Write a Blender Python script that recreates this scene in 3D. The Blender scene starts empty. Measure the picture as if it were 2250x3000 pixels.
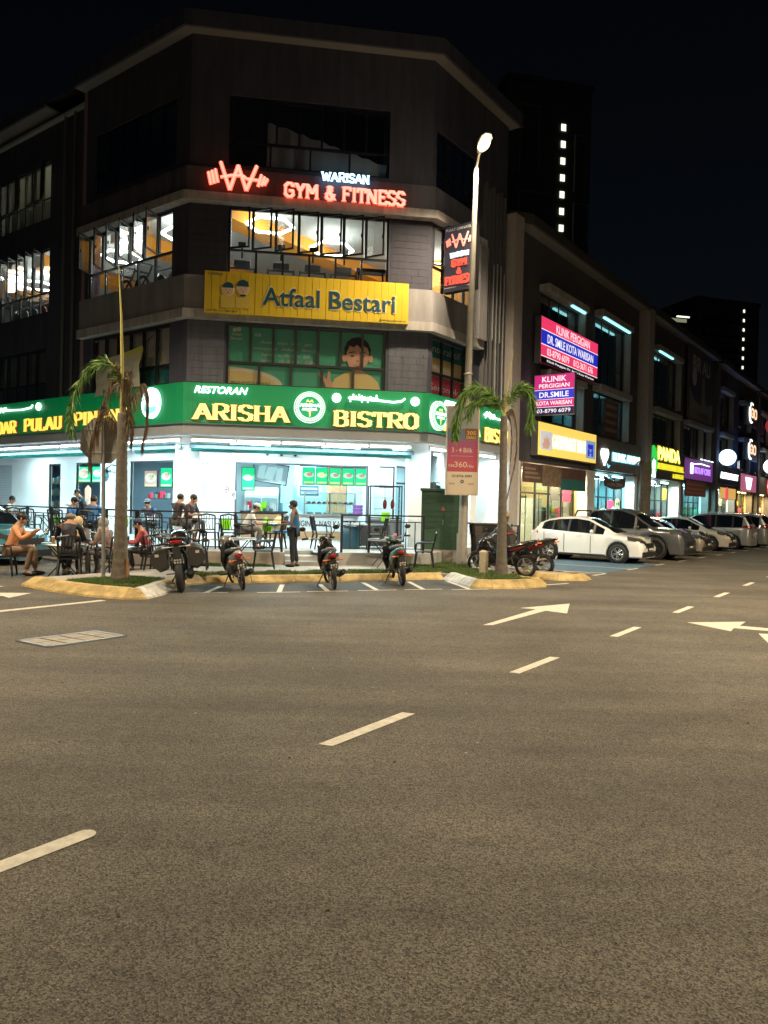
import bpy, math, random
from mathutils import Matrix, Vector
random.seed(7)
R = math.radians
sc = bpy.context.scene
COL = sc.collection
# ------------------------------------------------------------------ camera, sky, exposure
cam = bpy.data.cameras.new('camera'); camo = bpy.data.objects.new('camera', cam); COL.objects.link(camo)
cam.sensor_fit = 'VERTICAL'; cam.sensor_height = 36.0; cam.lens = 36.0*2173/3000
cam.clip_start = .05; cam.clip_end = 2000
camo.matrix_world = (Matrix.Translation((0, 0, 1.75)) @ Matrix.Rotation(R(90)-22/2173, 4, 'X') @ Matrix.Rotation(.023, 4, 'Z'))
sc.camera = camo
world = bpy.data.worlds.new('World'); sc.world = world; world.use_nodes = True
wn = world.node_tree.nodes; wl = world.node_tree.links
bgn = wn['Background']; skyt = wn.new('ShaderNodeTexSky'); skyt.sky_type = 'NISHITA'; skyt.sun_disc = False
skyt.sun_elevation = R(20); skyt.sun_rotation = R(200)
wl.new(skyt.outputs[0], bgn.inputs[0]); bgn.inputs[1].default_value = .0008
sun = bpy.data.lights.new('sun', 'SUN'); sun.energy = .004; sun.angle = R(8); sun.color = (.7, .8, 1)
suno = bpy.data.objects.new('sun', sun); suno.rotation_euler = (R(60), 0, R(-20)); COL.objects.link(suno)
sc.view_settings.view_transform = 'Standard'; sc.view_settings.look = 'None'
sc.view_settings.exposure = 0; sc.view_settings.gamma = 1; sc.view_settings.use_curve_mapping = False
sc.render.engine = 'CYCLES'
sc.cycles.use_denoising = True
sc.cycles.max_bounces = 6; sc.cycles.diffuse_bounces = 3; sc.cycles.glossy_bounces = 3
sc.cycles.transparent_max_bounces = 12; sc.cycles.transmission_bounces = 4
sc.cycles.sample_clamp_indirect = 4; sc.cycles.caustics_reflective = False; sc.cycles.caustics_refractive = False
# ------------------------------------------------------------------ materials
def mat(name, col, rough=.6, metal=0, emit=None, es=0, var=0, vs=6, bump=0, bs=40, coat=0, spec=.5):
    m = bpy.data.materials.new(name); m.use_nodes = True
    n = m.node_tree.nodes; l = m.node_tree.links; b = n['Principled BSDF']
    b.inputs['Base Color'].default_value = (*col, 1); b.inputs['Roughness'].default_value = rough
    b.inputs['Metallic'].default_value = metal; b.inputs['Specular IOR Level'].default_value = spec
    if coat: b.inputs['Coat Weight'].default_value = coat; b.inputs['Coat Roughness'].default_value = .08
    if emit: b.inputs['Emission Color'].default_value = (*emit, 1); b.inputs['Emission Strength'].default_value = es
    if var or bump:
        tc = n.new('ShaderNodeTexCoord')
    if var:
        no = n.new('ShaderNodeTexNoise'); no.inputs['Scale'].default_value = vs; no.inputs['Detail'].default_value = 6
        no.inputs['Roughness'].default_value = .65
        l.new(tc.outputs['Object'], no.inputs['Vector'])
        r = n.new('ShaderNodeValToRGB'); r.color_ramp.elements[0].position = .3; r.color_ramp.elements[1].position = .7
        r.color_ramp.elements[0].color = (*[c*(1-var) for c in col], 1)
        r.color_ramp.elements[1].color = (*[min(1, c*(1+var)) for c in col], 1)
        l.new(no.outputs[0], r.inputs[0]); l.new(r.outputs[0], b.inputs['Base Color'])
    if bump:
        nb = n.new('ShaderNodeTexNoise'); nb.inputs['Scale'].default_value = bs; nb.inputs['Detail'].default_value = 4
        l.new(tc.outputs['Object'], nb.inputs['Vector'])
        bm = n.new('ShaderNodeBump'); bm.inputs['Strength'].default_value = bump; bm.inputs['Distance'].default_value = .02
        l.new(nb.outputs[0], bm.inputs['Height']); l.new(bm.outputs[0], b.inputs['Normal'])
    return m
def glow(name, col, s, base=None):
    return mat(name, base or (.6, .6, .6), .5, emit=col, es=s)
def glassmat(name, tint=(1, 1, 1), refl=.12):
    m = bpy.data.materials.new(name); m.use_nodes = True
    n = m.node_tree.nodes; l = m.node_tree.links; n.remove(n['Principled BSDF'])
    t = n.new('ShaderNodeBsdfTransparent'); t.inputs[0].default_value = (*tint, 1)
    g = n.new('ShaderNodeBsdfGlossy'); g.inputs['Roughness'].default_value = .03
    lw = n.new('ShaderNodeLayerWeight'); lw.inputs[0].default_value = .25
    mr = n.new('ShaderNodeMath'); mr.operation = 'MULTIPLY_ADD'; mr.inputs[1].default_value = .7; mr.inputs[2].default_value = refl*.5
    mx = n.new('ShaderNodeMixShader'); l.new(lw.outputs[1], mr.inputs[0]); l.new(mr.outputs[0], mx.inputs[0])
    l.new(t.outputs[0], mx.inputs[1]); l.new(g.outputs[0], mx.inputs[2]); l.new(mx.outputs[0], n['Material Output'].inputs[0])
    return m
M = {}
def mk(k, *a, **kw): M[k] = mat(k, *a, **kw); return M[k]
mk('wall_navy', (.045, .045, .065), .8, var=.15, bump=.2)
mk('wall_dark', (.056, .06, .088), .8, var=.3, vs=2.5, bump=.15)
mk('wall_pier', (.11, .115, .145), .85, var=.25, vs=3, bump=.2)
mk('wall_parapet', (.09, .09, .118), .8, var=.3, vs=2, bump=.15)
mk('wall_beige', (.27, .262, .275), .8, var=.25, vs=2, bump=.15)
mk('ledge', (.42, .4, .39), .75, var=.3, vs=3)
mk('white', (.8, .8, .8), .5, var=.03, vs=2)
mk('offwhite', (.62, .62, .6), .6, var=.08, vs=3)
mk('shutter', (.5, .53, .55), .45)
mk('frame_black', (.012, .012, .014), .4)
mk('frame_grey', (.12, .12, .13), .4)
mk('concrete', (.3, .29, .27), .85, var=.22, vs=5, bump=.3)
mk('tile_grey', (.38, .38, .37), .45, var=.12, vs=4)
mk('plinth', (.3, .27, .24), .8, var=.2, vs=4, bump=.2)
mk('black', (.01, .01, .01), .45)
mk('plastic_black', (.012, .013, .015), .35)
mk('rubber', (.015, .015, .016), .75)
mk('tyre', (.02, .02, .021), .7, bump=.2, bs=60)
mk('chrome', (.75, .75, .75), .18, 1)
mk('steel', (.45, .46, .47), .38, .9)
mk('galv', (.34, .34, .33), .5, .5, var=.12, vs=6)
mk('pole_paint', (.33, .31, .27), .55, .2, var=.12, vs=5)
mk('orange_wall', (.75, .3, .03), .6, var=.06)
mk('ceil_grey', (.42, .43, .42), .8, var=.05)
mk('gym_grey', (.1, .11, .12), .6)
mk('green_sign', (.008, .27, .1), .5, emit=(.0, .30, .09), es=.2)  # faint emission put in so the board reads as lit
mk('yellow_sign', (.72, .5, .02), .55, var=.04, vs=1.2)
mk('navy', (.01, .07, .12), .5)
mk('skin', (.36, .2, .13), .55)
mk('skin_dark', (.2, .11, .07), .55)
mk('hair', (.012, .01, .01), .5)
mk('wood', (.32, .16, .07), .5, var=.2, vs=8)
mk('marble_black', (.03, .05, .07), .15, var=.5, vs=4)
mk('teal_awning', (.05, .4, .36), .5)
mk('awning_grey', (.12, .16, .2), .6)
mk('soffit', (.34, .36, .4), .6, var=.06)
mk('cabinet_green', (.03, .075, .045), .55, var=.12, vs=5)
mk('bin_brown', (.06, .05, .045), .55)
mk('kerb_yellow', (.42, .31, .13), .7, var=.5, vs=3.5, bump=.3)
mk('kerb_white', (.5, .5, .48), .7, var=.4, vs=7, bump=.3)
mk('footpath', (.36, .35, .33), .8, var=.16, vs=3, bump=.3)
mk('soil', (.09, .07, .04), .9, var=.4, vs=9, bump=.4)
mk('roof', (.06, .055, .055), .8)
mk('tower_wall', (.12, .12, .125), .85)
mk('trunk', (.13, .112, .088), .85, var=.3, vs=9, bump=.5, bs=30)
mk('frond', (.09, .13, .025), .55, var=.3, vs=7)
mk('frond_dead', (.13, .085, .045), .8, var=.35, vs=8)
mk('frond_live', (.1, .2, .03), .55, var=.3, vs=7)
mk('spear', (.38, .34, .1), .6)
mk('red', (.5, .02, .02), .35)
mk('red_lens', (.35, .01, .015), .15, coat=1)
mk('plate', (.015, .015, .015), .5)
mk('plate_text', (.8, .78, .7), .5)
mk('amber', (.8, .2, .02), .3)
mk('car_glass', (.006, .008, .011), .06, spec=.35)
mk('lamp_glass', (.5, .5, .5), .1, coat=1)
mk('dark_interior', (.015, .015, .018), .8)  # near black: the darkness of unlit rooms is put into the colour
mk('wood_light', (.55, .3, .15), .6, var=.15, vs=6)
for k_ in ('wall_dark', 'wall_parapet', 'wall_beige', 'ledge', 'wall_navy', 'wall_pier'):   # rain streaks run down the render
    nt = M[k_].node_tree; tc_ = [n for n in nt.nodes if n.type == 'TEX_COORD'][0]; no_ = [n for n in nt.nodes if n.type == 'TEX_NOISE'][0]
    mp_ = nt.nodes.new('ShaderNodeMapping'); mp_.inputs['Scale'].default_value = (1.6, 1.6, .22); nt.links.new(tc_.outputs['Object'], mp_.inputs[0]); nt.links.new(mp_.outputs[0], no_.inputs['Vector'])
G = {'clear': glassmat('clear_glass'), 'dark': glassmat('dark_glass', (.85, .88, .9), .25), 'show': glassmat('shop_glass', (.85, .95, .97), .1)}
M['tube'] = glow('tube_light', (.82, .97, 1), 14)
M['lantern'] = glow('ring_light', (.85, 1, .9), 10)
M['lamp_warm'] = glow('lamp_lens', (1, .78, .34), 5)
M['text_white'] = glow('lit_white', (.85, 1, .97), 2.6)
M['text_red'] = glow('lit_red', (1, .07, .02), 1.9)
M['text_redface'] = glow('lit_red_face', (1, .5, .38), 1.25)
M['red_print'] = glow('red_backlit', (1, .06, .03), .75, (.5, .05, .03))
M['text_blue'] = glow('lit_ice_blue', (.45, .8, 1), 3)
M['text_yellow'] = glow('lit_yellow', (1, .76, .07), 1.15)
M['text_orange'] = glow('lit_orange_rim', (.35, .1, .0), .25, (.2, .06, .01))
M['lp_pink'] = glow('lightbox_pink', (1, .05, .16), .85, (.5, .05, .1)); M['lp_blue'] = glow('lightbox_blue', (.02, .03, .6), .8, (.05, .05, .4)); M['lp_white'] = glow('lightbox_white', (1, .95, 1), .95)
# ------------------------------------------------------------------ frames
class Frame:
    def __init__(s, o, rz): s.m = Matrix.Translation(o) @ Matrix.Rotation(rz, 4, 'Z'); s.rz = rz
A = Vector((-5.694, 21, 0)); B = Vector((1.209, 22.019, 0))
Ld = Vector((-.80282, .59622, 0)); Rd = Vector((.59622, .80282, 0)); Cd = Vector((.98927, .14608, 0))
WORLD = Frame((0, 0, 0), 0)
FC = Frame(A, math.atan2(Cd.y, Cd.x)); FL = Frame(A, math.atan2(-Ld.y, -Ld.x)); FR = Frame(B, math.atan2(Rd.y, Rd.x))
# local axes of a facade frame: x along the wall (to the viewer's right), y inward, z up
OFF = {}
def thing(name, label, cat, frame=WORLD, at=(0, 0, 0), group=None, rz=0, kind=None):
    o = bpy.data.objects.new(name, None); COL.objects.link(o)
    o.matrix_world = frame.m @ Matrix.Translation(at) @ Matrix.Rotation(rz, 4, 'Z')
    o.empty_display_size = .2
    OFF[o.name] = Vector(at) if rz == 0 else Vector((0, 0, 0))
    if kind: o['kind'] = kind
    else:
        o['label'] = label; o['category'] = cat
    if group: o['group'] = group
    return o
def tag(o, label, cat, group=None):
    o['label'] = label; o['category'] = cat
    if group: o['group'] = group
    return o
def root_of(o):
    while o.parent: o = o.parent
    return o
class MB:
    def __init__(s): s.v = []; s.f = []; s.mi = []; s.m = 0; s.T = None
    def add(s, vs, fs):
        b = len(s.v)
        if s.T is not None: vs = [s.T @ Vector(p) for p in vs]
        s.v += [tuple(p) for p in vs]; s.f += [tuple(b+i for i in q) for q in fs]; s.mi += [s.m]*len(fs)
        return s
    def box(s, x0, x1, y0, y1, z0, z1):
        return s.add([(x0, y0, z0), (x1, y0, z0), (x1, y1, z0), (x0, y1, z0), (x0, y0, z1), (x1, y0, z1), (x1, y1, z1), (x0, y1, z1)],
              [(0, 3, 2, 1), (4, 5, 6, 7), (0, 1, 5, 4), (1, 2, 6, 5), (2, 3, 7, 6), (3, 0, 4, 7)])
    def cbox(s, c, sz, rot=None):
        hx, hy, hz = [k/2 for k in sz]; T = Matrix.Translation(c)
        if rot: T = T @ (rot if isinstance(rot, Matrix) else Matrix.Rotation(rot[0], 4, 'Z') @ Matrix.Rotation(rot[1], 4, 'Y') @ Matrix.Rotation(rot[2], 4, 'X'))
        old = s.T; s.T = T if old is None else old @ T
        s.box(-hx, hx, -hy, hy, -hz, hz); s.T = old; return s
    def xz(s, pts, y0, y1):     # polygon in the facade plane, from depth y0 (front) to y1
        n = len(pts); a = sum(pts[i][0]*pts[(i+1) % n][1]-pts[(i+1) % n][0]*pts[i][1] for i in range(n))
        if a < 0: pts = pts[::-1]
        vs = [(p[0], y0, p[1]) for p in pts]+[(p[0], y1, p[1]) for p in pts]
        return s.add(vs, [tuple(range(n)), tuple(range(2*n-1, n-1, -1))]+[((i+1) % n, i, n+i, n+(i+1) % n) for i in range(n)])
    def xy(s, pts, z0, z1, ch=0):
        n = len(pts); a = sum(pts[i][0]*pts[(i+1) % n][1]-pts[(i+1) % n][0]*pts[i][1] for i in range(n))
        if a < 0: pts = pts[::-1]
        vs = [(p[0], p[1], z0) for p in pts]+[(p[0], p[1], z1) for p in pts]
        return s.add(vs, [tuple(range(n-1, -1, -1)), tuple(range(n, 2*n))]+[(i, (i+1) % n, n+(i+1) % n, n+i) for i in range(n)])
    def tube(s, pts, r, n=8, cap=True):
        pts = [Vector(p) for p in pts]; k = len(pts); rs = r if isinstance(r, (list, tuple)) else [r]*k
        vs = []; up = None
        for i, p in enumerate(pts):
            d = (pts[min(i+1, k-1)]-pts[max(i-1, 0)]).normalized()
            if up is None: up = Vector((0, 0, 1)) if abs(d.z) < .9 else Vector((1, 0, 0))
            x = d.cross(up).normalized(); y = x.cross(d).normalized(); up = y
            for j in range(n):
                a = 2*math.pi*j/n; vs.append(p+x*math.cos(a)*rs[i]+y*math.sin(a)*rs[i])
        fs = [(i*n+j, i*n+(j+1) % n, (i+1)*n+(j+1) % n, (i+1)*n+j) for i in range(k-1) for j in range(n)]
        if cap: fs += [tuple(range(n-1, -1, -1)), tuple(range((k-1)*n, k*n))]
        return s.add(vs, fs)
    def ring(s, c, Rr, r, axis='y', n=24, m=8, a0=0, a1=2*math.pi, sy=1):
        full = abs(a1-a0-2*math.pi) < 1e-6; pts = []
        for i in range(n+(0 if full else 1)):
            a = a0+(a1-a0)*i/n; u, w = math.cos(a)*Rr, math.sin(a)*Rr
            for j in range(m):
                b = 2*math.pi*j/m; q = 1+math.cos(b)*r/Rr; h = math.sin(b)*r*sy
                pts.append((c[0]+u*q, c[1]+h, c[2]+w*q) if axis == 'y' else (c[0]+u*q, c[1]+w*q, c[2]+h) if axis == 'z' else (c[0]+h, c[1]+u*q, c[2]+w*q))
        k = len(pts)//m
        return s.add(pts, [(i*m+j, ((i+1) % k)*m+j, ((i+1) % k)*m+(j+1) % m, i*m+(j+1) % m) for i in range(k if full else k-1) for j in range(m)])
    def disc(s, c, r, y0, y1, n=24, sz=1):   # round plate facing the viewer, depth y0..y1
        return s.xz([(c[0]+r*math.cos(2*math.pi*i/n), c[1]+r*sz*math.sin(2*math.pi*i/n)) for i in range(n)], y0, y1)
    def cyl(s, c, r, h, n=16, r2=None):
        r2 = r if r2 is None else r2
        return s.tube([c, (c[0], c[1], c[2]+h)], [r, r2], n)
    def ball(s, c, r, n=12, m=8):
        if not isinstance(r, (tuple, list)): r = (r, r, r)
        vs = [(c[0]+r[0]*math.sin(math.pi*i/m)*math.cos(2*math.pi*j/n), c[1]+r[1]*math.sin(math.pi*i/m)*math.sin(2*math.pi*j/n), c[2]+r[2]*math.cos(math.pi*i/m)) for i in range(m+1) for j in range(n)]
        return s.add(vs, [(i*n+j, (i+1)*n+j, (i+1)*n+(j+1) % n, i*n+(j+1) % n) for i in range(m) for j in range(n)])
    def build(s, name, mats, parent=None, smooth=False, label=None, bevel=0, kind=None, frame=None):
        if not isinstance(mats, (list, tuple)): mats = [mats]
        me = bpy.data.meshes.new(name)
        off = OFF.get(root_of(parent).name, Vector()) if parent else Vector()
        me.from_pydata([(p[0]-off.x, p[1]-off.y, p[2]-off.z) for p in s.v], [], s.f)
        for m in mats: me.materials.append(M[m] if isinstance(m, str) else m)
        me.polygons.foreach_set('material_index', s.mi)
        if smooth: me.polygons.foreach_set('use_smooth', [True]*len(s.f))
        me.update()
        o = bpy.data.objects.new(name, me); COL.objects.link(o)
        if parent: o.parent = parent
        elif frame: o.matrix_world = frame.m
        if smooth == 'auto':
            try: me.set_sharp_from_angle(angle=R(35))
            except Exception: pass
        if bevel:
            b = o.modifiers.new('b', 'BEVEL'); b.width = bevel; b.segments = 2; b.limit_method = 'ANGLE'
        if label: o['label'] = label
        if kind: o['kind'] = kind
        return o
def struct(name, mb, mats, parent=None, frame=None, smooth=False):
    return mb.build(name, mats, parent, smooth, kind='structure', frame=frame)
def clone(root, loc=None, rz=None, label=None, group=None, frame=None):
    r = root.copy(); COL.objects.link(r)
    if frame is not None: r.matrix_world = frame.m @ Matrix.Translation(loc) @ Matrix.Rotation(rz or 0, 4, 'Z')
    elif loc is not None: r.location = loc; r.rotation_euler = (0, 0, rz or 0)
    OFF[r.name] = OFF.get(root.name, Vector()).copy()
    if label: r['label'] = label
    if group: r['group'] = group
    def rec(a, b):
        for ch in list(a.children):
            c = ch.copy(); COL.objects.link(c); c.parent = b; rec(ch, c)
    rec(root, r)
    return r
# ------------------------------------------------------------------ lettering
def text(s, u0, u1, z0, z1, y, parent, m, ext=.01, bold=0, shear=0, name='lettering', spacing=1):
    c = bpy.data.curves.new('t', 'FONT'); c.body = s; c.extrude = ext; c.offset = bold*.45; c.shear = shear; c.space_character = spacing
    c.resolution_u = 4; c.align_x = 'CENTER'
    o = bpy.data.objects.new('t', c); COL.objects.link(o)
    dg = bpy.context.evaluated_depsgraph_get(); me = bpy.data.meshes.new_from_object(o.evaluated_get(dg))
    bpy.data.objects.remove(o); bpy.data.curves.remove(c)
    vs = [v.co.copy() for v in me.vertices]
    if not vs: return None
    x0 = min(v.x for v in vs); x1 = max(v.x for v in vs); a0 = min(v.y for v in vs); a1 = max(v.y for v in vs)
    off = OFF.get(root_of(parent).name, Vector())
    sx = (u1-u0)/(x1-x0); sz = (z1-z0)/(a1-a0)
    for v in me.vertices:
        x, yy, z = v.co
        v.co = (u0+(x-x0)*sx-off.x, y-z-off.y, z0+(yy-a0)*sz-off.z)
    me.materials.clear(); me.materials.append(M[m] if isinstance(m, str) else m); me.name = name
    for p in me.polygons: p.material_index = 0
    o = bpy.data.objects.new(name, me); COL.objects.link(o); o.parent = parent
    return o
# heavy letters drawn stroke by stroke; S,E = serif at that end
GL = {
 'A': (1, [[(0, 0), (.5, 1), 's'], [(.5, 1), (1, 0), 'e'], [(.22, .36), (.78, .36)]]),
 'R': (.95, [[(.12, 0), (.12, 1), 'se'], [(.12, 1), (.7, 1), (.88, .86), (.88, .62), (.7, .48), (.12, .48)], [(.5, .48), (.9, 0), 'e']]),
 'I': (.4, [[(.2, 0), (.2, 1), 'se']]),
 'S': (.8, [[(.74, .8), (.62, .98), (.2, .98), (.06, .82), (.06, .64), (.2, .53), (.6, .47), (.74, .36), (.74, .18), (.6, .02), (.18, .02), (.04, .2)]]),
 'H': (1, [[(.14, 0), (.14, 1), 'se'], [(.86, 0), (.86, 1), 'se'], [(.14, .5), (.86, .5)]]),
 'B': (.9, [[(.12, 0), (.12, 1), 'se'], [(.12, 1), (.62, 1), (.78, .88), (.78, .64), (.62, .53), (.12, .53)], [(.6, .53), (.84, .42), (.84, .14), (.68, 0), (.12, 0)]]),
 'T': (.85, [[(.43, 0), (.43, 1), 's'], [(0, .97), (.86, .97)], [(.02, .97), (.02, .72)], [(.84, .97), (.84, .72)]]),
 'O': (.95, [[(.28, 1), (.67, 1), (.87, .78), (.87, .22), (.67, 0), (.28, 0), (.08, .22), (.08, .78), (.28, 1)]]),
 'P': (.9, [[(.12, 0), (.12, 1), 'se'], [(.12, 1), (.68, 1), (.84, .86), (.84, .6), (.68, .46), (.12, .46)]]),
 'U': (1, [[(.14, 1), (.14, .2), 's'], [(.14, .2), (.3, .02), (.7, .02), (.86, .2)], [(.86, .2), (.86, 1), 'e']]),
 'L': (.8, [[(.14, 0), (.14, 1), 'se'], [(.14, .02), (.8, .02), (.8, .26)]]),
 'N': (1.05, [[(.12, 0), (.12, 1), 'se'], [(.12, 1), (.9, 0)], [(.9, 0), (.9, 1), 'e']]),
 'G': (.95, [[(.86, .74), (.7, .98), (.28, .98), (.08, .78), (.08, .22), (.28, .02), (.7, .02), (.86, .2), (.86, .46), (.5, .46)]]),
 'D': (.95, [[(.12, 0), (.12, 1), 'se'], [(.12, 1), (.65, 1), (.85, .78), (.85, .22), (.65, 0), (.12, 0)]]),
 'Y': (.95, [[(.06, 1), (.48, .5), 's'], [(.9, 1), (.48, .5), 's'], [(.48, .5), (.48, 0), 'e']]),
 'M': (1.2, [[(.12, 0), (.12, 1), 's'], [(.12, 1), (.6, .35)], [(.6, .35), (1.08, 1)], [(1.08, 1), (1.08, 0), 'e']]),
 'F': (.85, [[(.14, 0), (.14, 1), 'se'], [(.14, .97), (.82, .97), (.82, .76)], [(.14, .52), (.62, .52)]]),
 'E': (.85, [[(.14, 0), (.14, 1), 'se'], [(.14, .97), (.82, .97), (.82, .78)], [(.14, .52), (.62, .52)], [(.14, .03), (.82, .03), (.82, .24)]]),
 'W': (1.35, [[(.04, 1), (.36, 0), 's'], [(.36, 0), (.66, .9)], [(.66, .9), (.96, 0)], [(.96, 0), (1.3, 1), 'e']]),
 '&': (.95, [[(.9, 0), (.28, .7), (.28, .9), (.42, 1), (.58, .88), (.56, .7), (.12, .4), (.08, .18), (.28, 0), (.6, .02), (.86, .42)]]),
}
def strokes(mb, s, u0, u1, z0, z1, y, tv, th, serif=0, grow=0, dy=.03, gap=.16, slant=0):
    h = z1-z0; wid = [GL[c][0] if c in GL else .5 for c in s]; tot = sum(wid)+gap*(len(s)-1); k = (u1-u0)/tot; x = u0; lay = 0
    for c, w in zip(s, wid):
        if c in GL:
            for st in GL[c][1]:
                fl = st[-1] if isinstance(st[-1], str) else ''; P = [p for p in st if not isinstance(p, str)]
                pp = [(x+p[0]*k+slant*(p[1]-.5)*h, z0+p[1]*h) for p in P]
                for a, b in zip(pp, pp[1:]):
                    d = math.hypot(b[0]-a[0], b[1]-a[1]); ux, uz = (b[0]-a[0])/d, (b[1]-a[1])/d
                    t = (tv*abs(uz)+th*abs(ux))/2+grow; e = grow+min(tv, th)*.3; lay = (lay+1) % 40; q = y-lay*.0006
                    nx, nz = -uz*t, ux*t
                    if abs(uz) < .98 and abs(ux) < .98 and serif: nx, nz = t*1.0/max(.6, abs(uz)), 0
                    if nz == 0: e = 0
                    mb.xz([(a[0]-ux*e+nx, a[1]-uz*e+nz), (b[0]+ux*e+nx, b[1]+uz*e+nz), (b[0]+ux*e-nx, b[1]+uz*e-nz), (a[0]-ux*e-nx, a[1]-uz*e-nz)], q-dy, q)
                if serif:
                    for ch, p in (('s', pp[0]), ('e', pp[-1])):
                        if ch in fl:
                            lay = (lay+1) % 40; q = y-lay*.0006; up = p[1] > z0+.5*h
                            zb = p[1]-serif*.5 if up else p[1]; hw = tv*.5+serif*.55+grow
                            zz = (z1-serif*.45, z1+grow) if up else (z0-grow, z0+serif*.45)
                            mb.xz([(p[0]-hw, zz[0]), (p[0]+hw, zz[0]), (p[0]+hw, zz[1]), (p[0]-hw, zz[1])], q-dy, q)
        x += (w+gap)*k if c in GL else (w+gap)*k
    return mb
def poly_print(root, name, m, pts, y, th=.004):
    return MB().xz(pts, y-th, y).build(name, m, root)
def circ(cx, cz, r, n=20, sz=1, a0=0, a1=360):
    return [(cx+r*math.cos(R(a0+(a1-a0)*i/n)), cz+r*sz*math.sin(R(a0+(a1-a0)*i/n))) for i in range(n+(0 if a1-a0 == 360 else 1))]
def area(parent, pos, sx, sy, power, col=(1, 1, 1), rot=(0, 0, 0), spread=None, name='light'):
    l = bpy.data.lights.new(name, 'AREA'); l.shape = 'RECTANGLE'; l.size = sx; l.size_y = sy; l.energy = power; l.color = col
    if spread: l.spread = spread
    o = bpy.data.objects.new(name, l); COL.objects.link(o); o.parent = parent
    off = OFF.get(root_of(parent).name, Vector()); o.location = Vector(pos)-off; o.rotation_euler = rot
    return o
# ------------------------------------------------------------------ ground
def asphalt():
    m = bpy.data.materials.new('asphalt'); m.use_nodes = True
    n = m.node_tree.nodes; l = m.node_tree.links; b = n['Principled BSDF']
    tc = n.new('ShaderNodeTexCoord')
    def noise(s, d=4, r=.6):
        x = n.new('ShaderNodeTexNoise'); x.inputs['Scale'].default_value = s; x.inputs['Detail'].default_value = d; x.inputs['Roughness'].default_value = r
        l.new(tc.outputs['Object'], x.inputs['Vector']); return x
    def ramp(src, p0, c0, p1, c1):
        r = n.new('ShaderNodeValToRGB'); e = r.color_ramp.elements; e[0].position = p0; e[1].position = p1
        e[0].color = (c0, c0, c0, 1); e[1].color = (c1, c1, c1, 1); l.new(src, r.inputs[0]); return r
    def mul(a, bb, f=1):
        x = n.new('ShaderNodeMix'); x.data_type = 'RGBA'; x.blend_type = 'MULTIPLY'; x.inputs[0].default_value = f
        l.new(a, x.inputs[6]); l.new(bb, x.inputs[7]); return x.outputs[2]
    vor = n.new('ShaderNodeTexVoronoi'); vor.inputs['Scale'].default_value = 125; l.new(tc.outputs['Object'], vor.inputs['Vector'])
    sep = n.new('ShaderNodeSeparateColor'); l.new(vor.outputs['Color'], sep.inputs[0])
    agg = ramp(sep.outputs[0], .0, .3, 1, 1.95)
    fine = noise(260, 2); fr = ramp(fine.outputs[0], .35, .6, .68, 1.45)
    mid = noise(7, 5); mr = ramp(mid.outputs[0], .3, .88, .7, 1.1)
    big = noise(.35, 5, .6); br = ramp(big.outputs[0], .36, .72, .64, 1.15)
    mp = n.new('ShaderNodeMapping'); mp.inputs['Rotation'].default_value = (0, 0, R(-53)); mp.inputs['Scale'].default_value = (.18, 1.6, 1)
    l.new(tc.outputs['Object'], mp.inputs[0]); st = noise(.9, 3); l.new(mp.outputs[0], st.inputs['Vector']); sr = ramp(st.outputs[0], .38, .8, .62, 1.1)
    spots = noise(2.3, 3); spr = ramp(spots.outputs[0], .70, 1, .76, .62)
    mp2 = n.new('ShaderNodeMapping'); mp2.inputs['Rotation'].default_value = (0, 0, R(-58)); mp2.inputs['Scale'].default_value = (1.2, 7, 1)
    l.new(tc.outputs['Object'], mp2.inputs[0]); sc2 = noise(2.6, 4, .7); l.new(mp2.outputs[0], sc2.inputs['Vector']); scr = ramp(sc2.outputs[0], .69, 1, .73, .55)
    base = n.new('ShaderNodeRGB'); base.outputs[0].default_value = (.106, .095, .078, 1)
    c = mul(mul(mul(mul(mul(mul(mul(base.outputs[0], agg.outputs[0]), fr.outputs[0]), mr.outputs[0]), br.outputs[0]), sr.outputs[0]), spr.outputs[0]), scr.outputs[0])
    l.new(c, b.inputs['Base Color']); b.inputs['Roughness'].default_value = .72; b.inputs['Specular IOR Level'].default_value = .35
    bp = n.new('ShaderNodeBump'); bp.inputs['Strength'].default_value = .75; bp.inputs['Distance'].default_value = .006
    l.new(vor.outputs['Distance'], bp.inputs['Height'])
    bp2 = n.new('ShaderNodeBump'); bp2.inputs['Strength'].default_value = .5; bp2.inputs['Distance'].default_value = .006
    l.new(fine.outputs[0], bp2.inputs['Height']); l.new(bp.outputs[0], bp2.inputs['Normal']); l.new(bp2.outputs[0], b.inputs['Normal'])
    return m
M['asphalt'] = asphalt()
mk('paint', (.58, .55, .47), .6, var=.22, vs=16, bump=.25, bs=120)
mk('paint_blue', (.07, .13, .19), .6, var=.25, vs=6, bump=.2, bs=100)
mk('bay_asphalt', (.055, .05, .045), .8, var=.3, vs=9, bump=.3, bs=120)
gm = MB(); gm.add([(-600, -300, 0), (600, -300, 0), (600, 900, 0), (-600, 900, 0)], [(0, 1, 2, 3)])
road = struct('road', gm, 'asphalt')
def mark(name, pts, m='paint', z=.004):
    mb = MB(); n = len(pts); a = sum(pts[i][0]*pts[(i+1) % n][1]-pts[(i+1) % n][0]*pts[i][1] for i in range(n))
    if a < 0: pts = pts[::-1]
    mb.add([(p[0], p[1], z) for p in pts], [tuple(range(n))]); return mb.build(name, m, road)
def quadline(name, a, b, w, m='paint', z=.004):
    a = Vector(a); b = Vector(b); d = (b-a).normalized(); k = Vector((-d.y, d.x))*w/2
    return mark(name, [a+k, b+k, b-k, a-k], m, z)
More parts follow.
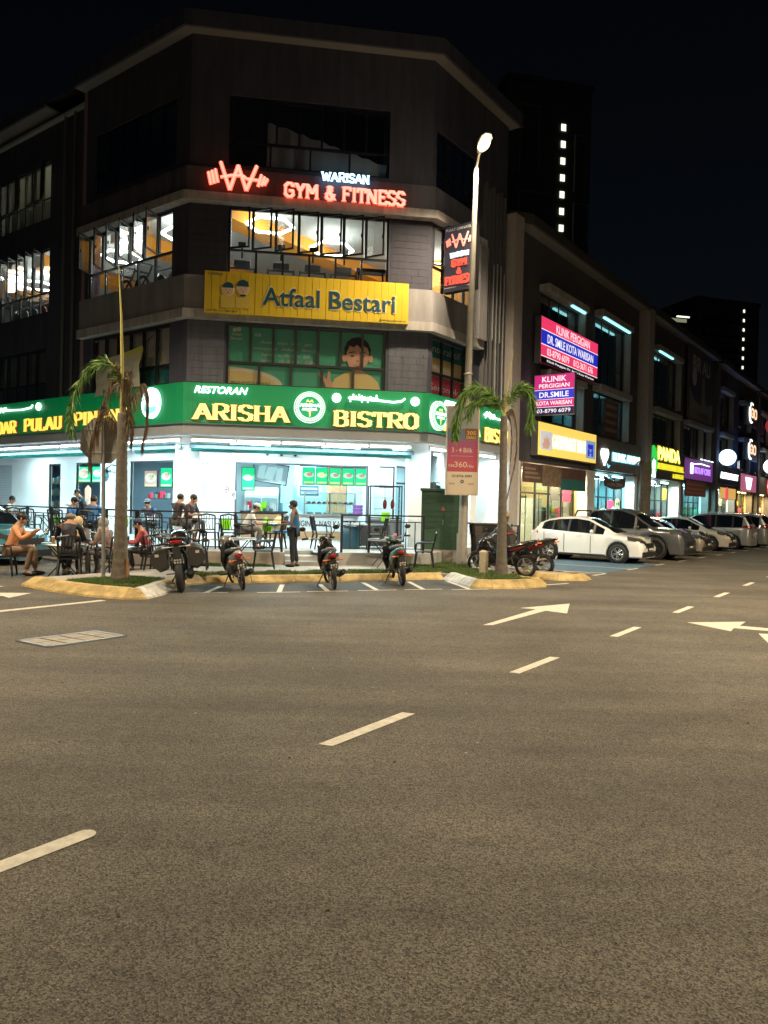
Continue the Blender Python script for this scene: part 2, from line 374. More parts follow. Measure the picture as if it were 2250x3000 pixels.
# the lane line of the main road: dashes 1.1 m long every 3 m
lp0 = Vector((-1.66, 3.68)); 
dl = [(-1.63, 3.67), (-.06, 5.79), (1.74, 8.27), (3.53, 10.66), (5.38, 13.2), (7.2, 15.7), (9.0, 18.2), (10.85, 20.7), (12.7, 23.2)]
for i, p in enumerate(dl):
    p = Vector(p); d = Vector((.585, .811)); k = Vector((-.811, .585))*.055
    if i == 0:
        a, b2 = p-d*.9, p+d*.2
        tip = [b2+k*math.cos(t*math.pi/6)*1+d*.055*math.sin(t*math.pi/6) for t in range(7)]
        mark('lane_dash', [a-k, a+k]+tip)
    else: mark('lane_dash', [p-d*.54-k*1.0, p+d*.54-k, p+d*.54+k-d*.03, p-d*.54+k-d*.03])
mark('lane_arrow', [(1.49, 10.93), (1.65, 10.96), (2.79, 12.62), (3.09, 12.35), (3.46, 13.65), (2.40, 12.89), (2.66, 12.78)])
mark('lane_arrow', [(4.81, 11.67), (5.14, 10.89), (5.33, 11.2), (8.6, 9.6), (8.7, 9.75), (5.53, 11.44), (5.84, 11.88)])
mark('lane_arrow', [(5.47, 10.74), (5.21, 9.96), (5.57, 10.16), (8.2, 7.2), (8.35, 7.3), (5.75, 10.4), (6.2, 10.7)])
mark('lane_arrow', [(-6.33, 13.39), (-6.39, 12.69), (-6.62, 12.92), (-8.6, 12.2), (-8.65, 12.33), (-6.8, 13.1), (-7.2, 13.3)])
quadline('stop_line', (-6.9, 9.6), (-4.75, 12.66), .15)
quadline('edge_line', (-9.3, 14.6), (-7.3, 14.25), .1)
# motorcycle bays in front of the kerb
quadline('bay_line', (-4.72, 12.95), (-4.05, 14.15), .1)
for a, b2 in [((-3.34, 14.0), (-3.30, 15.1)), ((-2.0, 14.35), (-2.12, 15.7)), ((-1.08, 14.7), (-1.35, 15.95)), ((-.1, 15.08), (-.44, 16.5)), ((.86, 15.42), (.6, 16.9)), ((1.85, 15.6), (1.5, 17.3))]:
    quadline('bay_line', a, b2, .1)
    a = Vector(a); d = Vector((.947, .322)); quadline('bay_line', a-d*.42, a+d*.42, .06)
mark('bay_surface', [(-4.1, 13.85), (1.8, 15.75), (1.4, 17.9), (-3.95, 15.85)], 'bay_asphalt', .002)
# car bays along the side street
mark('disabled_bay', [(4.35, 20.9), (6.1, 20.35), (9.0, 24.25), (5.2, 26.9), (3.6, 24.4)], 'paint_blue', .003)
nR = Vector((.803, -.596)); bR = Vector((6.66, 20.97)); dR = Vector((.604, .797))
for k in range(11):
    p = bR+dR*(k*2.62-1.4); quadline('bay_line', p-nR*.0, p-nR*4.9, .1, z=.006)
    quadline('bay_line', p-dR*.45, p+dR*.45, .1, z=.006)
quadline('bay_line', (4.9, 20.75), (6.1, 20.3), .12, z=.006)
quadline('edge_line', (3.75, 16.9), (4.35, 17.35), .1); quadline('edge_line', (4.6, 18.05), (5.2, 18.45), .1)
mk('manhole', (.34, .31, .27), .7, var=.2, vs=12, bump=.4)
def manhole():
    t = thing('manhole_cover', 'rectangular grey drain cover of four concrete slabs set in the near road', 'drain cover', at=(-3.8, 9.1, 0))
    P = [Vector(p) for p in ((-4.37, 8.92), (-3.74, 9.66), (-3.25, 9.39), (-3.86, 8.60))]
    for i in range(4):
        for j in range(2):
            def q(u, v): return P[0].lerp(P[1], u).lerp(P[3].lerp(P[2], u), v)
            u0, u1, v0, v1 = i/4+.015, (i+1)/4-.015, j/2+.02, (j+1)/2-.02
            MB().xy([q(u0, v0), q(u1, v0), q(u1, v1), q(u0, v1)], .002, .012).build('slab', 'manhole', t)
    mb = MB()
    for a, b2 in zip(P, P[1:]+P[:1]):
        d = (b2-a).normalized(); k = Vector((-d.y, d.x))*.025; mb.xy([a+k-d*.02, b2+k+d*.02, b2-k+d*.02, a-k-d*.02], .001, .016)
    mb.build('cover_frame', 'steel', t)
manhole()
# kerbs: each precast stone a part
def kerb(name, path, stones=.9, h=.15, mats=('kerb_yellow',), white=(), top=.14, slope=.12, label=''):
    """path runs with the road on its right side"""
    t = bpy.data.objects.new(name, None); COL.objects.link(t); t['kind'] = 'structure'; OFF[t.name] = Vector()
    P = [Vector(p) for p in path]
    def nrm(i):
        if i == 0: d = P[1]-P[0]
        elif i == len(P)-1: d = P[-1]-P[-2]
        else: d = (P[i+1]-P[i]).normalized()+(P[i]-P[i-1]).normalized()
        d.normalize(); return Vector((-d.y, d.x))
    for i in range(len(P)-1):
        L0 = (P[i+1]-P[i]).length; n = max(1, round(L0/stones)); n0, n1 = nrm(i), nrm(i+1)
        for k in range(n):
            a = P[i].lerp(P[i+1], (k+.006)/n); b2 = P[i].lerp(P[i+1], (k+1-.006)/n); na = n0.lerp(n1, k/n); nb = n0.lerp(n1, (k+1)/n)
            hh = h+random.uniform(-.004, .004); vs = []
            for p, nn in ((a, na), (b2, nb)):
                for w, z in ((-.03, 0), (-.012, .035), (slope, hh-.01), (slope+.03, hh), (slope+top, hh), (slope+top, -.05), (-.03, -.05)):
                    q = p+nn*w; vs.append((q.x, q.y, z))
            m = 7; fs = [(j, j+1, m+j+1, m+j) for j in range(m-1)]+[(m-1, 0, m, 2*m-1), tuple(range(m-1, -1, -1)), tuple(range(m, 2*m))]
            mb = MB(); mb.add(vs, fs); mb.build('kerbstone', 'kerb_white' if i in white else 'kerb_yellow', t)
    return t
# left planting island: road-side kerb then round its right end
kerb('kerb', [(-7.05, 14.5), (-6.2, 13.75), (-5.2, 13.12), (-4.45, 12.83), (-4.12, 12.95), (-4.02, 13.5), (-4.02, 14.3), (-3.95, 15.2), (-3.7, 15.55)], .8, white=(4, 5), slope=.22, h=.17)
kerb('kerb', [(-3.7, 15.55), (-1.9, 16.22), (0, 16.98), (1.45, 17.6)], 1.1)
kerb('kerb', [(1.45, 17.6), (1.52, 17.25), (1.9, 15.98), (2.35, 15.84), (3.0, 15.98), (3.6, 16.45), (3.72, 16.85)], .7, white=(0, 1), slope=.16, h=.17)
kerb('kerb', [(3.72, 16.85), (3.5, 17.3), (3.1, 18.3)], .8, slope=.1)
kerb('kerb', [(3.3, 18.95), (4.25, 17.95), (4.95, 18.05), (5.15, 18.4), (4.7, 19.2), (3.9, 20.6), (3.0, 21.9)], .9, slope=.12)
kerb('kerb', [(3.2, 22.3), (9.2, 30.4), (15.2, 38.5), (24, 50.3), (45, 78.6)], 3, slope=.05)
# raised ground inside the kerbs
sw = MB(); sw.xy([(-7.0, 14.75), (-5.6, 13.6), (-4.35, 13.1), (-4.22, 13.6), (-4.25, 15.45), (-2.0, 16.45), (1.4, 17.85), (1.75, 17.3), (2.1, 16.25), (3.0, 16.3), (3.45, 16.75), (3.1, 18.2), (3.45, 19.2), (4.3, 18.2), (4.85, 18.35), (3.3, 21.8), (5.2, 24.6), (-5, 26), (-5.6, 21), (-5.7, 18.8), (-5.3, 17.2)], -.05, .128)
footpath = struct('footpath', sw, 'footpath')
def patch(name, pts, z, m, dens, hgt):
    g = MB().xy(pts, z-.02, z); o = g.build(name+'_bed', m, None, kind='structure'); o.name = 'soil'
    xs = [p[0] for p in pts]; ys = [p[1] for p in pts]; mb = MB()
    def inside(x, y):
        c = False
        for i in range(len(pts)):
            a, b2 = pts[i], pts[i-1]
            if (a[1] > y) != (b2[1] > y) and x < (b2[0]-a[0])*(y-a[1])/(b2[1]-a[1])+a[0]: c = not c
        return c
    k = 0; n = int(dens*(max(xs)-min(xs))*(max(ys)-min(ys)))
    for _ in range(n):
        x, y = random.uniform(min(xs), max(xs)), random.uniform(min(ys), max(ys))
        if not inside(x, y) or math.sin(x*5.1+y*3)+math.sin(y*7.3-x*2.1) < -1.25+random.random()*.5: continue
        h = hgt*random.uniform(.4, 1.2); a = random.uniform(0, 6.28); dx, dy = math.cos(a)*.008, math.sin(a)*.008; lx, ly = random.uniform(-.5, .5)*h, random.uniform(-.5, .5)*h
        mb.m = random.choice((0, 0, 1, 1, 2)); mb.add([(x-dx, y-dy, z), (x+dx, y+dy, z), (x+lx, y+ly, z+h)], [(0, 1, 2)])
    return mb.build('grass', ['grass_a', 'grass_b', 'grass_c'], None, kind='stuff')
mk('grass_a', (.05, .12, .02), .7); mk('grass_b', (.09, .16, .03), .7); mk('grass_c', (.16, .17, .05), .7)
gp = [patch('g', [(-6.3, 14.35), (-5.5, 13.75), (-4.42, 13.2), (-4.3, 13.6), (-4.3, 15.0), (-5.2, 15.4)], .132, 'soil', 4200, .05),
      patch('g', [(-4.2, 15.55), (-2.0, 16.5), (1.35, 17.9), (1.2, 18.7), (-1.8, 17.55), (-4.3, 16.4)], .133, 'soil', 2600, .06),
      patch('g', [(1.75, 17.5), (2.12, 16.33), (2.95, 16.35), (3.35, 16.8), (3.05, 18.1), (2.2, 19.6), (2.6, 21.2), (.6, 21.6), (.2, 19.9)], .134, 'soil', 2600, .05),
      patch('g', [(-5.5, 17.95), (-2.75, 18.55), (-2.75, 18.9), (-5.5, 18.5)], .134, 'soil', 2600, .07)]
for g, lb in zip(gp, ['grass round the foot of the left palm', 'grass strip behind the long yellow kerb', 'grass round the right palm and cabinet', 'grass strip along the terrace wall']): g['label'] = lb
# ------------------------------------------------------------------ corner building
bld = thing('corner_building', 'dark four storey corner shop building with a chamfered corner, gym windows and bistro below', 'building', at=A)
def fm(fr): m = MB(); m.T = fr.m; return m
def strip(mb, path, w0, w1, z0, z1):
    """mitred band along a plan path (viewer's left to right); w measured outward"""
    P = [Vector(p[:2]) for p in path]; N = []
    for i in range(len(P)):
        ds = []
        if i > 0: ds.append((P[i]-P[i-1]).normalized())
        if i < len(P)-1: ds.append((P[i+1]-P[i]).normalized())
        ns = [Vector((d.y, -d.x)) for d in ds]; n = sum(ns, Vector((0, 0))); n = n/len(ns); n = n/(n.length**2); N.append(n)
    vs = []
    for p, n in zip(P, N):
        for w, z in ((w0, z0), (w1, z0), (w1, z1), (w0, z1)):
            q = p+n*w; vs.append((q.x, q.y, z))
    k = len(P); fs = [(i*4+j, i*4+(j+1) % 4, (i+1)*4+(j+1) % 4, (i+1)*4+j) for i in range(k-1) for j in range(4)]+[(3, 2, 1, 0), tuple(range(4*k-4, 4*k))]
    return mb.add(vs, fs)
pL = lambda t: A+Ld*t
pR = lambda t: B+Rd*t
def wall(fr, u0, u1, z0, z1, holes, y0, th):
    mb = fm(fr); us = sorted({u0, u1, *[h[0] for h in holes], *[h[1] for h in holes]}); 
    us = [u for u in us if u0 <= u <= u1]
    for a, b2 in zip(us, us[1:]):
        hs = sorted([(h[2], h[3]) for h in holes if h[0] <= a+1e-6 and h[1] >= b2-1e-6]); z = z0
        for h in hs:
            if h[0] > z: mb.box(a, b2, y0, y0+th, z, min(h[0], z1))
            z = max(z, h[1])
        if z < z1: mb.box(a, b2, y0, y0+th, z, z1)
    return mb
PANE = {}
def window(parent, fr, u0, u1, z0, z1, cols, zt=None, y=.06, glass='dark', fmat='frame_black', fw=.06, skip_pane=False, panes=True, colsB=None, d=.07):
    mb = fm(fr); mb.box(u0, u1, y, y+d, z0, z0+fw); mb.box(u0, u1, y, y+d, z1-fw, z1)
    mb.box(u0, u0+fw, y, y+d, z0+fw, z1-fw); mb.box(u1-fw, u1, y, y+d, z0+fw, z1-fw)
    rows = [(z0+fw, zt-fw/2), (zt+fw/2, z1-fw)] if zt else [(z0+fw, z1-fw)]
    if zt: mb.box(u0+fw, u1-fw, y, y+d, zt-fw/2, zt+fw/2)
    cells = []
    for ri, (a, b2) in enumerate(rows):
        n = (colsB if (ri == 0 and colsB and zt) else cols); w = (u1-u0-2*fw+fw)/n
        for i in range(n):
            x0 = u0+fw+i*w
            if i: mb.box(x0-fw, x0, y, y+d, a, b2)
            cells.append((x0, x0+w-fw, a, b2, ri))
    wdw = mb.build('window', fmat, parent)
    if panes:
        for c in cells:
            if skip_pane and c[4] == 1: continue
            p = fm(fr); p.box(c[0]+.002, c[1]-.002, y+.01, y+.016, c[2]+.002, c[3]-.002); p.build('pane', G.get(glass, None) or M[glass], wdw)
    return wdw, cells
def sash(wdw, fr, c, ang, y=.05, glass='clear', hinge='l', fw=.045):
    w = c[1]-c[0]+.03; h = c[3]-c[2]+.03; mb = MB(); mb.m = 0
    s = 1 if hinge == 'l' else -1; hx = c[0]-.015 if s > 0 else c[1]+.015
    mb.T = fr.m @ Matrix.Translation((hx, y, c[2]-.015)) @ Matrix.Rotation(-s*ang, 4, 'Z')
    def bx(a, b2, *r): mb.box(min(s*a, s*b2), max(s*a, s*b2), *r)
    bx(0, w, -.04, 0, 0, fw); bx(0, w, -.04, 0, h-fw, h); bx(0, fw, -.04, 0, fw, h-fw); bx(w-fw, w, -.04, 0, fw, h-fw)
    mb.m = 1; bx(fw, w-fw, -.022, -.016, fw, h-fw)
    mb.m = 0; bx(w-.09, w-.06, 0, .03, h*.45, h*.45+.1)
    return mb.build('sash', ['frame_black', G[glass]], wdw)
# openings: (u0,u1,z0,z1)
KC, GC, TC = (1.1, 5.7, 5.05, 6.83), (1.1, 5.72, 8.15, 10.12), (1.07, 5.68, 11.3, 13.28)
KL, GL_, TL = (-4.72, -.75, 5.05, 6.85), (-5.0, -.72, 8.1, 10.12), (-4.68, -.62, 11.4, 13.3)
KR, GR, TR = (.2, 2.2, 5.05, 6.83), (.12, 2.75, 8.05, 10.12), (.2, 2.5, 11.1, 12.95)
wall(FC, 0, 6.98, 5.05, 14.95, [KC, GC, TC], 0, .2).build('wall', 'wall_dark', bld)
wall(FL, -5.2, 0, 5.05, 14.95, [KL, GL_, TL], 0, .2).build('wall', 'wall_dark', bld)
wall(FR, 0, 4.7, 5.05, 14.95, [KR, GR, TR], 0, .2).build('wall', 'wall_dark', bld)
FR2 = [(-11.6, -8.1, 5.1, 6.98), (-11.5, -8.0, 8.2, 10.45), (-11.6, -8.0, 11.5, 13.5)]
F3 = [(-17.2, -13.4, 5.1, 6.98), (-17.2, -13.4, 8.2, 10.45), (-17.2, -13.4, 11.5, 13.5)]
wall(FL, -22, -5.2, 3.6, 14.97, FR2+F3, .35, .2).build('wall', 'wall_dark', bld)
m = fm(FL); m.box(-5.4, -5.2, .002, .56, 5.05, 14.95); m.build('side_wall', mk('wall_pink', (.34, .22, .24), .8, var=.1), bld)
# lighter and darker bands running round the corner
P3 = [pL(5.22), A, B, pR(2.88)]
b_ = strip(MB(), P3, 0, .24, 6.86, 7.12); b_.build('ledge', 'ledge', bld)
b_ = strip(MB(), P3, 0, .3, 10.14, 10.38); b_.build('ledge', 'ledge', bld)
b_ = strip(MB(), P3, 0, .16, 7.12, 8.08); b_.build('parapet', 'wall_beige', bld)
b_ = strip(MB(), P3, 0, .16, 10.4, 11.12); b_.build('parapet', 'wall_parapet', bld)
b_ = strip(MB(), [pL(22), pL(12.3)], -.3, 0, 7.05, 7.3); b_.build('ledge', 'wall_dark', bld)
# piers between the windows carry a rougher stone finish
def brickwork(fr, u0, u1, z0, z1, y, parent, m='wall_pier', bw=.42, bh=.2):
    mb = fm(fr); r = 0; z = z0
    while z < z1-.01:
        zt = min(z+bh, z1); u = u0-(bw/2 if r % 2 else 0)
        while u < u1-.01:
            a, b2 = max(u, u0)+.003, min(u+bw, u1)-.003
            if b2-a > .03: q = random.uniform(.006, .011); mb.box(a, b2, y-q, y, z+.003, zt-.003)
            u += bw
        z = zt; r += 1
    return mb.build('pier_stone', m, parent, kind='stuff')
for u0, u1 in ((.02, 1.05), (5.78, 6.96)): brickwork(FC, u0, u1, 5.1, 6.84, -.002, bld)
for u0, u1 in ((.02, 1.05), (5.78, 6.96)): brickwork(FC, u0, u1, 8.1, 10.12, -.002, bld, 'wall_navy')
# roof: eaves soffit, fascia board and low hip
PR_ = [pL(5.4), A, B, pR(4.9)]
strip(MB(), PR_, -.6, .36, 14.88, 14.96).build('soffit', mk('eaves', (.24, .22, .2), .8), bld)
strip(MB(), PR_, .36, .44, 14.85, 15.3).build('fascia_board', 'wall_dark', bld)
strip(MB(), [pL(22), pL(7.5)], -.6, .2, 14.98, 15.06).build('soffit', 'eaves', bld)
strip(MB(), [pL(22), pL(7.5)], .2, .28, 14.95, 15.3).build('fascia_board', 'wall_dark', bld)
rf = MB(); e = [pL(22)-Ld*0, A, B, pR(5.2)]; n0 = Vector((-.1, -.3, 0))
back = [pR(5.2)+Vector((-9.6, 7.2, 0)), Vector((-11.4, 40.2, 0)), pL(22)+Vector((6, 8, 0))]
ro = [p.copy() for p in e]+back; cen = Vector((-6, 29, 18.2)); vs = [(p.x, p.y, 15.25) for p in ro]+[tuple(cen)]
rf.add(vs, [(i, (i+1) % len(ro), len(ro)) for i in range(len(ro))]); rf.build('roof', 'roof', bld)
# floor slabs, party walls
def foot(s):
    k = s/(1+.70711); nL, nC, nRr = Vector((.596, .803, 0)), Vector((-.146, .989, 0)), Vector((-.803, .596, 0))
    return [pL(22)+nL*s, A+(nL+nC)*k, B+(nC+nRr)*k, pR(4.6)+nRr*s, pR(4.6)+nRr*11, Vector((-11.4, 40.2, 0))-nL*.4, pL(22)+nL*8]
for z0, z1, m_ in ((3.62, 3.75, 'white'), (7.72, 7.9, 'ceil_grey'), (10.72, 10.9, 'ceil_grey'), (14.7, 14.8, 'ceil_grey')):
    MB().xy([p[:2] for p in foot(.62 if z1 > 7 and z1 < 12 else .21)], z0, z1).build('floor_slab', m_, bld)
m = fm(FR); m.box(4.5, 4.68, .2, 11, 7.9, 10.72); m.build('inner_wall', 'orange_wall', bld)
m = MB(); q = foot(.4); m.T = None
def vwall(a, b2, z0, z1, th=.12):
    d = (b2-a); d.z = 0; d.normalize(); k = Vector((-d.y, d.x, 0))*th
    return MB().xy([a[:2], b2[:2], (b2+k)[:2], (a+k)[:2]], z0, z1)
vwall(q[5], q[4], 7.9, 10.72).build('inner_wall', 'ceil_grey', bld)
vwall(pL(20.5)+Vector((.596, .803, 0))*.6, q[5], 7.9, 10.72).build('inner_wall', 'ceil_grey', bld)
vwall(pL(5.3)+Vector((.596, .803, 0))*2, q[5]+Vector((4, -2, 0)), 10.9, 14.96).build('inner_wall', 'dark_interior', bld)
vwall(A+Vector((.6, 3.0, 0)), B+Vector((-1.5, 3.0, 0)), 10.9, 14.96).build('inner_wall', 'dark_interior', bld)
vwall(pL(7.3)+Vector((.596, .803, 0))*.56, pL(7.3)+Vector((.596, .803, 0))*8, 10.9, 14.96).build('inner_wall', mk('room_cream', (.6, .55, .4), .8), bld)
vwall(pL(20)+Vector((.596, .803, 0))*5, pL(7.3)+Vector((.596, .803, 0))*5, 10.9, 14.96).build('inner_wall', 'room_cream', bld)
for t in (.2, 4.6, 9.6, 14.2):
    a = pL(t)+Vector((.596, .803, 0))*1.0+Vector((0, 0, 0)); b2 = a+Rd*11
    vwall(a, b2, 10.3, 10.72, .75).build('ceiling_beam', 'orange_wall', bld)
# fins and tall pilaster at the end of the right side
mk('fin', (.4, .4, .42), .5); mk('pilaster', (.42, .38, .36), .75, var=.1)
for i in range(6):
    f_ = fm(FR); u = 3.05+i*.26; f_.box(u, u+.05, -.16, .0, 5.2, 12.4-(i % 2)*.1); f_.build('fin', 'frame_grey', bld)
for u, z0, z1 in ((3.55, 7.3, 9.8), (3.8, 5.2, 9.9), (4.05, 7.3, 9.9), (4.3, 5.4, 9.7)):
    f_ = fm(FR); f_.box(u-.02, u+.02, -.2, -.165, z0, z1); f_.build('fin_lit_stripe', 'fin', bld)  # pale strips put the lit stripes of the fins into colour
f_ = fm(FR); f_.box(4.72, 5.38, -.35, .9, .13, 11.9); f_.build('pilaster', 'pilaster', bld)
f_ = fm(FR); f_.box(2.4, 2.88, -.34, .0, 7.13, 10.13); f_.build('reveal_post', 'wall_beige', bld)
# windows ---------------------------------------------------------------
w, c = window(bld, FC, *GC, 7, 8.92, colsB=6, glass='clear', skip_pane=True)
for i, x in enumerate([k for k in c if k[4] == 1]): sash(w, FC, x, R((22, 30, 36, 26, 24, 30, 38)[i]))
w, c = window(bld, FL, *GL_, 6, 8.92, colsB=5, glass='clear', skip_pane=True)
for i, x in enumerate([k for k in c if k[4] == 1]): sash(w, FL, x, R((62, 55, 58, 60, 60, 66)[i]))
w, c = window(bld, FL, -11.5, -8.0, 8.2, 10.45, 6, 8.95, y=.4, colsB=5, glass='clear', skip_pane=True)
for i, x in enumerate([k for k in c if k[4] == 1]): sash(w, FL, x, R((56, 60, 62, 55, 58, 60)[i]), y=.39)
window(bld, FL, -17.2, -13.4, 8.2, 10.45, 6, 8.95, y=.4, glass='clear')
w, c = window(bld, FR, *GR, 4, 8.9, colsB=4, glass='clear', skip_pane=True)
for i, x in enumerate([k for k in c if k[4] == 1]): sash(w, FR, x, R(30))
window(bld, FC, *TC, 7, 12.0, colsB=4)
window(bld, FL, *TL, 6, 12.0, colsB=4)
window(bld, FR, *TR, 4, 11.7)
w, c = window(bld, FL, -11.6, -8.0, 11.5, 13.5, 6, 12.25, y=.4, glass='clear', skip_pane=True)
for i, x in enumerate([k for k in c if k[4] == 1]): sash(w, FL, x, R((3, 3, 20, 3, 3, 25)[i]), y=.39)
window(bld, FL, -17.2, -13.4, 11.5, 13.5, 5, 12.25, y=.4, glass='clear')
window(bld, FC, *KC, 7, 5.72, colsB=5, glass='clear', fw=.07)
window(bld, FL, *KL, 6, 5.65, glass='clear', fw=.09)
window(bld, FR, *KR, 3, 5.75, glass='clear', fw=.07)
window(bld, FL, -11.6, -8.1, 5.1, 6.98, 5, 5.75, y=.4, glass='dark')
window(bld, FL, -17.2, -13.4, 5.1, 6.98, 5, 5.75, y=.4, glass='dark')
# printed films and blinds behind the kindergarten glass
mk('film_green', (.1, .5, .33), .5); mk('film_yellow', (.85, .66, .28), .5); mk('film_cream', (.85, .78, .62), .5); mk('film_pink', (.6, .08, .13), .5)
mk('film_teal', (.02, .22, .22), .5); mk('blind', (.75, .7, .62), .7, var=.12, vs=3)
m = fm(FL)
for i in range(6): m.box(-4.6+i*.65, -4.0+i*.65, .18, .19, 5.66, 6.8)
m.build('blind', 'blind', bld)
m = fm(FL); m.box(-4.7, -.78, .18, .19, 5.08, 5.62); m.build('window_film', 'film_teal', bld)
m = fm(FL)
for i in range(22): m.box(-11.5+i*.155, -11.38+i*.155, .55+.02*(i % 2), .56+.02*(i % 2), 5.75, 6.9)
m.build('blind', 'blind', bld)
m = fm(FL); m.box(-17.1, -13.5, .55, .56, 5.2, 6.9); m.build('blind', 'blind', bld)
m = fm(FC); m.T = FC.m; pr = []
nx = 30
for i in range(nx+1):
    u = 2.12+i*(5.6-2.12)/nx; zt = 12.72-max(0, u-2.3)*.28 if u > 2.3 else 12.72
    pr += [(u, .32+.05*math.sin(u*11), 11.35), (u+.03*math.sin(u*7), .32+.06*math.sin(u*13+1), zt)]
m.add(pr, [(2*i, 2*i+2, 2*i+3, 2*i+1) for i in range(nx)]); m.build('curtain', 'white', bld, smooth=True)
# the poster film of the kindergarten: flat print behind the panes
film = thing('window_poster', 'green kindergarten window film with a smiling child and white handwriting above the bistro sign', 'window film', FC, (3.4, .12, 5.06))
poly_print(film, 'print_ground', 'film_green', [(1.16, 5.1), (5.64, 5.1), (5.64, 6.78), (1.16, 6.78)], .13)
poly_print(film, 'print_arc', 'film_cream', [(1.17, 5.1)]+[(1.17+1.55*math.sin(R(a)), 5.1+.5*math.cos(R(a))) for a in range(0, 91, 6)], .125)
poly_print(film, 'print_arc', 'film_yellow', [(1.17, 5.1)]+[(1.17+1.35*math.sin(R(a)), 5.1+.4*math.cos(R(a))) for a in range(0, 91, 6)], .12)
mk('print_skin', (.8, .46, .3), .6); mk('print_hair', (.03, .012, .012), .6); mk('print_lip', (.3, .08, .07), .6)
poly_print(film, 'print_shirt', 'film_yellow', [(4.1, 5.1), (4.22, 5.4), (4.5, 5.56), (4.72, 5.62), (5.05, 5.62), (5.3, 5.52), (5.5, 5.35), (5.58, 5.1)], .118)
poly_print(film, 'print_neck', 'print_skin', [(4.72, 5.58), (5.06, 5.58), (5.04, 5.8), (4.74, 5.8)], .112)
poly_print(film, 'print_hair', 'print_hair', [(4.5, 6.0), (4.49, 6.3), (4.56, 6.48), (4.7, 6.6), (4.88, 6.64), (5.06, 6.6), (5.2, 6.47), (5.27, 6.28), (5.26, 6.02), (5.2, 5.95), (4.56, 5.92)], .108)
poly_print(film, 'print_ear', 'print_skin', circ(4.5, 6.0, .07, 10, 1.5), .103)
poly_print(film, 'print_ear', 'print_skin', circ(5.27, 6.02, .07, 10, 1.5), .103)
poly_print(film, 'print_face', 'print_skin', [(4.55, 6.18), (4.55, 5.98), (4.63, 5.78), (4.78, 5.66), (4.92, 5.65), (5.08, 5.74), (5.2, 5.95), (5.22, 6.2), (5.16, 6.33), (5.05, 6.4), (4.98, 6.3), (4.86, 6.42), (4.76, 6.33), (4.64, 6.38), (4.6, 6.26)], .098)
for x in (4.73, 5.04):
    poly_print(film, 'print_eye', 'print_hair', circ(x, 6.08, .055, 10, .45), .092)
    poly_print(film, 'print_brow', 'print_hair', [(x-.09, 6.16), (x+.07, 6.19), (x+.07, 6.215), (x-.09, 6.19)], .092)
poly_print(film, 'print_nose', 'print_lip', [(4.84, 5.93), (4.93, 5.93), (4.92, 5.95), (4.85, 5.95)], .092)
poly_print(film, 'print_mouth', 'print_lip', [(4.75, 5.83), (4.88, 5.79), (5.02, 5.83), (4.88, 5.765)], .092)
poly_print(film, 'print_hand', 'print_skin', [(3.98, 5.1), (3.93, 5.25), (3.72, 5.52), (3.77, 5.56), (4.0, 5.36), (4.02, 5.6), (4.09, 5.6), (4.1, 5.34), (4.18, 5.24), (4.16, 5.1)], .11)
for s_, u0, u1, z in (('Anak  saya  san   gat', 2.05, 3.55, 6.28), ('menyukai  Atfaal   Bestari', 1.86, 3.75, 6.1), ('keran  a  dia san  gat', 2.1, 3.5, 5.93), ('seron   ok di sek   olah', 2.08, 3.6, 5.77)):
    text(s_, u0, u1, z, z+.115, .12, film, 'white', .001, .003, .15)
text('66', 1.9, 2.08, 6.5, 6.62, .12, film, 'white', .001, .012); text('99', 3.52, 3.68, 5.7, 5.8, .12, film, 'white', .001, .012)
text('Atfaal\nBestari', 1.22, 1.55, 6.38, 6.58, .12, film, 'film_cream', .001, .004)
poly_print(film, 'print_face', 'film_cream', circ(1.33, 6.66, .06, 12), .12); poly_print(film, 'print_face', 'film_cream', circ(1.45, 6.68, .065, 12), .116)
text('BILA ANDA MAHU', 1.25, 2.35, 5.14, 5.2, .112, film, 'film_teal', .001, .01)
for x, z, r in ((4.1, 6.5, .12), (4.25, 6.55, .1), (5.45, 5.95, .12), (1.35, 5.85, .13), (1.5, 5.95, .1)):
    m = MB(); m.ring((x, .122, z), r, .006, n=20, m=4); m.build('print_cloud', mk('film_line', (.16, .6, .42), .5) if 'film_line' not in M else 'film_line', film)
film2 = thing('window_poster', 'teal, yellow and red kindergarten film behind the side window right of the corner', 'window film', FR, (1.2, .12, 5.06))
poly_print(film2, 'print_ground', 'film_teal', [(.22, 6.25), (2.18, 6.25), (2.18, 6.8), (.22, 6.8)], .14)
poly_print(film2, 'print_band', 'film_yellow', [(.22, 5.68), (2.18, 5.68), (2.18, 6.24), (.22, 6.24)], .14)
poly_print(film2, 'print_band', 'film_pink', [(.22, 5.1), (2.18, 5.1), (2.18, 5.67), (.22, 5.67)], .14)
text('Interaktif', .3, 2.05, 6.4, 6.62, .13, film2, 'white', .001, .004); text('Mudah', .3, 1.7, 5.8, 6.02, .13, film2, 'white', .001, .004)
text('Seronok', .3, 2.0, 5.25, 5.45, .13, film2, 'white', .001, .004)

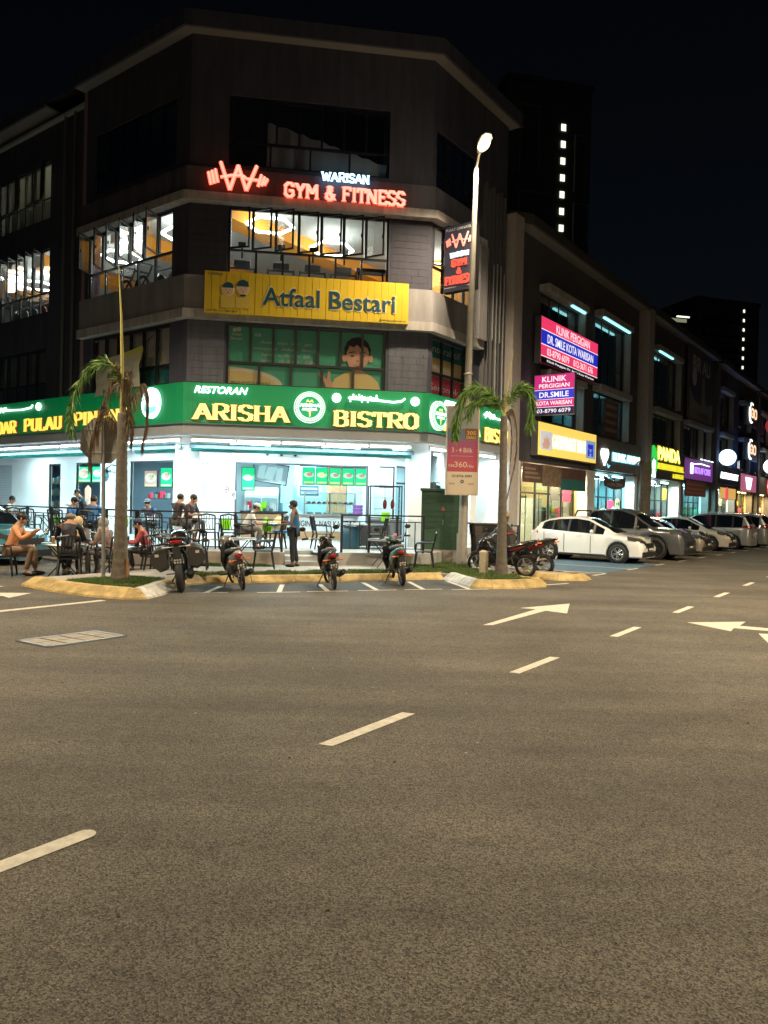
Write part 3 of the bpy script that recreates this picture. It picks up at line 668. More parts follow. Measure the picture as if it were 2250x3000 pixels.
# scattered grit, leaf scraps and litter specks on the road
gr = MB(); rg = random.Random(11)
for _ in range(420):
    x, y = rg.uniform(-9, 10), rg.uniform(1.5, 15); s = rg.uniform(.004, .014); a = rg.uniform(0, 3.1); gr.m = rg.choice((0, 0, 0, 1, 2))
    gr.add([(x+s*math.cos(a), y+s*math.sin(a), .003), (x-s*math.sin(a), y+s*math.cos(a), .004+s*.4), (x-s*math.cos(a), y-s*math.sin(a), .003), (x+s*math.sin(a), y-s*math.cos(a), .004+s*.5)], [(0, 1, 2, 3)])
mk('grit_pale', (.4, .38, .33), .8); mk('grit_dark', (.03, .028, .024), .8); mk('grit_leaf', (.16, .1, .04), .8)
go_ = gr.build('road_grit', ['grit_dark', 'grit_pale', 'grit_leaf'], None, kind='stuff'); go_['label'] = 'scattered grit and scraps on the road'

for u_, z0_, z1_ in ((-6.4, 5.1, 14.8), (-7.0, 5.1, 14.8)):
    pp_ = fm(FL); pp_.tube([(u_, .29, z0_), (u_, .29, z1_)], .055, 8); pp_.build('downpipe', 'frame_grey', bld)
ORD = ['first', 'second', 'third', 'fourth', 'fifth', 'sixth', 'seventh', 'eighth', 'ninth', 'tenth', 'eleventh', 'twelfth', 'thirteenth', 'fourteenth']
for z0, z1 in ((7.73, 7.89), (10.73, 10.89)):
    strip(MB(), [pL(5.2), A, B, pR(4.5)], -.66, -.2, z0, z1).build('slab_edge', 'ceil_grey', bld)
# gym lights and equipment
def ring_light(x, y, z=10.25, r=.72, label='', p=85):
    t = thing('ring_light', label, 'ceiling light', at=(x, y, z), group='hexagonal ring lights under the gym ceiling')
    pts = [(x+r*math.cos(R(60*i+12)), y+r*math.sin(R(60*i+12)), z) for i in range(6)]
    m = MB()
    for a, b2 in zip(pts, pts[1:]+pts[:1]): m.tube([a, b2], .045, 8)
    m.build('light_tube', 'lantern', t)
    m = MB()
    for i in (0, 2, 4): m.tube([pts[i], (pts[i][0], pts[i][1], 10.72)], .008, 4)
    m.build('hanger', 'steel', t)
    l = bpy.data.lights.new('light', 'POINT'); l.energy = p; l.color = (.92, 1, .93); l.shadow_soft_size = .5
    o = bpy.data.objects.new('light', l); COL.objects.link(o); o.parent = t; o.location = (0, 0, -.15)
for x, y, lb in ((-1.95, 24.9, 'hexagonal ring light seen whole through the middle gym window'), (-3.7, 22.9, 'hexagonal ring light behind the upper left panes of the corner gym window'),
             (-9.4, 26.2, 'hexagonal ring light behind the left end of the slanting gym window'), (-6.6, 23.9, 'hexagonal ring light at the right edge of the slanting gym window'),
             (-14.2, 30.0, 'hexagonal ring light behind the far left gym window'), (1.5, 26.8, 'hexagonal ring light deep in the gym near the orange wall'), (-12.5, 28.4, 'low hexagonal ring light at the right end of the far left gym window')):
    ring_light(x, y, label=lb)
def hpos(fr, u, y, z=0): return fr.m @ Vector((u, y, z))
def bench(u, label):
    t = thing('bench_press', label, 'gym machine', FC, (u, 1.1, 7.9), group='gym machines by the corner window')
    m = MB()
    for s in (-.42, .42):
        m.tube([(u+s, 1.0, 7.9), (u+s*.9, 1.1, 8.75)], .035, 6); m.tube([(u+s, 1.5, 7.9), (u+s*.9, 1.4, 8.6)], .035, 6); m.tube([(u+s*.9, 1.0, 8.62), (u+s*.9, 1.5, 8.62)], .03, 6)
    m.tube([(u-.4, 1.1, 8.72), (u+.4, 1.1, 8.72)], .03, 6); m.build('frame', 'gym_grey', t)
    MB().cbox((u, 1.2, 8.86), (.5, .35, .2)).build('pad', 'gym_grey', t, bevel=.04)
    m = MB(); m.tube([(u, 1.0, 9.0), (u, .9, 9.3)], .03, 6); m.cbox((u, .88, 9.36), (.22, .1, .12)); m.build('handle', 'black', t)
for u, lb in ((1.45, 'grey gym machine behind the leftmost pane of the corner gym window'), (2.6, 'low grey bench machine behind the second pane'), (3.55, 'dark grey padded machine at the middle of the gym window'), (4.5, 'wide dark machine with splayed legs behind the fifth pane')): bench(u, lb)
t = thing('weight_bench', 'plain dark bench frame against the orange wall at the right of the gym window', 'gym bench', FC, (5.3, .9, 7.9))
m = MB()
for s in (-.4, .4): m.tube([(5.3+s, .8, 7.9), (5.3+s*.9, .8, 8.75)], .03, 6)
m.build('leg_frame', 'black', t); MB().cbox((5.3, .85, 8.8), (.9, .35, .1)).build('pad', 'black', t)
for i, (u, lb) in enumerate(((-4.3, 'spin bike with a spoked wheel behind the left of the slanting gym window'), (-3.4, 'spin bike seen through the middle of the slanting gym window'))):
    t = thing('spin_bike', lb, 'exercise bike', FL, (u, .9, 7.9)); m = MB()
    m.ring((u, .9, 8.5), .34, .05, n=20); 
    for k in range(6): m.tube([(u, .9, 8.5), (u+.32*math.cos(k*1.05), .9, 8.5+.32*math.sin(k*1.05))], .015, 5)
    m.build('flywheel', 'black', t)
    m = MB(); m.tube([(u-.1, .9, 8.5), (u+.3, .95, 8.9), (u+.45, .95, 9.15)], .035, 6); m.tube([(u+.3, .95, 8.9), (u-.4, .95, 9.1), (u-.5, .95, 9.2)], .03, 6); m.tube([(u+.2, .7, 9.2), (u+.5, 1.2, 9.15)], .02, 6); m.build('frame', 'gym_grey', t)
for fr, u0, n, lb in ((FL, -2.4, 3, 'rack of round weight plates by the slanting gym window'), (FL, -11.2, 5, 'rack of round weight plates in the far left gym window')):
    t = thing('weight_rack', lb, 'weight rack', fr, (u0, .9, 7.9)); m = MB()
    m.box(u0-.3, u0+n*.62, .92, .98, 8.0, 8.06); m.box(u0-.3, u0+n*.62, .92, .98, 8.85, 8.9); m.box(u0-.3, u0-.24, .92, .98, 7.9, 8.9); m.build('frame', 'steel', t)
    for k in range(n):
        m = MB(); m.T = None; m.disc((u0+k*.62, 8.45), .27, .84, .9, 20); m.build('weight_plate', ('gym_grey', 'offwhite', mk('plate_blue', (.08, .25, .3), .5) if 'plate_blue' not in M else 'plate_blue', mk('plate_red', (.5, .12, .1), .5) if 'plate_red' not in M else 'plate_red')[k % 4], t)
# ---------------------------------------------------------------- gym sign
gym = thing('gym_sign', 'red lit gym and fitness lettering with a barbell emblem above the middle floor windows', 'sign', FC, (3.4, -.17, 10.2))
def emblem(root, cx, cz, s, y, grow, m, name, fr=None):
    mb = MB(); lay = [0]
    def bar(a, b2, t):
        lay[0] += 1; d = math.hypot(b2[0]-a[0], b2[1]-a[1]); nx, nz = -(b2[1]-a[1])/d*(t/2+grow), (b2[0]-a[0])/d*(t/2+grow); q = y-lay[0]*.0008
        mb.xz([(a[0]+nx, a[1]+nz), (b2[0]+nx, b2[1]+nz), (b2[0]-nx, b2[1]-nz), (a[0]-nx, a[1]-nz)], q-.03, q)
    def p(x, z): return (cx+x*s, cz+z*s)
    for a, b2 in (((-.62, .5), (-.28, -.48)), ((-.28, -.48), (.0, .42)), ((.0, .42), (.3, -.46)), ((.3, -.46), (.66, .46))): bar(p(*a), p(*b2), .1*s)
    for a, b2 in (((-.62, -.05), (-.2, .05)), ((-.2, .05), (.18, .06)), ((.18, .06), (.3, -.04)), ((.3, -.04), (.72, -.06))): bar(p(*a), p(*b2), .07*s)
    for x in (-.98, -.86, -.74): bar(p(x-.06, .02+(x+.86)*.5+.16-.02), p(x+.04, -.3+(x+.86)*.4), .085*s)
    for x in (.78, .9, 1.0): bar(p(x+.05, .14-(x-.8)*.6), p(x-.07, -.28+(x-.8)*.3), .085*s)
    return mb.build(name, m, root)
emblem(gym, 1.36, 10.8, .78, -.36, .018, 'text_red', 'emblem_rim'); emblem(gym, 1.36, 10.8, .78, -.4, -.012, 'text_redface', 'emblem')
strokes(MB(), 'GYM & FITNESS', 2.66, 6.08, 10.37, 10.76, -.36, .066, .056, .045, .016).build('lettering_rim', 'text_red', gym)
strokes(MB(), 'GYM & FITNESS', 2.66, 6.08, 10.37, 10.76, -.4, .06, .05, .04, -.004).build('lettering', 'text_redface', gym)
strokes(MB(), 'WARISAN', 3.7, 5.05, 10.92, 11.16, -.36, .042, .032, .025, .004).build('lettering', 'text_blue', gym)
text('PUSAT GIMNASIUM DAN KECERGASAN', 4.6, 6.2, 10.22, 10.27, -.18+.0, gym, 'frame_black', .002, .01)
for pos, c_, p_, sx in (((1.4, -.5, 10.75), (1, .12, .06), 9, 1.2), ((4.4, -.5, 10.6), (1, .12, .06), 16, 3.2)): area(gym, pos, sx, .3, p_, c_, (R(-90), 0, 0))
# blade sign
blade = thing('gym_blade_sign', 'dark hanging gym sign with red emblem and lettering beside the street lamp', 'sign', Frame(FR.m @ Vector((.6, -.1, 0)), FR.rz-R(90)), (.55, 0, 9))
# its frame: x runs outward from the wall to the viewer's left -> use a frame facing the camera
def boxsign(root, u0, u1, z0, z1, y0=-.09, y1=.09, m='frame_black', face=None):
    MB().box(u0, u1, y0, y1, z0, z1).build('sign_box', m, root)
    if face: MB().box(u0+.02, u1-.02, y0-.006, y0-.001, z0+.02, z1-.02).build('sign_face', face, root)
mk('blade_face', (.03, .03, .04), .4, emit=(.1, .09, .12), es=.25)
boxsign(blade, .04, 1.14, 8.12, 10.1, face='blade_face')
text('PUSAT GIMNASIUM', .1, 1.08, 9.93, 10.01, -.1, blade, 'white', .002, .01)
emblem(blade, .59, 9.62, .44, -.1, .0, glow('blade_red', (1, .1, .06), .9), 'emblem')
M['blade_red'] = glow('blade_red_text', (1, .12, .07), .9, (.5, .05, .03))
strokes(MB(), 'WARISAN', .28, .9, 9.13, 9.27, -.1, .045, .035, .02).build('lettering', glow('blade_blue', (.55, .8, 1), .9), blade)
strokes(MB(), 'GYM', .34, .84, 8.86, 9.06, -.1, .06, .05, .035).build('lettering', 'blade_red', blade)
strokes(MB(), '&', .52, .66, 8.64, 8.79, -.1, .045, .04, 0).build('lettering', 'blade_red', blade)
strokes(MB(), 'FITNESS', .12, 1.06, 8.34, 8.57, -.1, .065, .05, .035).build('lettering', 'blade_red', blade)
MB().box(.08, 1.1, -.102, -.097, 8.25, 8.265).build('underline', 'white', blade)
m = MB(); m.tube([(-.1, 0, 9.7), (.1, 0, 9.7)], .03, 6); m.tube([(-.1, 0, 8.4), (.1, 0, 8.4)], .03, 6); m.build('bracket', 'frame_grey', blade)
# ---------------------------------------------------------------- kindergarten sign
ys = thing('kindergarten_sign', 'long yellow ribbed kindergarten sign with navy lettering and two round child faces', 'sign', FC, (3.4, -.2, 7.5))
for i in range(29):
    a = .5+i*(5.79/29); MB().box(a+.003, a+5.79/29-.003, -.32-(.006 if i % 2 else 0), -.24, 7.0, 8.17).build('sign_strip', 'yellow_sign', ys)
MB().box(.52, 6.27, -.235, -.17, 7.02, 8.15).build('sign_back', 'frame_grey', ys)
for u in (.95, 3.4, 6.0): MB().box(u-.03, u+.03, -.24, -.18, 6.88, 7.0).build('bracket', 'black', ys)
mk('navy_print', (.005, .07, .11), .5); mk('print_pale', (.8, .68, .35), .5)
text('Atfaal Bestari', 2.06, 5.93, 7.26, 7.85, -.333, ys, 'print_pale', .002, .055)
text('Atfaal Bestari', 2.1, 5.89, 7.29, 7.81, -.337, ys, 'navy_print', .003, .03)
text('TADIKA', .58, 1.0, 8.06, 8.12, -.331, ys, 'navy_print', .001, .015); text('NO. TEL : 019-247 3605', .56, 1.42, 7.05, 7.1, -.331, ys, 'navy_print', .001, .015)
text('MPSEPANG/800-0-07735', 5.45, 6.22, 7.05, 7.09, -.331, ys, 'navy_print', .001, .01)
for cx, cz, kind in ((1.15, 7.68, 0), (1.56, 7.72, 1)):
    poly_print(ys, 'print_body', mk('print_robe', (.66, .48, .08), .5) if 'print_robe' not in M else 'print_robe', [(cx-.2, 7.16), (cx+.2, 7.16), (cx+.19, 7.5), (cx, 7.6), (cx-.19, 7.5)], -.331)
    poly_print(ys, 'print_face', 'print_pale', circ(cx, cz, .19, 20), -.334)
    poly_print(ys, 'print_face', mk('print_face_skin', (.72, .5, .3), .5) if 'print_face_skin' not in M else 'print_face_skin', circ(cx, cz-.02, .15, 18), -.338)
    poly_print(ys, 'print_hat', 'navy_print', circ(cx, cz+.04, .155, 12, 1, 0, 180) if kind == 0 else [(cx-.17, cz+.06), (cx+.17, cz+.06), (cx+.13, cz+.2), (cx, cz+.25), (cx-.13, cz+.2)], -.342)
    for s in (-.055, .055): poly_print(ys, 'print_eye', 'navy_print', circ(cx+s, cz-.02, .018, 8, .6), -.342)
    poly_print(ys, 'print_mouth', 'print_lip', circ(cx, cz-.09, .03, 8, .4), -.342)
poly_print(ys, 'print_bow', 'navy_print', [(1.48, 7.5), (1.64, 7.55), (1.64, 7.5), (1.48, 7.55)], -.35)
# ---------------------------------------------------------------- bistro fascia sign
bs = thing('bistro_sign', 'long green fascia sign with glowing yellow bistro lettering wrapping round the building corner', 'sign', at=A+Vector((0, 0, 4.5)))
path = [pL(20), A, B, pR(5.2)]
mkg = [pL(20), pL(10), A, B, pR(5.2)]
strip(MB(), mkg, .02, .1, 3.92, 5.07).build('sign_board', 'green_sign', bs)
# thin ribs of the panel seams
m = MB()
for fr, a, b2 in ((FC, .1, 6.9), (FL, -19.9, -.1), (FR, .1, 5.1)):
    m.T = fr.m; n = int((b2-a)/.12)
    for i in range(n): m.box(a+i*.12, a+i*.12+.012, -.104, -.1, 3.94, 5.05)
m.build('panel_rib', 'green_sign', bs, kind='stuff')
strip(MB(), mkg, .1, .13, 3.9, 3.93).build('sign_trim', 'awning_grey', bs)
def sub(fr, name, label, at): return thing(name, label, 'sign lettering', fr, at)
# lettering follows in facade frames, grouped under the sign
def fr_part(fr, mb, name, m): mb.T = fr.m; return mb.build(name, m, bs)
def fstrokes(fr, s, u0, u1, z0, z1):
    for y, g, m_, nm in ((-.14, .02, 'text_orange', 'lettering_rim'), (-.19, 0, 'text_yellow', 'lettering')):
        mb = MB(); mb.T = fr.m; strokes(mb, s, u0, u1, z0, z1, y, .135, .045, .045, g, gap=.2).build(nm, m_, bs)
fstrokes(FC, 'ARISHA', .3, 2.87, 4.03, 4.47); fstrokes(FC, 'BISTRO', 4.22, 6.66, 3.99, 4.42)
fstrokes(FL, 'NASI KANDAR', -13.6, -9.05, 3.98, 4.4); fstrokes(FL, 'PULAU', -8.45, -6.05, 4.0, 4.42); fstrokes(FL, 'PINANG', -5.3, -2.3, 4.06, 4.47)
fstrokes(FR, 'ARISHA', .72, 2.75, 4.02, 4.46); fstrokes(FR, 'BISTRO', 3.2, 5.16, 3.92, 4.36)
def ftext(fr, s, u0, u1, z0, z1, y, m_, ext=.02, bold=0, shear=0):
    o = text(s, 0, u1-u0, 0, z1-z0, 0, bs, m_, ext, bold, shear)
    off = OFF[bs.name]
    o.data.transform(Matrix.Translation(off)); o.data.transform(fr.m @ Matrix.Translation((u0, y, z0))); o.data.transform(Matrix.Translation(-off)); return o
ftext(FC, 'RESTORAN', .26, 1.75, 4.77, 4.97, -.16, 'text_white', .02, .04, .3); ftext(FR, 'RESTORAN', .72, 1.9, 4.8, 4.96, -.16, 'text_white', .02, .04, .3)
ftext(FC, 'NO. LESEN MPSEPANG 400-12/5/2', .05, 1.4, 3.97, 4.0, -.11, 'offwhite', .001)
def scribble(fr, u0, u1, zc):       # jawi line: a run of joined rounded letters with a long tail
    mb = MB(); mb.T = fr.m; w = u1-u0; rnd = random.Random(3); x = u0
    while x < u0+w*.48:
        mb.tube([(x, -.16, zc+.0), (x+.04, -.16, zc+rnd.uniform(.02, .08)), (x+.09, -.16, zc-.01)], .035, 6)
        if rnd.random() < .6: mb.ball((x+.05, -.17, zc+rnd.choice((.11, -.08))), .025, 8, 6)
        x += .085
    mb.tube([(u0+.02, -.165, zc), (u0+w*.55, -.165, zc-.03), (u0+w*.8, -.165, zc-.06), (u1-.1, -.165, zc-.02), (u1, -.165, zc+.06)], .032, 6)
    return mb.build('jawi_lettering', 'text_white', bs, smooth=True)
scribble(FC, 4.62, 6.28, 4.8); scribble(FL, -11.6, -8.0, 4.84); scribble(FR, 3.2, 4.5, 4.78)
for fr, u, z, r in ((FC, 4.27, 4.8, .13), (FC, 6.58, 4.79, .13), (FL, -7.62, 4.83, .13), (FR, 4.72, 4.7, .12)):
    mb = MB(); mb.T = fr.m; mb.disc((u, z), r, -.19, -.13); mb.build('light_disc', 'text_white', bs)
M['logo_green'] = glow('logo_green', (0, .42, .17), .6, (.01, .3, .12)); M['logo_white'] = glow('logo_white', (.8, 1, .93), 1.15)
def logo(fr, u, z, r):
    y = -.13
    def dsc(rr, y0, m_, nm): mb = MB(); mb.T = fr.m; mb.disc((u, z), rr, y0-.008, y0, 40); mb.build(nm, m_, bs)
    mb = MB(); mb.T = fr.m; mb.disc((u, z), r, -.2, -.11, 40); mb.build('logo_box', 'logo_white', bs)
    dsc(r*.95, -.202, 'logo_green', 'logo_ring'); dsc(r*.9, -.212, 'logo_white', 'logo_ring'); dsc(r*.68, -.222, 'logo_green', 'logo_ring')
    for k in range(40):
        a = R(k*9); mb = MB()
        if k % 10 == 5: continue
        mb.T = fr.m; c_ = (u+r*.79*math.cos(a), -.222, z+r*.79*math.sin(a)); mb.cbox(c_, (r*.05, .006, r*.13), (0, -a+R(90), 0)); mb.build('ring_letter', 'logo_green', bs)
    for s in (-1, 1):
        mb = MB(); mb.T = fr.m; q = u+s*r*.12
        mb.xz([(q-r*.13, z+r*.28), (q-r*.03, z+r*.5), (q, z+r*.42), (q+r*.03, z+r*.5), (q+r*.13, z+r*.28), (q, z+r*.36)], -.236-.002*s, -.23-.002*s); mb.build('logo_leaf', 'text_yellow', bs)
    mb = MB(); mb.T = fr.m; strokes(mb, 'ARISHA', u-r*.62, u+r*.62, z+r*.02, z+r*.2, -.225, r*.08, r*.05).build('logo_name', 'logo_white', bs)
    mb = MB(); mb.T = fr.m; mb.xz([(u-r*.5, z-r*.22), (u+r*.5, z-r*.22), (u+r*.45, z-r*.06), (u-r*.45, z-r*.06)], -.236, -.23); mb.build('logo_ribbon', 'logo_white', bs)
    mb = MB(); mb.T = fr.m; mb.xz([(u-.02*r, z-r*.6), (u+r*.06, z-r*.6), (u+r*.08, z-r*.28), (u+r*.25, z-r*.32), (u+r*.02, z-r*.24), (u-r*.2, z-r*.3), (u-.04*r, z-r*.3)], -.236, -.23); mb.build('logo_palm', 'text_yellow', bs)
logo(FC, 3.5, 4.49, .45); logo(FR, .4, 4.44, .44)
M['logo_cyan'] = glow('logo_cyan', (.02, .75, .8), 1.3); M['logo_ice'] = glow('logo_ice', (.72, .98, 1), 2.2)
for fr, u, z, sx, sz_ in ((FL, -1.34, 4.55, .42, .45), (FR, 5.0, 4.72, .17, .3)):
    mb = MB(); mb.T = fr.m; mb.disc((u, z), sx, -.2, -.12, 32, sz_/sx); mb.build('logo_box', 'logo_ice', bs)
    mb = MB(); mb.T = fr.m; mb.disc((u, z-.16*sz_/.45), sx*.72, -.206, -.202, 24, .5); mb.build('logo_wave', 'logo_cyan', bs)
    mb = MB(); mb.T = fr.m; mb.xz([(u-sx*.5, z+.02), (u+sx*.5, z+.02), (u+sx*.5, z-.12), (u-sx*.5, z-.12)], -.214, -.208); mb.build('logo_band', 'logo_ice', bs)
# ---------------------------------------------------------------- verandah: beam, soffit, tubes, awnings
strip(MB(), mkg, -.02, .06, 3.62, 3.9).build('beam', 'soffit', bld)
def tubes(fr, us, L_, label, y=.1, z=3.46, p=34):
    for i, u in enumerate(us):
        lb = label.replace('white', 'single white') if len(us) == 1 else ORD[i]+' '+label.replace('white fluorescent ', '')+(' from the corner' if fr is not FC else ' from the left')
        t = thing('tube_light', lb, 'tube light', fr, (u, y, z), group='fluorescent tubes under the bistro eaves')
        m = MB(); m.tube([(u-L_/2, y, z), (u+L_/2, y, z)], .024, 8); m.build('tube', 'tube', t)
        MB().box(u-L_/2-.03, u+L_/2+.03, y-.03, y+.03, z+.04, z+.1).build('batten', 'white', t)
        m = MB(); m.box(u-L_/2-.035, u-L_/2, y-.03, y+.03, z-.03, z+.04); m.box(u+L_/2, u+L_/2+.035, y-.03, y+.03, z-.03, z+.04); m.build('end_cap', 'white', t)
        area(t, (u, y+.1, z-.07), L_, .12, p, (.62, .93, 1))
tubes(FC, [.8+1.28*i for i in range(5)], 1.2, 'white fluorescent tube under the front bistro sign, counted')
tubes(FL, [-.9-1.28*i for i in range(13)], 1.2, 'white fluorescent tube under the left bistro sign, counted')
tubes(FR, [.9, 2.3, 3.9], 1.1, 'white fluorescent tube under the right bistro sign, counted')
# inner tubes light the verandah ceiling and walls
for fr, us, w_ in ((FC, (1.8, 4.6), 'front'), (FL, (-2.2, -5.4, -8.8, -12.5), 'left'), (FR, (1.2, 3.6), 'right')):
    tubes(fr, us, 1.2, 'white fluorescent tube on the terrace ceiling by the '+w_+' wall, counted', y=1.7, z=3.5, p=125)
def awning(fr, u0, u1, label):
    t = thing('awning', label, 'awning', fr, ((u0+u1)/2, .95, 3.25)); m = MB()
    m.tube([(u0, .95, 3.27), (u1, .95, 3.25)], .075, 10); m.build('roller', 'teal_awning', t)
    m = MB(); n = 24
    m.add([q for i in range(n+1) for q in ((u0+(u1-u0)*i/n, .45, 3.40+.01*math.sin(i*1.3)), (u0+(u1-u0)*i/n, .93, 3.31))], [(2*i, 2*i+2, 2*i+3, 2*i+1) for i in range(n)]); m.build('canvas', 'teal_awning', t)
    MB().box(u0, u1, .42, .47, 3.26, 3.35).build('front_bar', 'awning_grey', t)
    for a in (u0+.3, u1-1.6):
        m = MB(); m.tube([(a, .9, 3.2), (a+1.3, .6, 3.18)], .022, 6); m.tube([(a+1.3, .6, 3.18), (a+.9, .5, 3.28)], .018, 6); m.build('folding_arm', 'steel', t)
awning(FC, .1, 6.7, 'rolled teal awning along the front of the bistro'); awning(FL, -14.5, -4.9, 'rolled teal awning along the far left bistro front'); awning(FL, -3.6, -.7, 'short rolled teal awning beside the corner column')
# columns
for fr, u, nm in ((FC, -.02, 'a'), (FC, 6.98, 'b'), (FL, -15.0, 'c')):
    m = fm(fr); m.box(u-.34, u+.34, .95, 1.5, .45, 3.62); m.build('column', 'white', bld)
m = fm(FR); m.box(3.2, 3.55, .3, .7, .13, 3.62); m.build('column', 'white', bld)
# ground floor wall, 2.8 m behind the eaves
wall(FC, 1.16, 5.82, .45, 3.62, [(1.28, 5.62, .45, 3.02)], 2.8, .15).build('wall', 'white', bld)
wall(FL, -19, -1.16, .45, 3.62, [(-6.63, -4.12, .45, 3.12), (-10.22, -8.5, .45, 3.12), (-12.22, -11.31, .45, 3.1), (-18.6, -15.22, .45, 3.1)], 2.8, .15).build('wall', 'white', bld)
wall(FR, 1.16, 4.6, .13, 3.62, [(2.4, 4.4, .13, 3.1)], 2.8, .15).build('wall', 'white', bld)
m = fm(FR); m.box(4.6, 4.72, .0, 8, .13, 3.62); m.build('party_wall', 'white', bld)
for u0, u1, z1 in ((-6.63, -4.12, 3.12), (-10.22, -8.5, 3.12), (-12.22, -11.31, 3.1)):
    m = fm(FL); m.box(u0, u0+.05, 2.83, 2.9, .45, z1); m.box(u1-.05, u1, 2.83, 2.9, .45, z1); m.box(u0+.05, u1-.05, 2.83, 2.9, z1-.05, z1); m.build('door_frame', 'frame_black', bld)
m = fm(FC); m.box(1.28, 1.34, 2.83, 2.9, .45, 3.02); m.box(5.56, 5.62, 2.83, 2.9, .45, 3.02); m.box(1.34, 5.56, 2.83, 2.9, 2.97, 3.02); m.build('door_frame', 'frame_grey', bld)
for k in range(24):
    m = fm(FL); m.box(-18.6, -15.24, 2.84-.015*(k % 2), 2.88, .46+k*.11, .46+k*.11+.104); m.build('shutter_slat', 'shutter', bld)
# interior of the bistro
MB().xy([p[:2] for p in foot(8.5)][1:4]+[p[:2] for p in foot(8.5)][:1], 3.2, 3.2).v
vwall(pL(19)+Vector((.596, .803, 0))*6.6, A+Vector((3.4, 8.6, 0)), .45, 3.62).build('inner_wall', mk('inner_blue', (.22, .32, .4), .7), bld)
m = fm(FC); m.box(1.0, 3.2, 7.6, 7.75, .45, 3.62); m.build('inner_wall', mk('inner_cyan', (.5, .66, .7), .6), bld)
for i in range(12):
    a = 3.2+i*.09; m = fm(FC); m.box(a+.004, a+.086, 7.5, 7.6, 2.5, 3.62); m.build('wall_panel', 'wood', bld)
m = fm(FC); m.box(3.2, 4.35, 7.45, 7.6, .45, 2.48); m.build('inner_wall', 'marble_black', bld)
for i in range(11):
    a = 4.35+i*.09; m = fm(FC); m.box(a+.004, a+.086, 7.5, 7.6, .45, 3.62); m.build('wall_panel', 'wood_light', bld)
m = fm(FC); m.box(5.36, 8.2, 7.5, 7.6, .45, 3.62); m.build('inner_wall', 'offwhite', bld)
m = fm(FC); m.box(8.2, 8.3, 2.95, 7.6, .45, 3.62); m.build('inner_wall', 'offwhite', bld)
for x, y, p, w_ in ((2.2, 5.0, 110, 'over the drinks counter'), (5.0, 4.6, 150, 'over the food stall'), (4.2, 6.4, 100, 'before the wooden wall')):
    tubes(FC, [x], 1.2, 'white fluorescent tube inside the bistro '+w_, y=y, z=3.5, p=p)
for x, w_ in ((-5.4, 'wide'), (-9.4, 'middle'), (-12, 'narrow')): tubes(FL, [x], 1.2, 'white fluorescent tube behind the '+w_+' left opening', y=4.4, z=3.5, p=80)
# terrace platform, wall and steps
plat = MB(); nC = Vector((.14608, -.98927, 0)); nLo = Vector((-.59622, -.80282, 0))
kk = 2.2/(1+.70711); PA = A+(nC+nLo)*kk
s0 = A+nC*2.2+Cd*2.85; s1 = A+nC*2.2+Cd*4.25; e1 = A+nC*1.9+Cd*6.75
pts = [pL(20)+nLo*2.2, PA, s0, s0-nC*.75, s1-nC*.75, s1, e1, B+Rd*2.2+Vector((.3, -.1, 0)), pR(4.6)-Vector((-.803, .596, 0))*(-.2), pR(4.6)+Vector((-.803, .596, 0))*9, Vector((-11.4, 40.2, 0)), pL(20)+Vector((.596, .803, 0))*6]
plat.xy([p[:2] for p in pts], .0, .45); struct('terrace', plat, 'tile_grey')
m = MB(); strip(m, [pL(20), A, A+Cd*2.84], 2.2, 2.23, .1, .44); m.build('terrace_wall', 'plinth', bld)
for i in range(2):
    m = MB(); m.T = FC.m; m.box(2.86, 4.24, -2.5+i*.33, -1.44, .13, .24+i*.11); struct('step', m, 'tile_grey')
# floor tiles of the terrace edge are laid as separate slabs
m = MB()
for i in range(24):
    for j in range(5):
        if 2.6 < i*.3 < 4.3 and j < 3: continue
        m.T = FC.m; m.box(-.9+i*.3+.004, -.9+i*.3+.296, -2.18+j*.5+.004, -2.18+j*.5+.496, .45, .456+.001*((i+j) % 2))
m.build('terrace_tiles', 'tile_grey', None, kind='structure')
# fence ------------------------------------------------------------------
def fence(name, a, b2, z0, label, gap=1.35, h=1.02):
    t = thing(name, label, 'railing', at=(a.x, a.y, z0)); d = (b2-a); L_ = d.length; d.normalize()
    T = Matrix.Translation((a.x, a.y, z0)) @ Matrix.Rotation(math.atan2(d.y, d.x), 4, 'Z')
    def p(nm): m = MB(); m.T = T; return m
    m = p(0); m.box(0, L_, -.025, .025, h-.04, h); m.build('top_rail', 'frame_black', t)
    m = p(0); m.box(0, L_, -.015, .015, h-.2, h-.175); m.build('rail', 'frame_black', t)
    m = p(0); m.box(0, L_, -.015, .015, .1, .125); m.build('rail', 'frame_black', t)
    n = max(1, round(L_/gap))
    for i in range(n+1):
        m = p(0); x = min(L_-.03, max(.03, i*L_/n)); m.box(x-.03, x+.03, -.03, .03, 0, h-.041); m.build('post', 'frame_black', t)
    for i in range(n):
        for k in (.33, .66):
            if (i % 2) == 0 or k > .5: m = p(0); x = (i+k)*L_/n; m.box(x-.012, x+.012, -.012, .012, .126, h-.201); m.build('baluster', 'frame_black', t)
PA2 = A+(nC+nLo)*(2.1/(1.7071))
fence('railing', PA2, A+nC*2.1+Cd*2.8, .45, 'black metal railing on the terrace edge left of the steps')
fence('railing', pL(18)+nLo*2.1, PA2, .45, 'long black railing in front of the left terrace tables')
fence('railing', A+nC*2.1+Cd*4.3, A+nC*1.85+Cd*6.6, .45, 'black metal railing between the steps and the green cabinet', gap=.9)
fence('railing', Vector((2.7, 22.6, 0)), Vector((4.6, 25.3, 0)), .13, 'dark railing behind the litter bin')
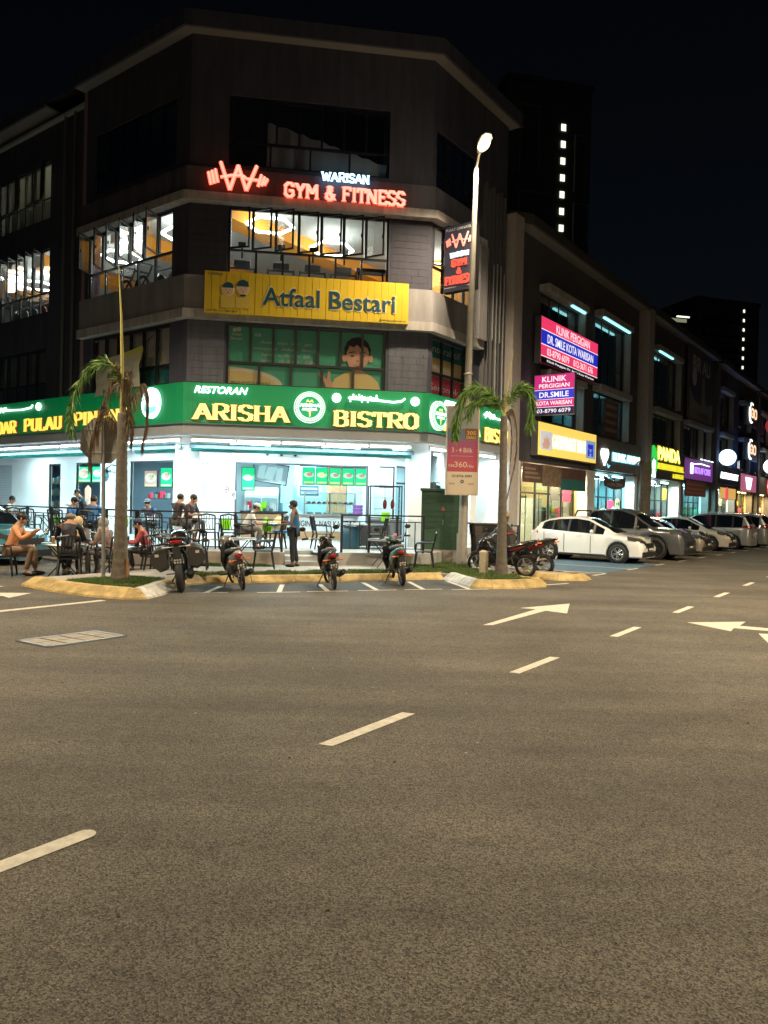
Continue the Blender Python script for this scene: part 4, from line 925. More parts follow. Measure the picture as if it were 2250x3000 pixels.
# ------------------------------------------------------------------ street lamps
def street_lamp(x, y, label, arm=(.2, -.9), power=2600, h=11.0, lean=(.14, -.08), col=(1, .8, .53), seen=True):
    t = thing('street_lamp', label, 'street lamp', at=(x, y, .1), group='street lamps')
    a = Vector(arm); top = (x+lean[0], y+lean[1], h)
    m = MB(); m.tube([(x, y, .1), (x+lean[0]*.45, y+lean[1]*.45, h*.47), top], [.13, .1, .06], 10); m.build('pole', 'pole_paint', t, smooth='auto')
    m = MB(); m.tube([(x, y, .1), (x, y, 1.0)], [.155, .15], 10); m.tube([(x, y, .1), (x, y, .14)], .24, 8); m.build('base_sleeve', 'pole_paint', t, smooth='auto')
    m = MB(); m.ring((x+lean[0]*.47, y+lean[1]*.47, h*.49), .105, .02, 'z', 12, 5); m.build('collar', 'galv', t)
    hd = Vector((top[0]+a.x*.55, top[1]+a.y*.55, h+.42))
    m = MB(); m.tube([top, ((top[0]+hd.x)/2-.05*a.x, (top[1]+hd.y)/2-.05*a.y, h+.28), (hd.x-a.x*.12, hd.y-a.y*.12, h+.4)], .035, 8); m.build('arm', 'pole_paint', t)
    rz = math.atan2(a.y, a.x); T = Matrix.Translation(hd) @ Matrix.Rotation(rz, 4, 'Z') @ Matrix.Rotation(R(-14), 4, 'Y')
    m = MB(); m.T = T; prof = [(-.32, .05, .04), (-.2, .11, .07), (.05, .17, .1), (.3, .16, .08), (.42, .08, .03)]
    for i in range(5):
        for (sx, wy, hz) in [prof[i]]: pass
    vs = []; n = 12
    for sx, wy, hz in prof:
        for j in range(n):
            q = 2*math.pi*j/n; vs.append((sx, wy*math.cos(q), max(0, math.sin(q))*hz+.01 if math.sin(q) > 0 else -.02))
    m.add(vs, [(i*n+j, i*n+(j+1) % n, (i+1)*n+(j+1) % n, (i+1)*n+j) for i in range(4) for j in range(n)]+[tuple(range(n)), tuple(range(4*n, 5*n))][:2])
    m.build('lamp_head', 'galv', t, smooth=True)
    m = MB(); m.T = T @ Matrix.Translation((.07, 0, -.05)); m.ball((0, 0, 0), (.27, .155, .085), 16, 8); m.build('lens', 'lamp_warm' if seen else glow('lamp_lens_soft', (1, .8, .5), 6), t, smooth=True)
    l = bpy.data.lights.new('light', 'SPOT'); l.energy = power; l.color = col; l.spot_size = R(164 if seen else 158 if y < -10 else 128); l.spot_blend = .6 if seen else .45; l.shadow_soft_size = .14
    o = bpy.data.objects.new('light', l); COL.objects.link(o); o.parent = t
    o.location = hd-Vector((x, y, .1))+Vector((0, 0, -.2)); d = Vector((a.x*.25, a.y*.25, -1)); o.rotation_euler = d.to_track_quat('-Z', 'Y').to_euler()
    if seen:
        l2 = bpy.data.lights.new('lens_spill', 'POINT'); l2.energy = 80; l2.color = col; l2.shadow_soft_size = .25; o2 = bpy.data.objects.new('lens_spill', l2); COL.objects.link(o2); o2.parent = t; o2.location = hd-Vector((x, y, .1))+Vector((a.x*.1, a.y*.6, -.3))
    return t
street_lamp(2.17, 20.48, 'lit street lamp on a tall leaning pole carrying an advertisement box near the corner', power=3400)
for x, y, arm, pw, lb in ((-10.5, 11.5, (.95, .1), 6600, 'street lamp on the near pavement beyond the left edge of view'), (9.8, 10.5, (-.8, .4), 7400, 'street lamp on the near pavement beyond the right edge of view'),
             (8.5, -22, (-.3, .9), 17000, 'street lamp behind the viewer'), (-17.5, 13.5, (1, .1), 1800, 'street lamp on the side road beyond the left edge of view'), (17.5, 14.5, (-.8, .6), 7500, 'street lamp across the road from the parked white car'),
             (31, 30.5, (-.8, .6), 4200, 'street lamp across the road from the far parked cars'), (44, 46, (-.8, .6), 3400, 'farthest street lamp on the opposite pavement')):
    street_lamp(x, y, lb, arm, pw, 10.4, (0, 0), seen=False)
# advertisement box on the lamp post
mk('ad_maroon', (.24, .04, .1), .5); mk('ad_red', (.36, .05, .08), .5); mk('ad_cream', (.5, .42, .32), .5); mk('ad_grey', (.2, .2, .19), .5); mk('ad_blue', (.08, .1, .16), .5); mk('ad_gold', (.55, .28, .04), .5)
ad = thing('advertisement_box', 'tall maroon and cream property advertisement box strapped to the lamp post', 'advert sign', Frame((2.1, 20.12, 0), R(4)), (0, 0, 3.2))
MB().box(-.45, .42, -.1, .12, 2.05, 4.45).build('box', 'ad_cream', ad)
for z0, z1, m_ in ((2.07, 2.68, 'ad_cream'), (2.68, 3.0, 'ad_red'), (3.0, 3.3, mk('ad_mid', (.3, .045, .1), .5)), (3.3, 3.52, 'ad_maroon'), (3.52, 3.84, 'ad_blue'), (3.84, 4.43, 'ad_grey')):
    MB().box(-.44, .39, -.106, -.101, z0, z1).build('printed_panel', m_, ad)
m = MB(); m.box(.03, .36, -.109, -.107, 3.55, 3.85); m.build('printed_panel', mk('ad_brown', (.12, .05, .02), .5), ad)
text('3 - 4 Bilik', -.32, .24, 3.2, 3.33, -.107, ad, 'ad_cream', .001, .004); text('RM', -.4, -.25, 2.8, 2.88, -.107, ad, 'ad_cream', .001, .004)
text('360', -.24, .1, 2.8, 2.95, -.107, ad, 'ad_cream', .001, .012); text('ribu', .11, .28, 2.8, 2.88, -.107, ad, 'ad_cream', .001, .004)
MB().box(-.36, .27, -.109, -.107, 3.1, 3.106).build('rule', 'ad_cream', ad)
text('03-8706 8989', -.3, .24, 2.53, 2.6, -.107, ad, 'frame_black', .001, .02); text('305', .08, .32, 3.68, 3.78, -.11, ad, 'ad_gold', .001, .02); text('DEALS', .07, .33, 3.57, 3.65, -.11, ad, 'ad_gold', .001, .02)
m = MB(); m.ring((-.02, -.108, 2.42), .035, .012, n=16, m=4); m.build('logo', 'frame_black', ad)
for a in (-.38, .14): MB().box(a, a+.16, -.108, -.107, 2.33, 2.38).build('logo', mk('ad_tan', (.34, .27, .19), .5) if 'ad_tan' not in M else 'ad_tan', ad)
m = MB(); m.box(.0, .15, .12, .3, 4.0, 4.05); m.box(.0, .15, .12, .3, 2.4, 2.45); m.build('bracket', 'galv', ad)
# ------------------------------------------------------------------ shop row along the right
mk('row_wall', (.085, .08, .095), .8, var=.12, vs=2, bump=.15); mk('row_pier', (.15, .135, .13), .8, var=.12, vs=2, bump=.15); mk('row_maroon', (.13, .04, .05), .8, var=.1)
mk('lit_cyan_wall', (.45, .75, .8), .7); mk('shop_wall', (.7, .7, .66), .7); mk('shop_cream', (.75, .6, .35), .7)
M['strip_cyan'] = glow('strip_cyan', (.35, .95, 1), 1.6)
def shop_unit(t0, t1, label, wall_m='row_wall', zr=11.95, wins=(), front='show', inner='shop_wall', lcol=(.8, .95, 1), lp=50, door=(.3, .7), detail=True, strip=None, mull=4, ztop=3.4):
    c = (t0+t1)/2; t = thing('shophouse', label, 'shop building', FR, (c, 0, 0), group='terraced shophouses along the right')
    T = None; W_ = wins
    holes = [(w[0], w[1], w[2], w[3]) for w in W_]
    def local(frm): m = MB(); return m
    us = sorted({t0+.01, t1-.01, *[h[0] for h in holes], *[h[1] for h in holes]}); m = MB()
    for a, b2 in zip(us, us[1:]):
        z = 3.45
        for h in sorted([(h[2], h[3]) for h in holes if h[0] <= a+1e-6 and h[1] >= b2-1e-6]):
            if h[0] > z: m.box(a, b2, 0, .2, z, h[0])
            z = max(z, h[1])
        if z < zr: m.box(a, b2, 0, .2, z, zr)
    m.build('wall', wall_m, t)
    MB().box(t0+.02, t1-.02, -.5, .3, zr-.2, zr-.1).build('soffit', 'eaves', t)
    m = MB(); m.add([(t0+.01, -.6, zr-.22), (t1-.01, -.6, zr-.22), (t1-.01, -.6, zr+.12), (t0+.01, -.6, zr+.12), (t0+.01, -.5, zr-.22), (t1-.01, -.5, zr-.22), (t1-.01, 5, zr+2.4), (t0+.01, 5, zr+2.4)], [(0, 1, 2, 3), (3, 2, 6, 7), (0, 3, 7, 4), (1, 5, 6, 2), (0, 4, 5, 1)]); m.build('roof', 'roof', t)
    MB().box(t0+.01, t1-.01, .3, 9, 3.42, 3.5).build('floor_slab', 'ceil_grey', t)
    for h in W_:
        a, b2, z0, z1 = h[:4]; lit = h[4] if len(h) > 4 else None
        m = MB(); y, d, fw = .06, .06, .05
        m.box(a, b2, y, y+d, z0, z0+fw); m.box(a, b2, y, y+d, z1-fw, z1); zt = z0+(z1-z0)*.32
        m.box(a+fw, b2-fw, y, y+d, zt-.02, zt+.02)
        n = h[5] if len(h) > 5 else mull; cells = []
        for i in range(n+1):
            x = a+(b2-a-fw)*i/n
            m.box(x, x+fw, y, y+d, z0+fw, zt-.021); m.box(x, x+fw, y, y+d, zt+.021, z1-fw)
            if i < n: cells += [(x+fw, a+(b2-a-fw)*(i+1)/n, z0+fw, zt-.02), (x+fw, a+(b2-a-fw)*(i+1)/n, zt+.02, z1-fw)]
        wd = m.build('window', 'frame_black', t)
        if detail:
            for q in cells: MB().box(q[0]+.002, q[1]-.002, y+.02, y+.028, q[2]+.002, q[3]-.002).build('pane', G['dark'], wd)
        else: MB().box(a+fw, b2-fw, y+.02, y+.028, z0+fw, z1-fw).build('pane', G['dark'], wd)
        MB().box(a-.15, b2+.12, -.42, -.002, z1, z1+.26).build('window_hood', 'ledge', t)
        MB().box(b2+.0, b2+.1, -.3, -.002, z0-.1, z1-.002).build('window_fin', 'ledge', t)
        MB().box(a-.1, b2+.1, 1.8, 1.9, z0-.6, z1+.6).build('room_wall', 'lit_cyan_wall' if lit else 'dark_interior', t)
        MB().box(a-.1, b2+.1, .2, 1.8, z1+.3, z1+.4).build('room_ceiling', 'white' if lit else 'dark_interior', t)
        if strip: MB().box(a+.2+(b2-a)*strip[0], a+(b2-a)*strip[1], -.36, -.26, z1-.07, z1-.002).build('strip_light', 'strip_cyan', t) if z0 > 7 else None
        if lit: area(t, ((a+b2)/2, .9, z1+.2), b2-a-.6, .5, lit, (.25, .9, 1))
    # shopfront
    for a, b2 in ((t0+.01, t0+.42), (t1-.42, t1-.01)): MB().box(a, b2, -.1, .35, .12, 3.44).build('pier', 'white' if detail else 'row_pier', t)
    m = MB(); y = .5
    x0, x1 = t0+.42, t1-.42; n = 5
    for i in range(n+1): x = x0+(x1-x0-.07)*i/n; m.box(x, x+.07, y, y+.07, .15, ztop-.07)
    m.box(x0, x1, y, y+.07, ztop-.07, ztop); m.box(x0, x1, y+.002, y+.068, 2.3, 2.36)
    fr_ = m.build('shopfront', 'frame_black', t)
    for i in range(n): x = x0+(x1-x0-.07)*i/n; MB().box(x+.072, x0+(x1-x0-.07)*(i+1)/n-.002, y+.03, y+.038, .15, ztop-.08).build('pane', G['show'], fr_)
    m = MB(); m.box(t0+.02, t1-.02, 4.6, 4.7, .12, 3.4); m.box(t0+.02, t0+.1, .36, 4.6, .12, 3.4); m.box(t1-.1, t1-.02, .36, 4.6, .12, 3.4); m.build('room_wall', inner, t)
    MB().box(t0+.1, t1-.1, 0, 4.6, .1, .14).build('floor', 'tile_grey', t)
    rnd = random.Random(int(t0*10)); gm_ = ('red', 'yellow_sign', 'film_green', 'white', 'plate_blue', 'orange_wall', 'lp_pink', 'frame_grey')
    for k in range(3):     # stocked shelving on the side wall that faces the street corner
        y0 = .8+k*1.05; m = MB(); m.box(t1-.5, t1-.11, y0, y0+.95, .14, 2.0+rnd.uniform(-.4, .5)); s_ = m.build('shelf_unit', ('frame_grey', 'wood', 'offwhite')[rnd.randrange(3)], t)
        for j in range(4):
            for q in range(4): MB().box(t1-.58, t1-.51, y0+q*.235+.02, y0+q*.235+.2, .3+j*.42, .3+j*.42+rnd.uniform(.18, .34)).build('goods', gm_[rnd.randrange(8)], s_)
    for k in range(4):
        x = x0+.2+k*(x1-x0)/4; h = rnd.uniform(1.0, 2.2); w = rnd.uniform(.4, .9); MB().box(x, x+w, 1.6+rnd.random(), 2.9, .14, .14+h).build('display', gm_[rnd.randrange(8)], t)
    for k in range(2): MB().disc((x0+.9+k*2.6, 2.3+.2*k), .01, 0, .001, 6)
    for k in range(3):
        i = rnd.randrange(5); x = x0+(x1-x0-.07)*i/5+.12; z = rnd.uniform(.8, 2.4); MB().box(x, x+.75, y-.03 if False else .46, .49, z, z+rnd.uniform(.35, .8)).build('poster', gm_[rnd.randrange(8)], t)
    MB().box(t0+.5, t0+.56, .3, .34, .15, 2.6).build('door_post', 'frame_grey', t)
    ms = MB()
    for i in range(n): x = x0+.55+(x1-x0-.5)*i/n; ms.box(x, x+.03, y+.01, y+.03, .15, 2.28)
    ms.build('glazing_bar', 'frame_black', t)
    m = MB(); 
    for x in (x0+(x1-x0)*.3, x0+(x1-x0)*.7): m.box(x-.6, x+.6, 2.6, 2.7, 3.3, 3.36); m.box(x-.6, x+.6, .15, .25, 3.3, 3.36)
    m.build('ceiling_lamp', glow('ceil_lamp_%d' % int(t0), lcol, 9), t)
    area(t, (c, 2.4, 3.25), x1-x0-1, .6, lp*3.2, lcol); area(t, (c, .1, 3.22), x1-x0-1, .3, lp*4, lcol)
    return t
shop_unit(5.62, 12.93, 'dark shophouse next to the corner building, above the yellow furniture sign', wins=[(7.6, 11.3, 7.25, 9.9), (7.9, 11.3, 5.1, 6.75, 40, 3)], inner='shop_cream', lcol=(1, .8, .45), lp=120, strip=(.55, .98))
shop_unit(12.97, 19.1, 'shophouse with a teal lit upper window behind the clinic sign', wins=[(13.2, 17.0, 7.3, 10.2), (13.2, 17.0, 5.1, 6.95, 30, 4)], inner='lit_cyan_wall', lcol=(.5, .95, 1), lp=90, strip=(0, .95))
shop_unit(20.12, 27.1, 'shophouse above the yellow durian stall sign', wins=[(21.4, 25.8, 7.6, 10.2), (21.4, 25.8, 5.1, 6.95)], lcol=(.7, 1, .95), lp=90, strip=(.0, .6))
shop_unit(27.12, 34.2, 'shophouse carrying a tall dark poster above a purple cafe sign', wall_m='row_pier', wins=[(27.8, 31.2, 5.1, 6.95), (31.5, 33.2, 5.1, 6.95, None, 2)], lcol=(.4, .95, 1), lp=80, detail=False)
shop_unit(35.2, 42.2, 'shophouse with a navy sign and blue light on its upper wall', wins=[(36.2, 39.6, 7.8, 10.1), (36.2, 39.6, 5.1, 7.0)], lcol=(.95, 1, .75), lp=90, detail=False)
shop_unit(42.22, 48.7, 'blue lit shophouse behind the pink drink sign', wins=[(43, 46, 8.2, 10.0), (43, 46, 5.1, 7.2)], lcol=(1, .75, .3), inner='shop_cream', lp=100, detail=False)
shop_unit(49.6, 56.6, 'shophouse with a round red sign near the right edge', wins=[(50.6, 54.4, 7.8, 10.1), (50.6, 54.4, 5.1, 7.0)], lcol=(1, .7, .35), inner='shop_cream', lp=100, detail=False)
shop_unit(56.62, 63.6, 'farthest shophouse at the right edge of the row', wins=[(57.6, 61.4, 7.8, 10.1), (57.6, 61.4, 5.1, 7.0)], lcol=(.8, .9, 1), lp=80, detail=False)
MB().box(19.25, 20.05, -.5, .6, .13, 11.9).build('dividing_pier', 'pilaster', None, frame=FR); bpy.context.scene.collection.objects[-1]
dp = bpy.data.objects['dividing_pier']; tag(dp, 'tall pale dividing pier between the clinic and the durian stall', 'pier')
dp = MB().box(34.35, 35.1, -.4, .6, .13, 11.6).build('dividing_pier', 'row_pier', None, frame=FR); tag(dp, 'tall dim dividing pier between the purple sign and the navy sign', 'pier')
dp = MB().box(48.8, 49.5, -.4, .6, .13, 11.6).build('dividing_pier', 'row_pier', None, frame=FR); tag(dp, 'narrow dividing pier beside the pink drink sign', 'pier')
def signbox(name, label, fr, u0, u1, z0, z1, y0, y1, m, cat='sign'):
    t = thing(name, label, cat, fr, ((u0+u1)/2, y0, (z0+z1)/2)); MB().box(u0, u1, y0, y1, z0, z1).build('sign_box', 'frame_grey', t)
    MB().box(u0+.02, u1-.02, y0-.006, y0-.001, z0+.02, z1-.02).build('sign_face', m, t); return t
M['lp_yellow'] = glow('lightbox_yellow', (1, .7, .14), .95, (.6, .4, .05)); M['lp_magenta'] = glow('blade_magenta', (.75, .02, .25), .7, (.4, .05, .15))
s = signbox('clinic_sign', 'large slanting pink and blue dental clinic lightbox on the upper wall', FR, 6.95, 12.65, 7.12, 8.86, -.35, -.1, 'lp_pink')
MB().box(6.97, 12.63, -.362, -.357, 7.82, 8.36).build('colour_band', 'lp_blue', s); MB().box(6.97, 12.63, -.362, -.357, 7.14, 7.38).build('colour_band', 'frame_black', s)
for z in (7.38, 7.815, 8.36): MB().box(6.97, 12.63, -.365, -.3575, z, z+.03).build('white_rule', 'lp_white', s)
text('KLINIK PERGIGIAN', 8.3, 11.7, 8.45, 8.77, -.36, s, 'lp_white', .002); text('DR. SMILE KOTA WARISAN', 7.5, 12.1, 7.93, 8.26, -.366, s, 'lp_white', .002, .03)
text('03-8790 6079    012-3671 676', 7.5, 12.1, 7.48, 7.74, -.36, s, 'lp_white', .002, .004); text('Klinik Pergigian Dr. Smile Kota Warisan', 7.5, 12.2, 7.2, 7.31, -.366, s, 'lp_white', .002, .006)
def bladeframe(t): return Frame(FR.m @ Vector((t, 0, 0)), FR.rz-R(90))
fb = bladeframe(7.1)
s = signbox('clinic_blade_sign', 'hanging magenta and navy dental clinic sign with a phone number', fb, .1, 1.68, 5.17, 6.66, -.09, .09, 'lp_magenta')
MB().box(.12, 1.66, -.102, -.097, 5.75, 6.08).build('colour_band', 'lp_blue', s); MB().box(.12, 1.66, -.102, -.097, 5.19, 5.45).build('colour_band', mk('navy_band', (.02, .02, .06), .4, emit=(.03, .02, .12), es=.5), s)
for z in (5.45, 5.735, 6.08): MB().box(.12, 1.66, -.105, -.0975, z, z+.015).build('white_rule', 'lp_white', s)
text('KLINIK', .42, 1.36, 6.38, 6.58, -.1, s, 'lp_white', .002, .02); text('PERGIGIAN', .3, 1.48, 6.16, 6.31, -.1, s, 'lp_white', .002, .02)
text('DR.SMILE', .32, 1.46, 5.81, 6.01, -.106, s, 'lp_white', .002, .03); text('KOTA WARISAN', .2, 1.58, 5.53, 5.68, -.1, s, 'lp_white', .002, .02); text('03-8790 6079', .24, 1.54, 5.25, 5.39, -.106, s, 'lp_white', .002, .008)
s = signbox('furniture_sign', 'yellow lightbox of the furniture shop with white letters and two pictures', FR, 7.0, 12.88, 3.72, 4.98, -.3, -.02, 'lp_yellow')
M['pic_blue'] = glow('picture_blue', (.25, .45, .8), .6); M['pic_pale'] = glow('picture_pale', (.7, .75, .85), .6); M['pic_skin'] = glow('picture_skin', (.75, .32, .2), .55)
MB().box(7.2, 8.25, -.312, -.307, 3.95, 4.65).build('picture', 'pic_pale', s); MB().box(11.7, 12.75, -.312, -.307, 3.9, 4.65).build('picture', 'pic_blue', s)
poly_print(s, 'picture_flower', 'pic_skin', [(7.45, 4.0), (7.9, 4.0), (8.1, 4.2), (7.98, 4.3), (8.05, 4.45), (7.85, 4.35), (7.75, 4.58), (7.65, 4.35), (7.45, 4.45), (7.5, 4.25), (7.35, 4.15)], -.314)
for q in ((11.9, 12.5, 4.3, 4.5), (11.9, 12.1, 4.0, 4.28), (12.3, 12.5, 4.0, 4.28), (12.0, 12.4, 4.12, 4.18)): MB().box(q[0], q[1], -.318, -.314, q[2], q[3]).build('picture_chair', 'lp_blue', s)
text('GALERI PERABOT INDAH', 8.3, 11.65, 4.05, 4.6, -.31, s, 'lp_white', .02, .05)
s = signbox('clinic_awani_sign', 'grey ribbed clinic sign with white and teal lit letters and a heart', FR, 12.98, 19.05, 3.5, 4.95, -.25, -.02, mk('rib_grey', (.22, .2, .19), .6))
for i in range(30): MB().box(13.05+i*.2, 13.09+i*.2, -.275, -.256, 3.54, 4.92).build('sign_rib', 'rib_grey', s)
M['text_teal'] = glow('lit_teal', (.2, .85, 1), 1.1)
text('KLINIK AWANI', 14.9, 18.7, 3.96, 4.38, -.31, s, 'text_teal', .03, .05); text('KLINIK AWANI', 14.93, 18.67, 3.99, 4.35, -.35, s, 'text_white', .005, .01)
hrt = [(13.9+.42*(16*math.sin(R(a))**3)/16, 4.15+.42*(13*math.cos(R(a))-5*math.cos(R(2*a))-2*math.cos(R(3*a))-math.cos(R(4*a)))/16) for a in range(0, 360, 12)]
MB().xz(hrt, -.36, -.28).build('heart_emblem', 'text_white', s); m = MB(); m.tube([(14.3, -.3, 3.8), (14.45, -.3, 3.65), (14.6, -.3, 3.75)], .03, 5); m.build('stethoscope', 'text_teal', s)
s = thing('shop_banner', 'maroon and teal furniture banner hung below the yellow sign', 'banner', FR, (9.3, -.05, 3))
mk('ban_maroon', (.16, .09, .08), .7, var=.3, vs=3); mk('ban_teal', (.04, .22, .22), .7); mk('ban_tan', (.3, .22, .15), .7, var=.5, vs=5)
for u0, u1, z0, z1, m_ in ((6.3, 8.0, 2.7, 3.4, 'ban_maroon'), (8.0, 9.8, 2.6, 3.4, 'ban_tan'), (9.8, 12.4, 2.95, 3.4, 'ban_maroon'), (9.8, 12.4, 2.5, 2.95, 'ban_teal')): MB().box(u0, u1, -.06, -.05, z0, z1).build('banner_panel', m_, s)

for k in range(3): MB().box(6.5, 7.8-.2*k, -.066, -.061, 2.85+k*.16, 2.93+k*.16).build('print_row', 'ad_tan', s)
s = thing('shop_banner', 'dark swagged opening banner under the grey clinic sign', 'banner', FR, (15.6, -.1, 3)); m = MB(); n = 10
m.add([q for i in range(n+1) for q in ((14.4+i*.3, -.1, 3.35-.25*math.sin(math.pi*i/n)), (14.5+i*.28, -.1, 2.85-.15*math.sin(math.pi*i/n)))], [(2*i, 2*i+2, 2*i+3, 2*i+1) for i in range(n)]); m.build('cloth', 'ban_maroon', s); text('NOW OPEN', 14.9, 16.9, 2.83, 3.0, -.12, s, 'offwhite', .001, .02)
for u, z, c_, lb in ((17.4, 1.6, 'offwhite', 'pale round animal sticker, left one on the clinic glass'), (17.9, 2.0, 'film_yellow', 'yellow round animal sticker, top one on the clinic glass'), (18.2, 1.4, 'offwhite', 'pale round animal sticker, lowest right on the clinic glass')):
    t = thing('cartoon_sticker', lb, 'sticker', FR, (u, .4, z), group='animal stickers on the clinic glass'); MB().disc((u, z), .32, .44, .46).build('sticker_face', c_, t)
    for s2 in (-.12, .12): MB().disc((u+s2, z+.05), .08, .43, .439, 12).build('sticker_eye', 'frame_black', t)
s = thing('window_banner', 'dark cloth banner with rows of print in the lit upper clinic window', 'banner', FR, (15.6, .02, 6)); MB().box(14.6, 16.4, .0, .02, 5.15, 6.75).build('cloth', 'ban_maroon', s)
for k in range(4): MB().box(14.75, 16.2, -.008, -.002, 5.35+k*.36, 5.5+k*.36).build('print_row', 'ad_tan', s)
# durian stall
mk('panda_board', (.05, .04, .045), .6)
s = signbox('durian_sign', 'dark sign with glowing yellow durian stall letters', FR, 20.2, 27.0, 3.45, 5.3, -.25, -.02, 'panda_board')
M['t_yel'] = glow('lit_yellow_bright', (1, .95, .25), 2.2); M['t_yel2'] = glow('lit_yellow_rim', (.85, .75, .0), 1.0)
text('PANDA', 21.75, 26.0, 4.45, 5.22, -.29, s, 't_yel2', .02, .09); text('PANDA', 21.8, 25.95, 4.5, 5.17, -.33, s, 't_yel', .005, .03)
text('DURIAN HOUSE STALL', 21.75, 26.9, 3.98, 4.32, -.29, s, 't_yel2', .03, .05); text('& BREEZE', 24.7, 26.9, 3.6, 3.85, -.29, s, 't_yel2', .02, .05)
M['lit_green'] = glow('lit_green', (.03, .6, .08), 1.1, (.05, .4, .1)); durian = [(21.0+.62*(1+(.1 if i % 2 else 0))*math.cos(R(i*12)), 4.35+.75*(1+(.1 if i % 2 else 0))*math.sin(R(i*12))) for i in range(30)]
MB().xz(durian, -.34, -.26).build('durian_emblem', 'lit_green', s); poly_print(s, 'panda_face', 'text_white', circ(21.0, 4.15, .3, 16), -.35)
for s2 in (-.13, .13): poly_print(s, 'panda_eye', 'frame_black', circ(21.0+s2, 4.2, .07, 10), -.36); poly_print(s, 'panda_ear', 'frame_black', circ(21+s2*1.8, 4.42, .09, 10), -.345)
MB().box(20.75, 21.35, -.34, -.28, 3.5, 3.85).build('cup_emblem', 'text_white', s)
s = signbox('cafe_sign', 'purple lit cafe sign under the tall dark poster', FR, 27.2, 34.1, 3.7, 4.95, -.25, -.02, glow('purple_face', (.22, .05, .3), .5, (.2, .08, .25)))
text('MOLAF CAFE', 29.4, 33.4, 4.1, 4.5, -.28, s, glow('lit_violet', (.45, .2, 1), 1.3), .02, .05); MB().box(28.5, 29.0, -.3, -.27, 4.05, 4.7).build('tooth_emblem', 'text_white', s); m = MB(); m.tube([(29.1, -.28, 4.65), (31, -.28, 4.75), (33, -.28, 4.7)], .03, 5); m.build('swoosh', 'text_white', s)
m = MB()
for k in range(4): m.box(30.6+k*.9, 31.1+k*.9, -.35, -.3, 5.0, 5.06)
m.build('sign_lamp', 'text_white', s)
s = signbox('cafe_board', 'faded red menu board below the purple cafe sign', FR, 27.8, 32.6, 2.7, 3.65, -.2, -.12, mk('faded_red', (.35, .1, .1), .6, var=.2, vs=3)); 
for k in range(3): MB().box(28.0, 32.2, -.212, -.207, 2.85+k*.26, 2.93+k*.26).build('print_row', 'ad_tan', s)
s = signbox('tall_poster', 'tall dark poster with two figures hung across two floors', FR, 27.5, 33.3, 7.3, 11.6, -.3, -.2, mk('poster_dark', (.09, .1, .14), .6))
text('BIR ALI', 28.3, 32.4, 10.3, 11.2, -.31, s, 'offwhite', .002, .03); mk('poster_pale', (.3, .28, .26), .6)
poly_print(s, 'poster_ground', 'poster_pale', [(27.6, 7.35), (33.2, 7.35), (33.2, 8.7), (31.8, 8.4), (31, 9.0), (30.5, 8.3), (28.8, 8.5), (27.6, 9.2)], -.31)
poly_print(s, 'poster_figure', 'offwhite', circ(28.7, 9.9, .5, 14, 1.1), -.312); poly_print(s, 'poster_figure', 'poster_pale', [(30.4, 7.9), (31.4, 7.9), (31.2, 9.8), (31, 10.2), (30.8, 10.2), (30.5, 9.8)], -.314); text('03-8706 0806', 29.5, 32.2, 7.6, 7.9, -.32, s, 'poster_dark', .002, .02)
s = signbox('grocer_sign', 'navy sign with bold white lettering on the blue lit shophouse', FR, 36.0, 42.1, 3.7, 4.8, -.25, -.02, mk('navy_face', (.02, .03, .08), .5)); text('AL IKHLAS MART', 36.3, 41.9, 4.1, 4.55, -.28, s, 'text_white', .02, .04)
s = signbox('grocer_board', 'small red and yellow promotion board under the navy sign', FR, 36.6, 41.6, 2.7, 3.5, -.2, -.12, glow('promo', (.9, .5, .1), .7)); MB().disc((38.6, 3.05), .5, -.22, -.205).build('promo_disc', glow('promo_red', (1, .05, .1), .8), s)
s = signbox('drink_sign', 'pink drink shop lightbox with a white cup', FR, 42.4, 48.5, 3.4, 4.75, -.35, -.1, glow('pinkbox', (.5, .08, .22), .7)); MB().xz([(44.2, 4.5), (46.6, 4.5), (46.3, 4.0), (46, 3.6), (44.8, 3.6), (44.5, 4.0)], -.4, -.36).build('cup_emblem', 'text_white', s)
s = signbox('red_round_sign', 'red round sign with white letters on a cream panel by the right edge', FR, 49.7, 56.5, 3.35, 4.8, -.35, -.1, mk('cream_face', (.4, .36, .26), .6)); MB().disc((54.2, 4.1), .95, -.42, -.36, 28, .72).build('red_disc', glow('red_disc', (1, .03, .06), 1.0), s); text('PIZZA', 53.4, 55.1, 3.95, 4.25, -.44, s, 'text_white', .01, .05)
for z0, z1, n_ in ((8.6, 10.6, 'upper'), (5.9, 7.6, 'lower')):
    s = signbox('round_logo_sign', n_+' of the two dark square signs with a glowing ring logo', FR, 43.6, 48.5, z0, z1, -.35, -.2, mk('brown_face', (.09, .07, .05), .6) if 'brown_face' not in M else 'brown_face')
    zc = (z0+z1)/2; m = MB(); m.ring((45.6, -.4, zc), .75, .06, a0=R(60), a1=R(290), n=20, m=6); m.build('ring_logo', 'text_white', s); strokes(MB(), 'GO', 45.4, 47.6, zc-.3, zc+.35, -.4, .12, .1).build('lettering', glow('warm_white', (1, .6, .35), 1.6) if n_ == 'upper' else bpy.data.materials['warm_white'], s)
s = thing('globe_lamp', 'large white glowing globe sign above the red round sign', 'globe lamp', FR, (51.2, -1.0, 5.7)); m = MB(); m.ball((51.2, -1.0, 5.7), .62, 20, 12); m.build('globe', glow('globe_white', (.9, .95, 1), 3), s, smooth=True); m = MB(); m.tube([(51.2, 0, 5.7), (51.2, -.9, 5.7)], .04, 6); m.build('bracket', 'frame_grey', s)
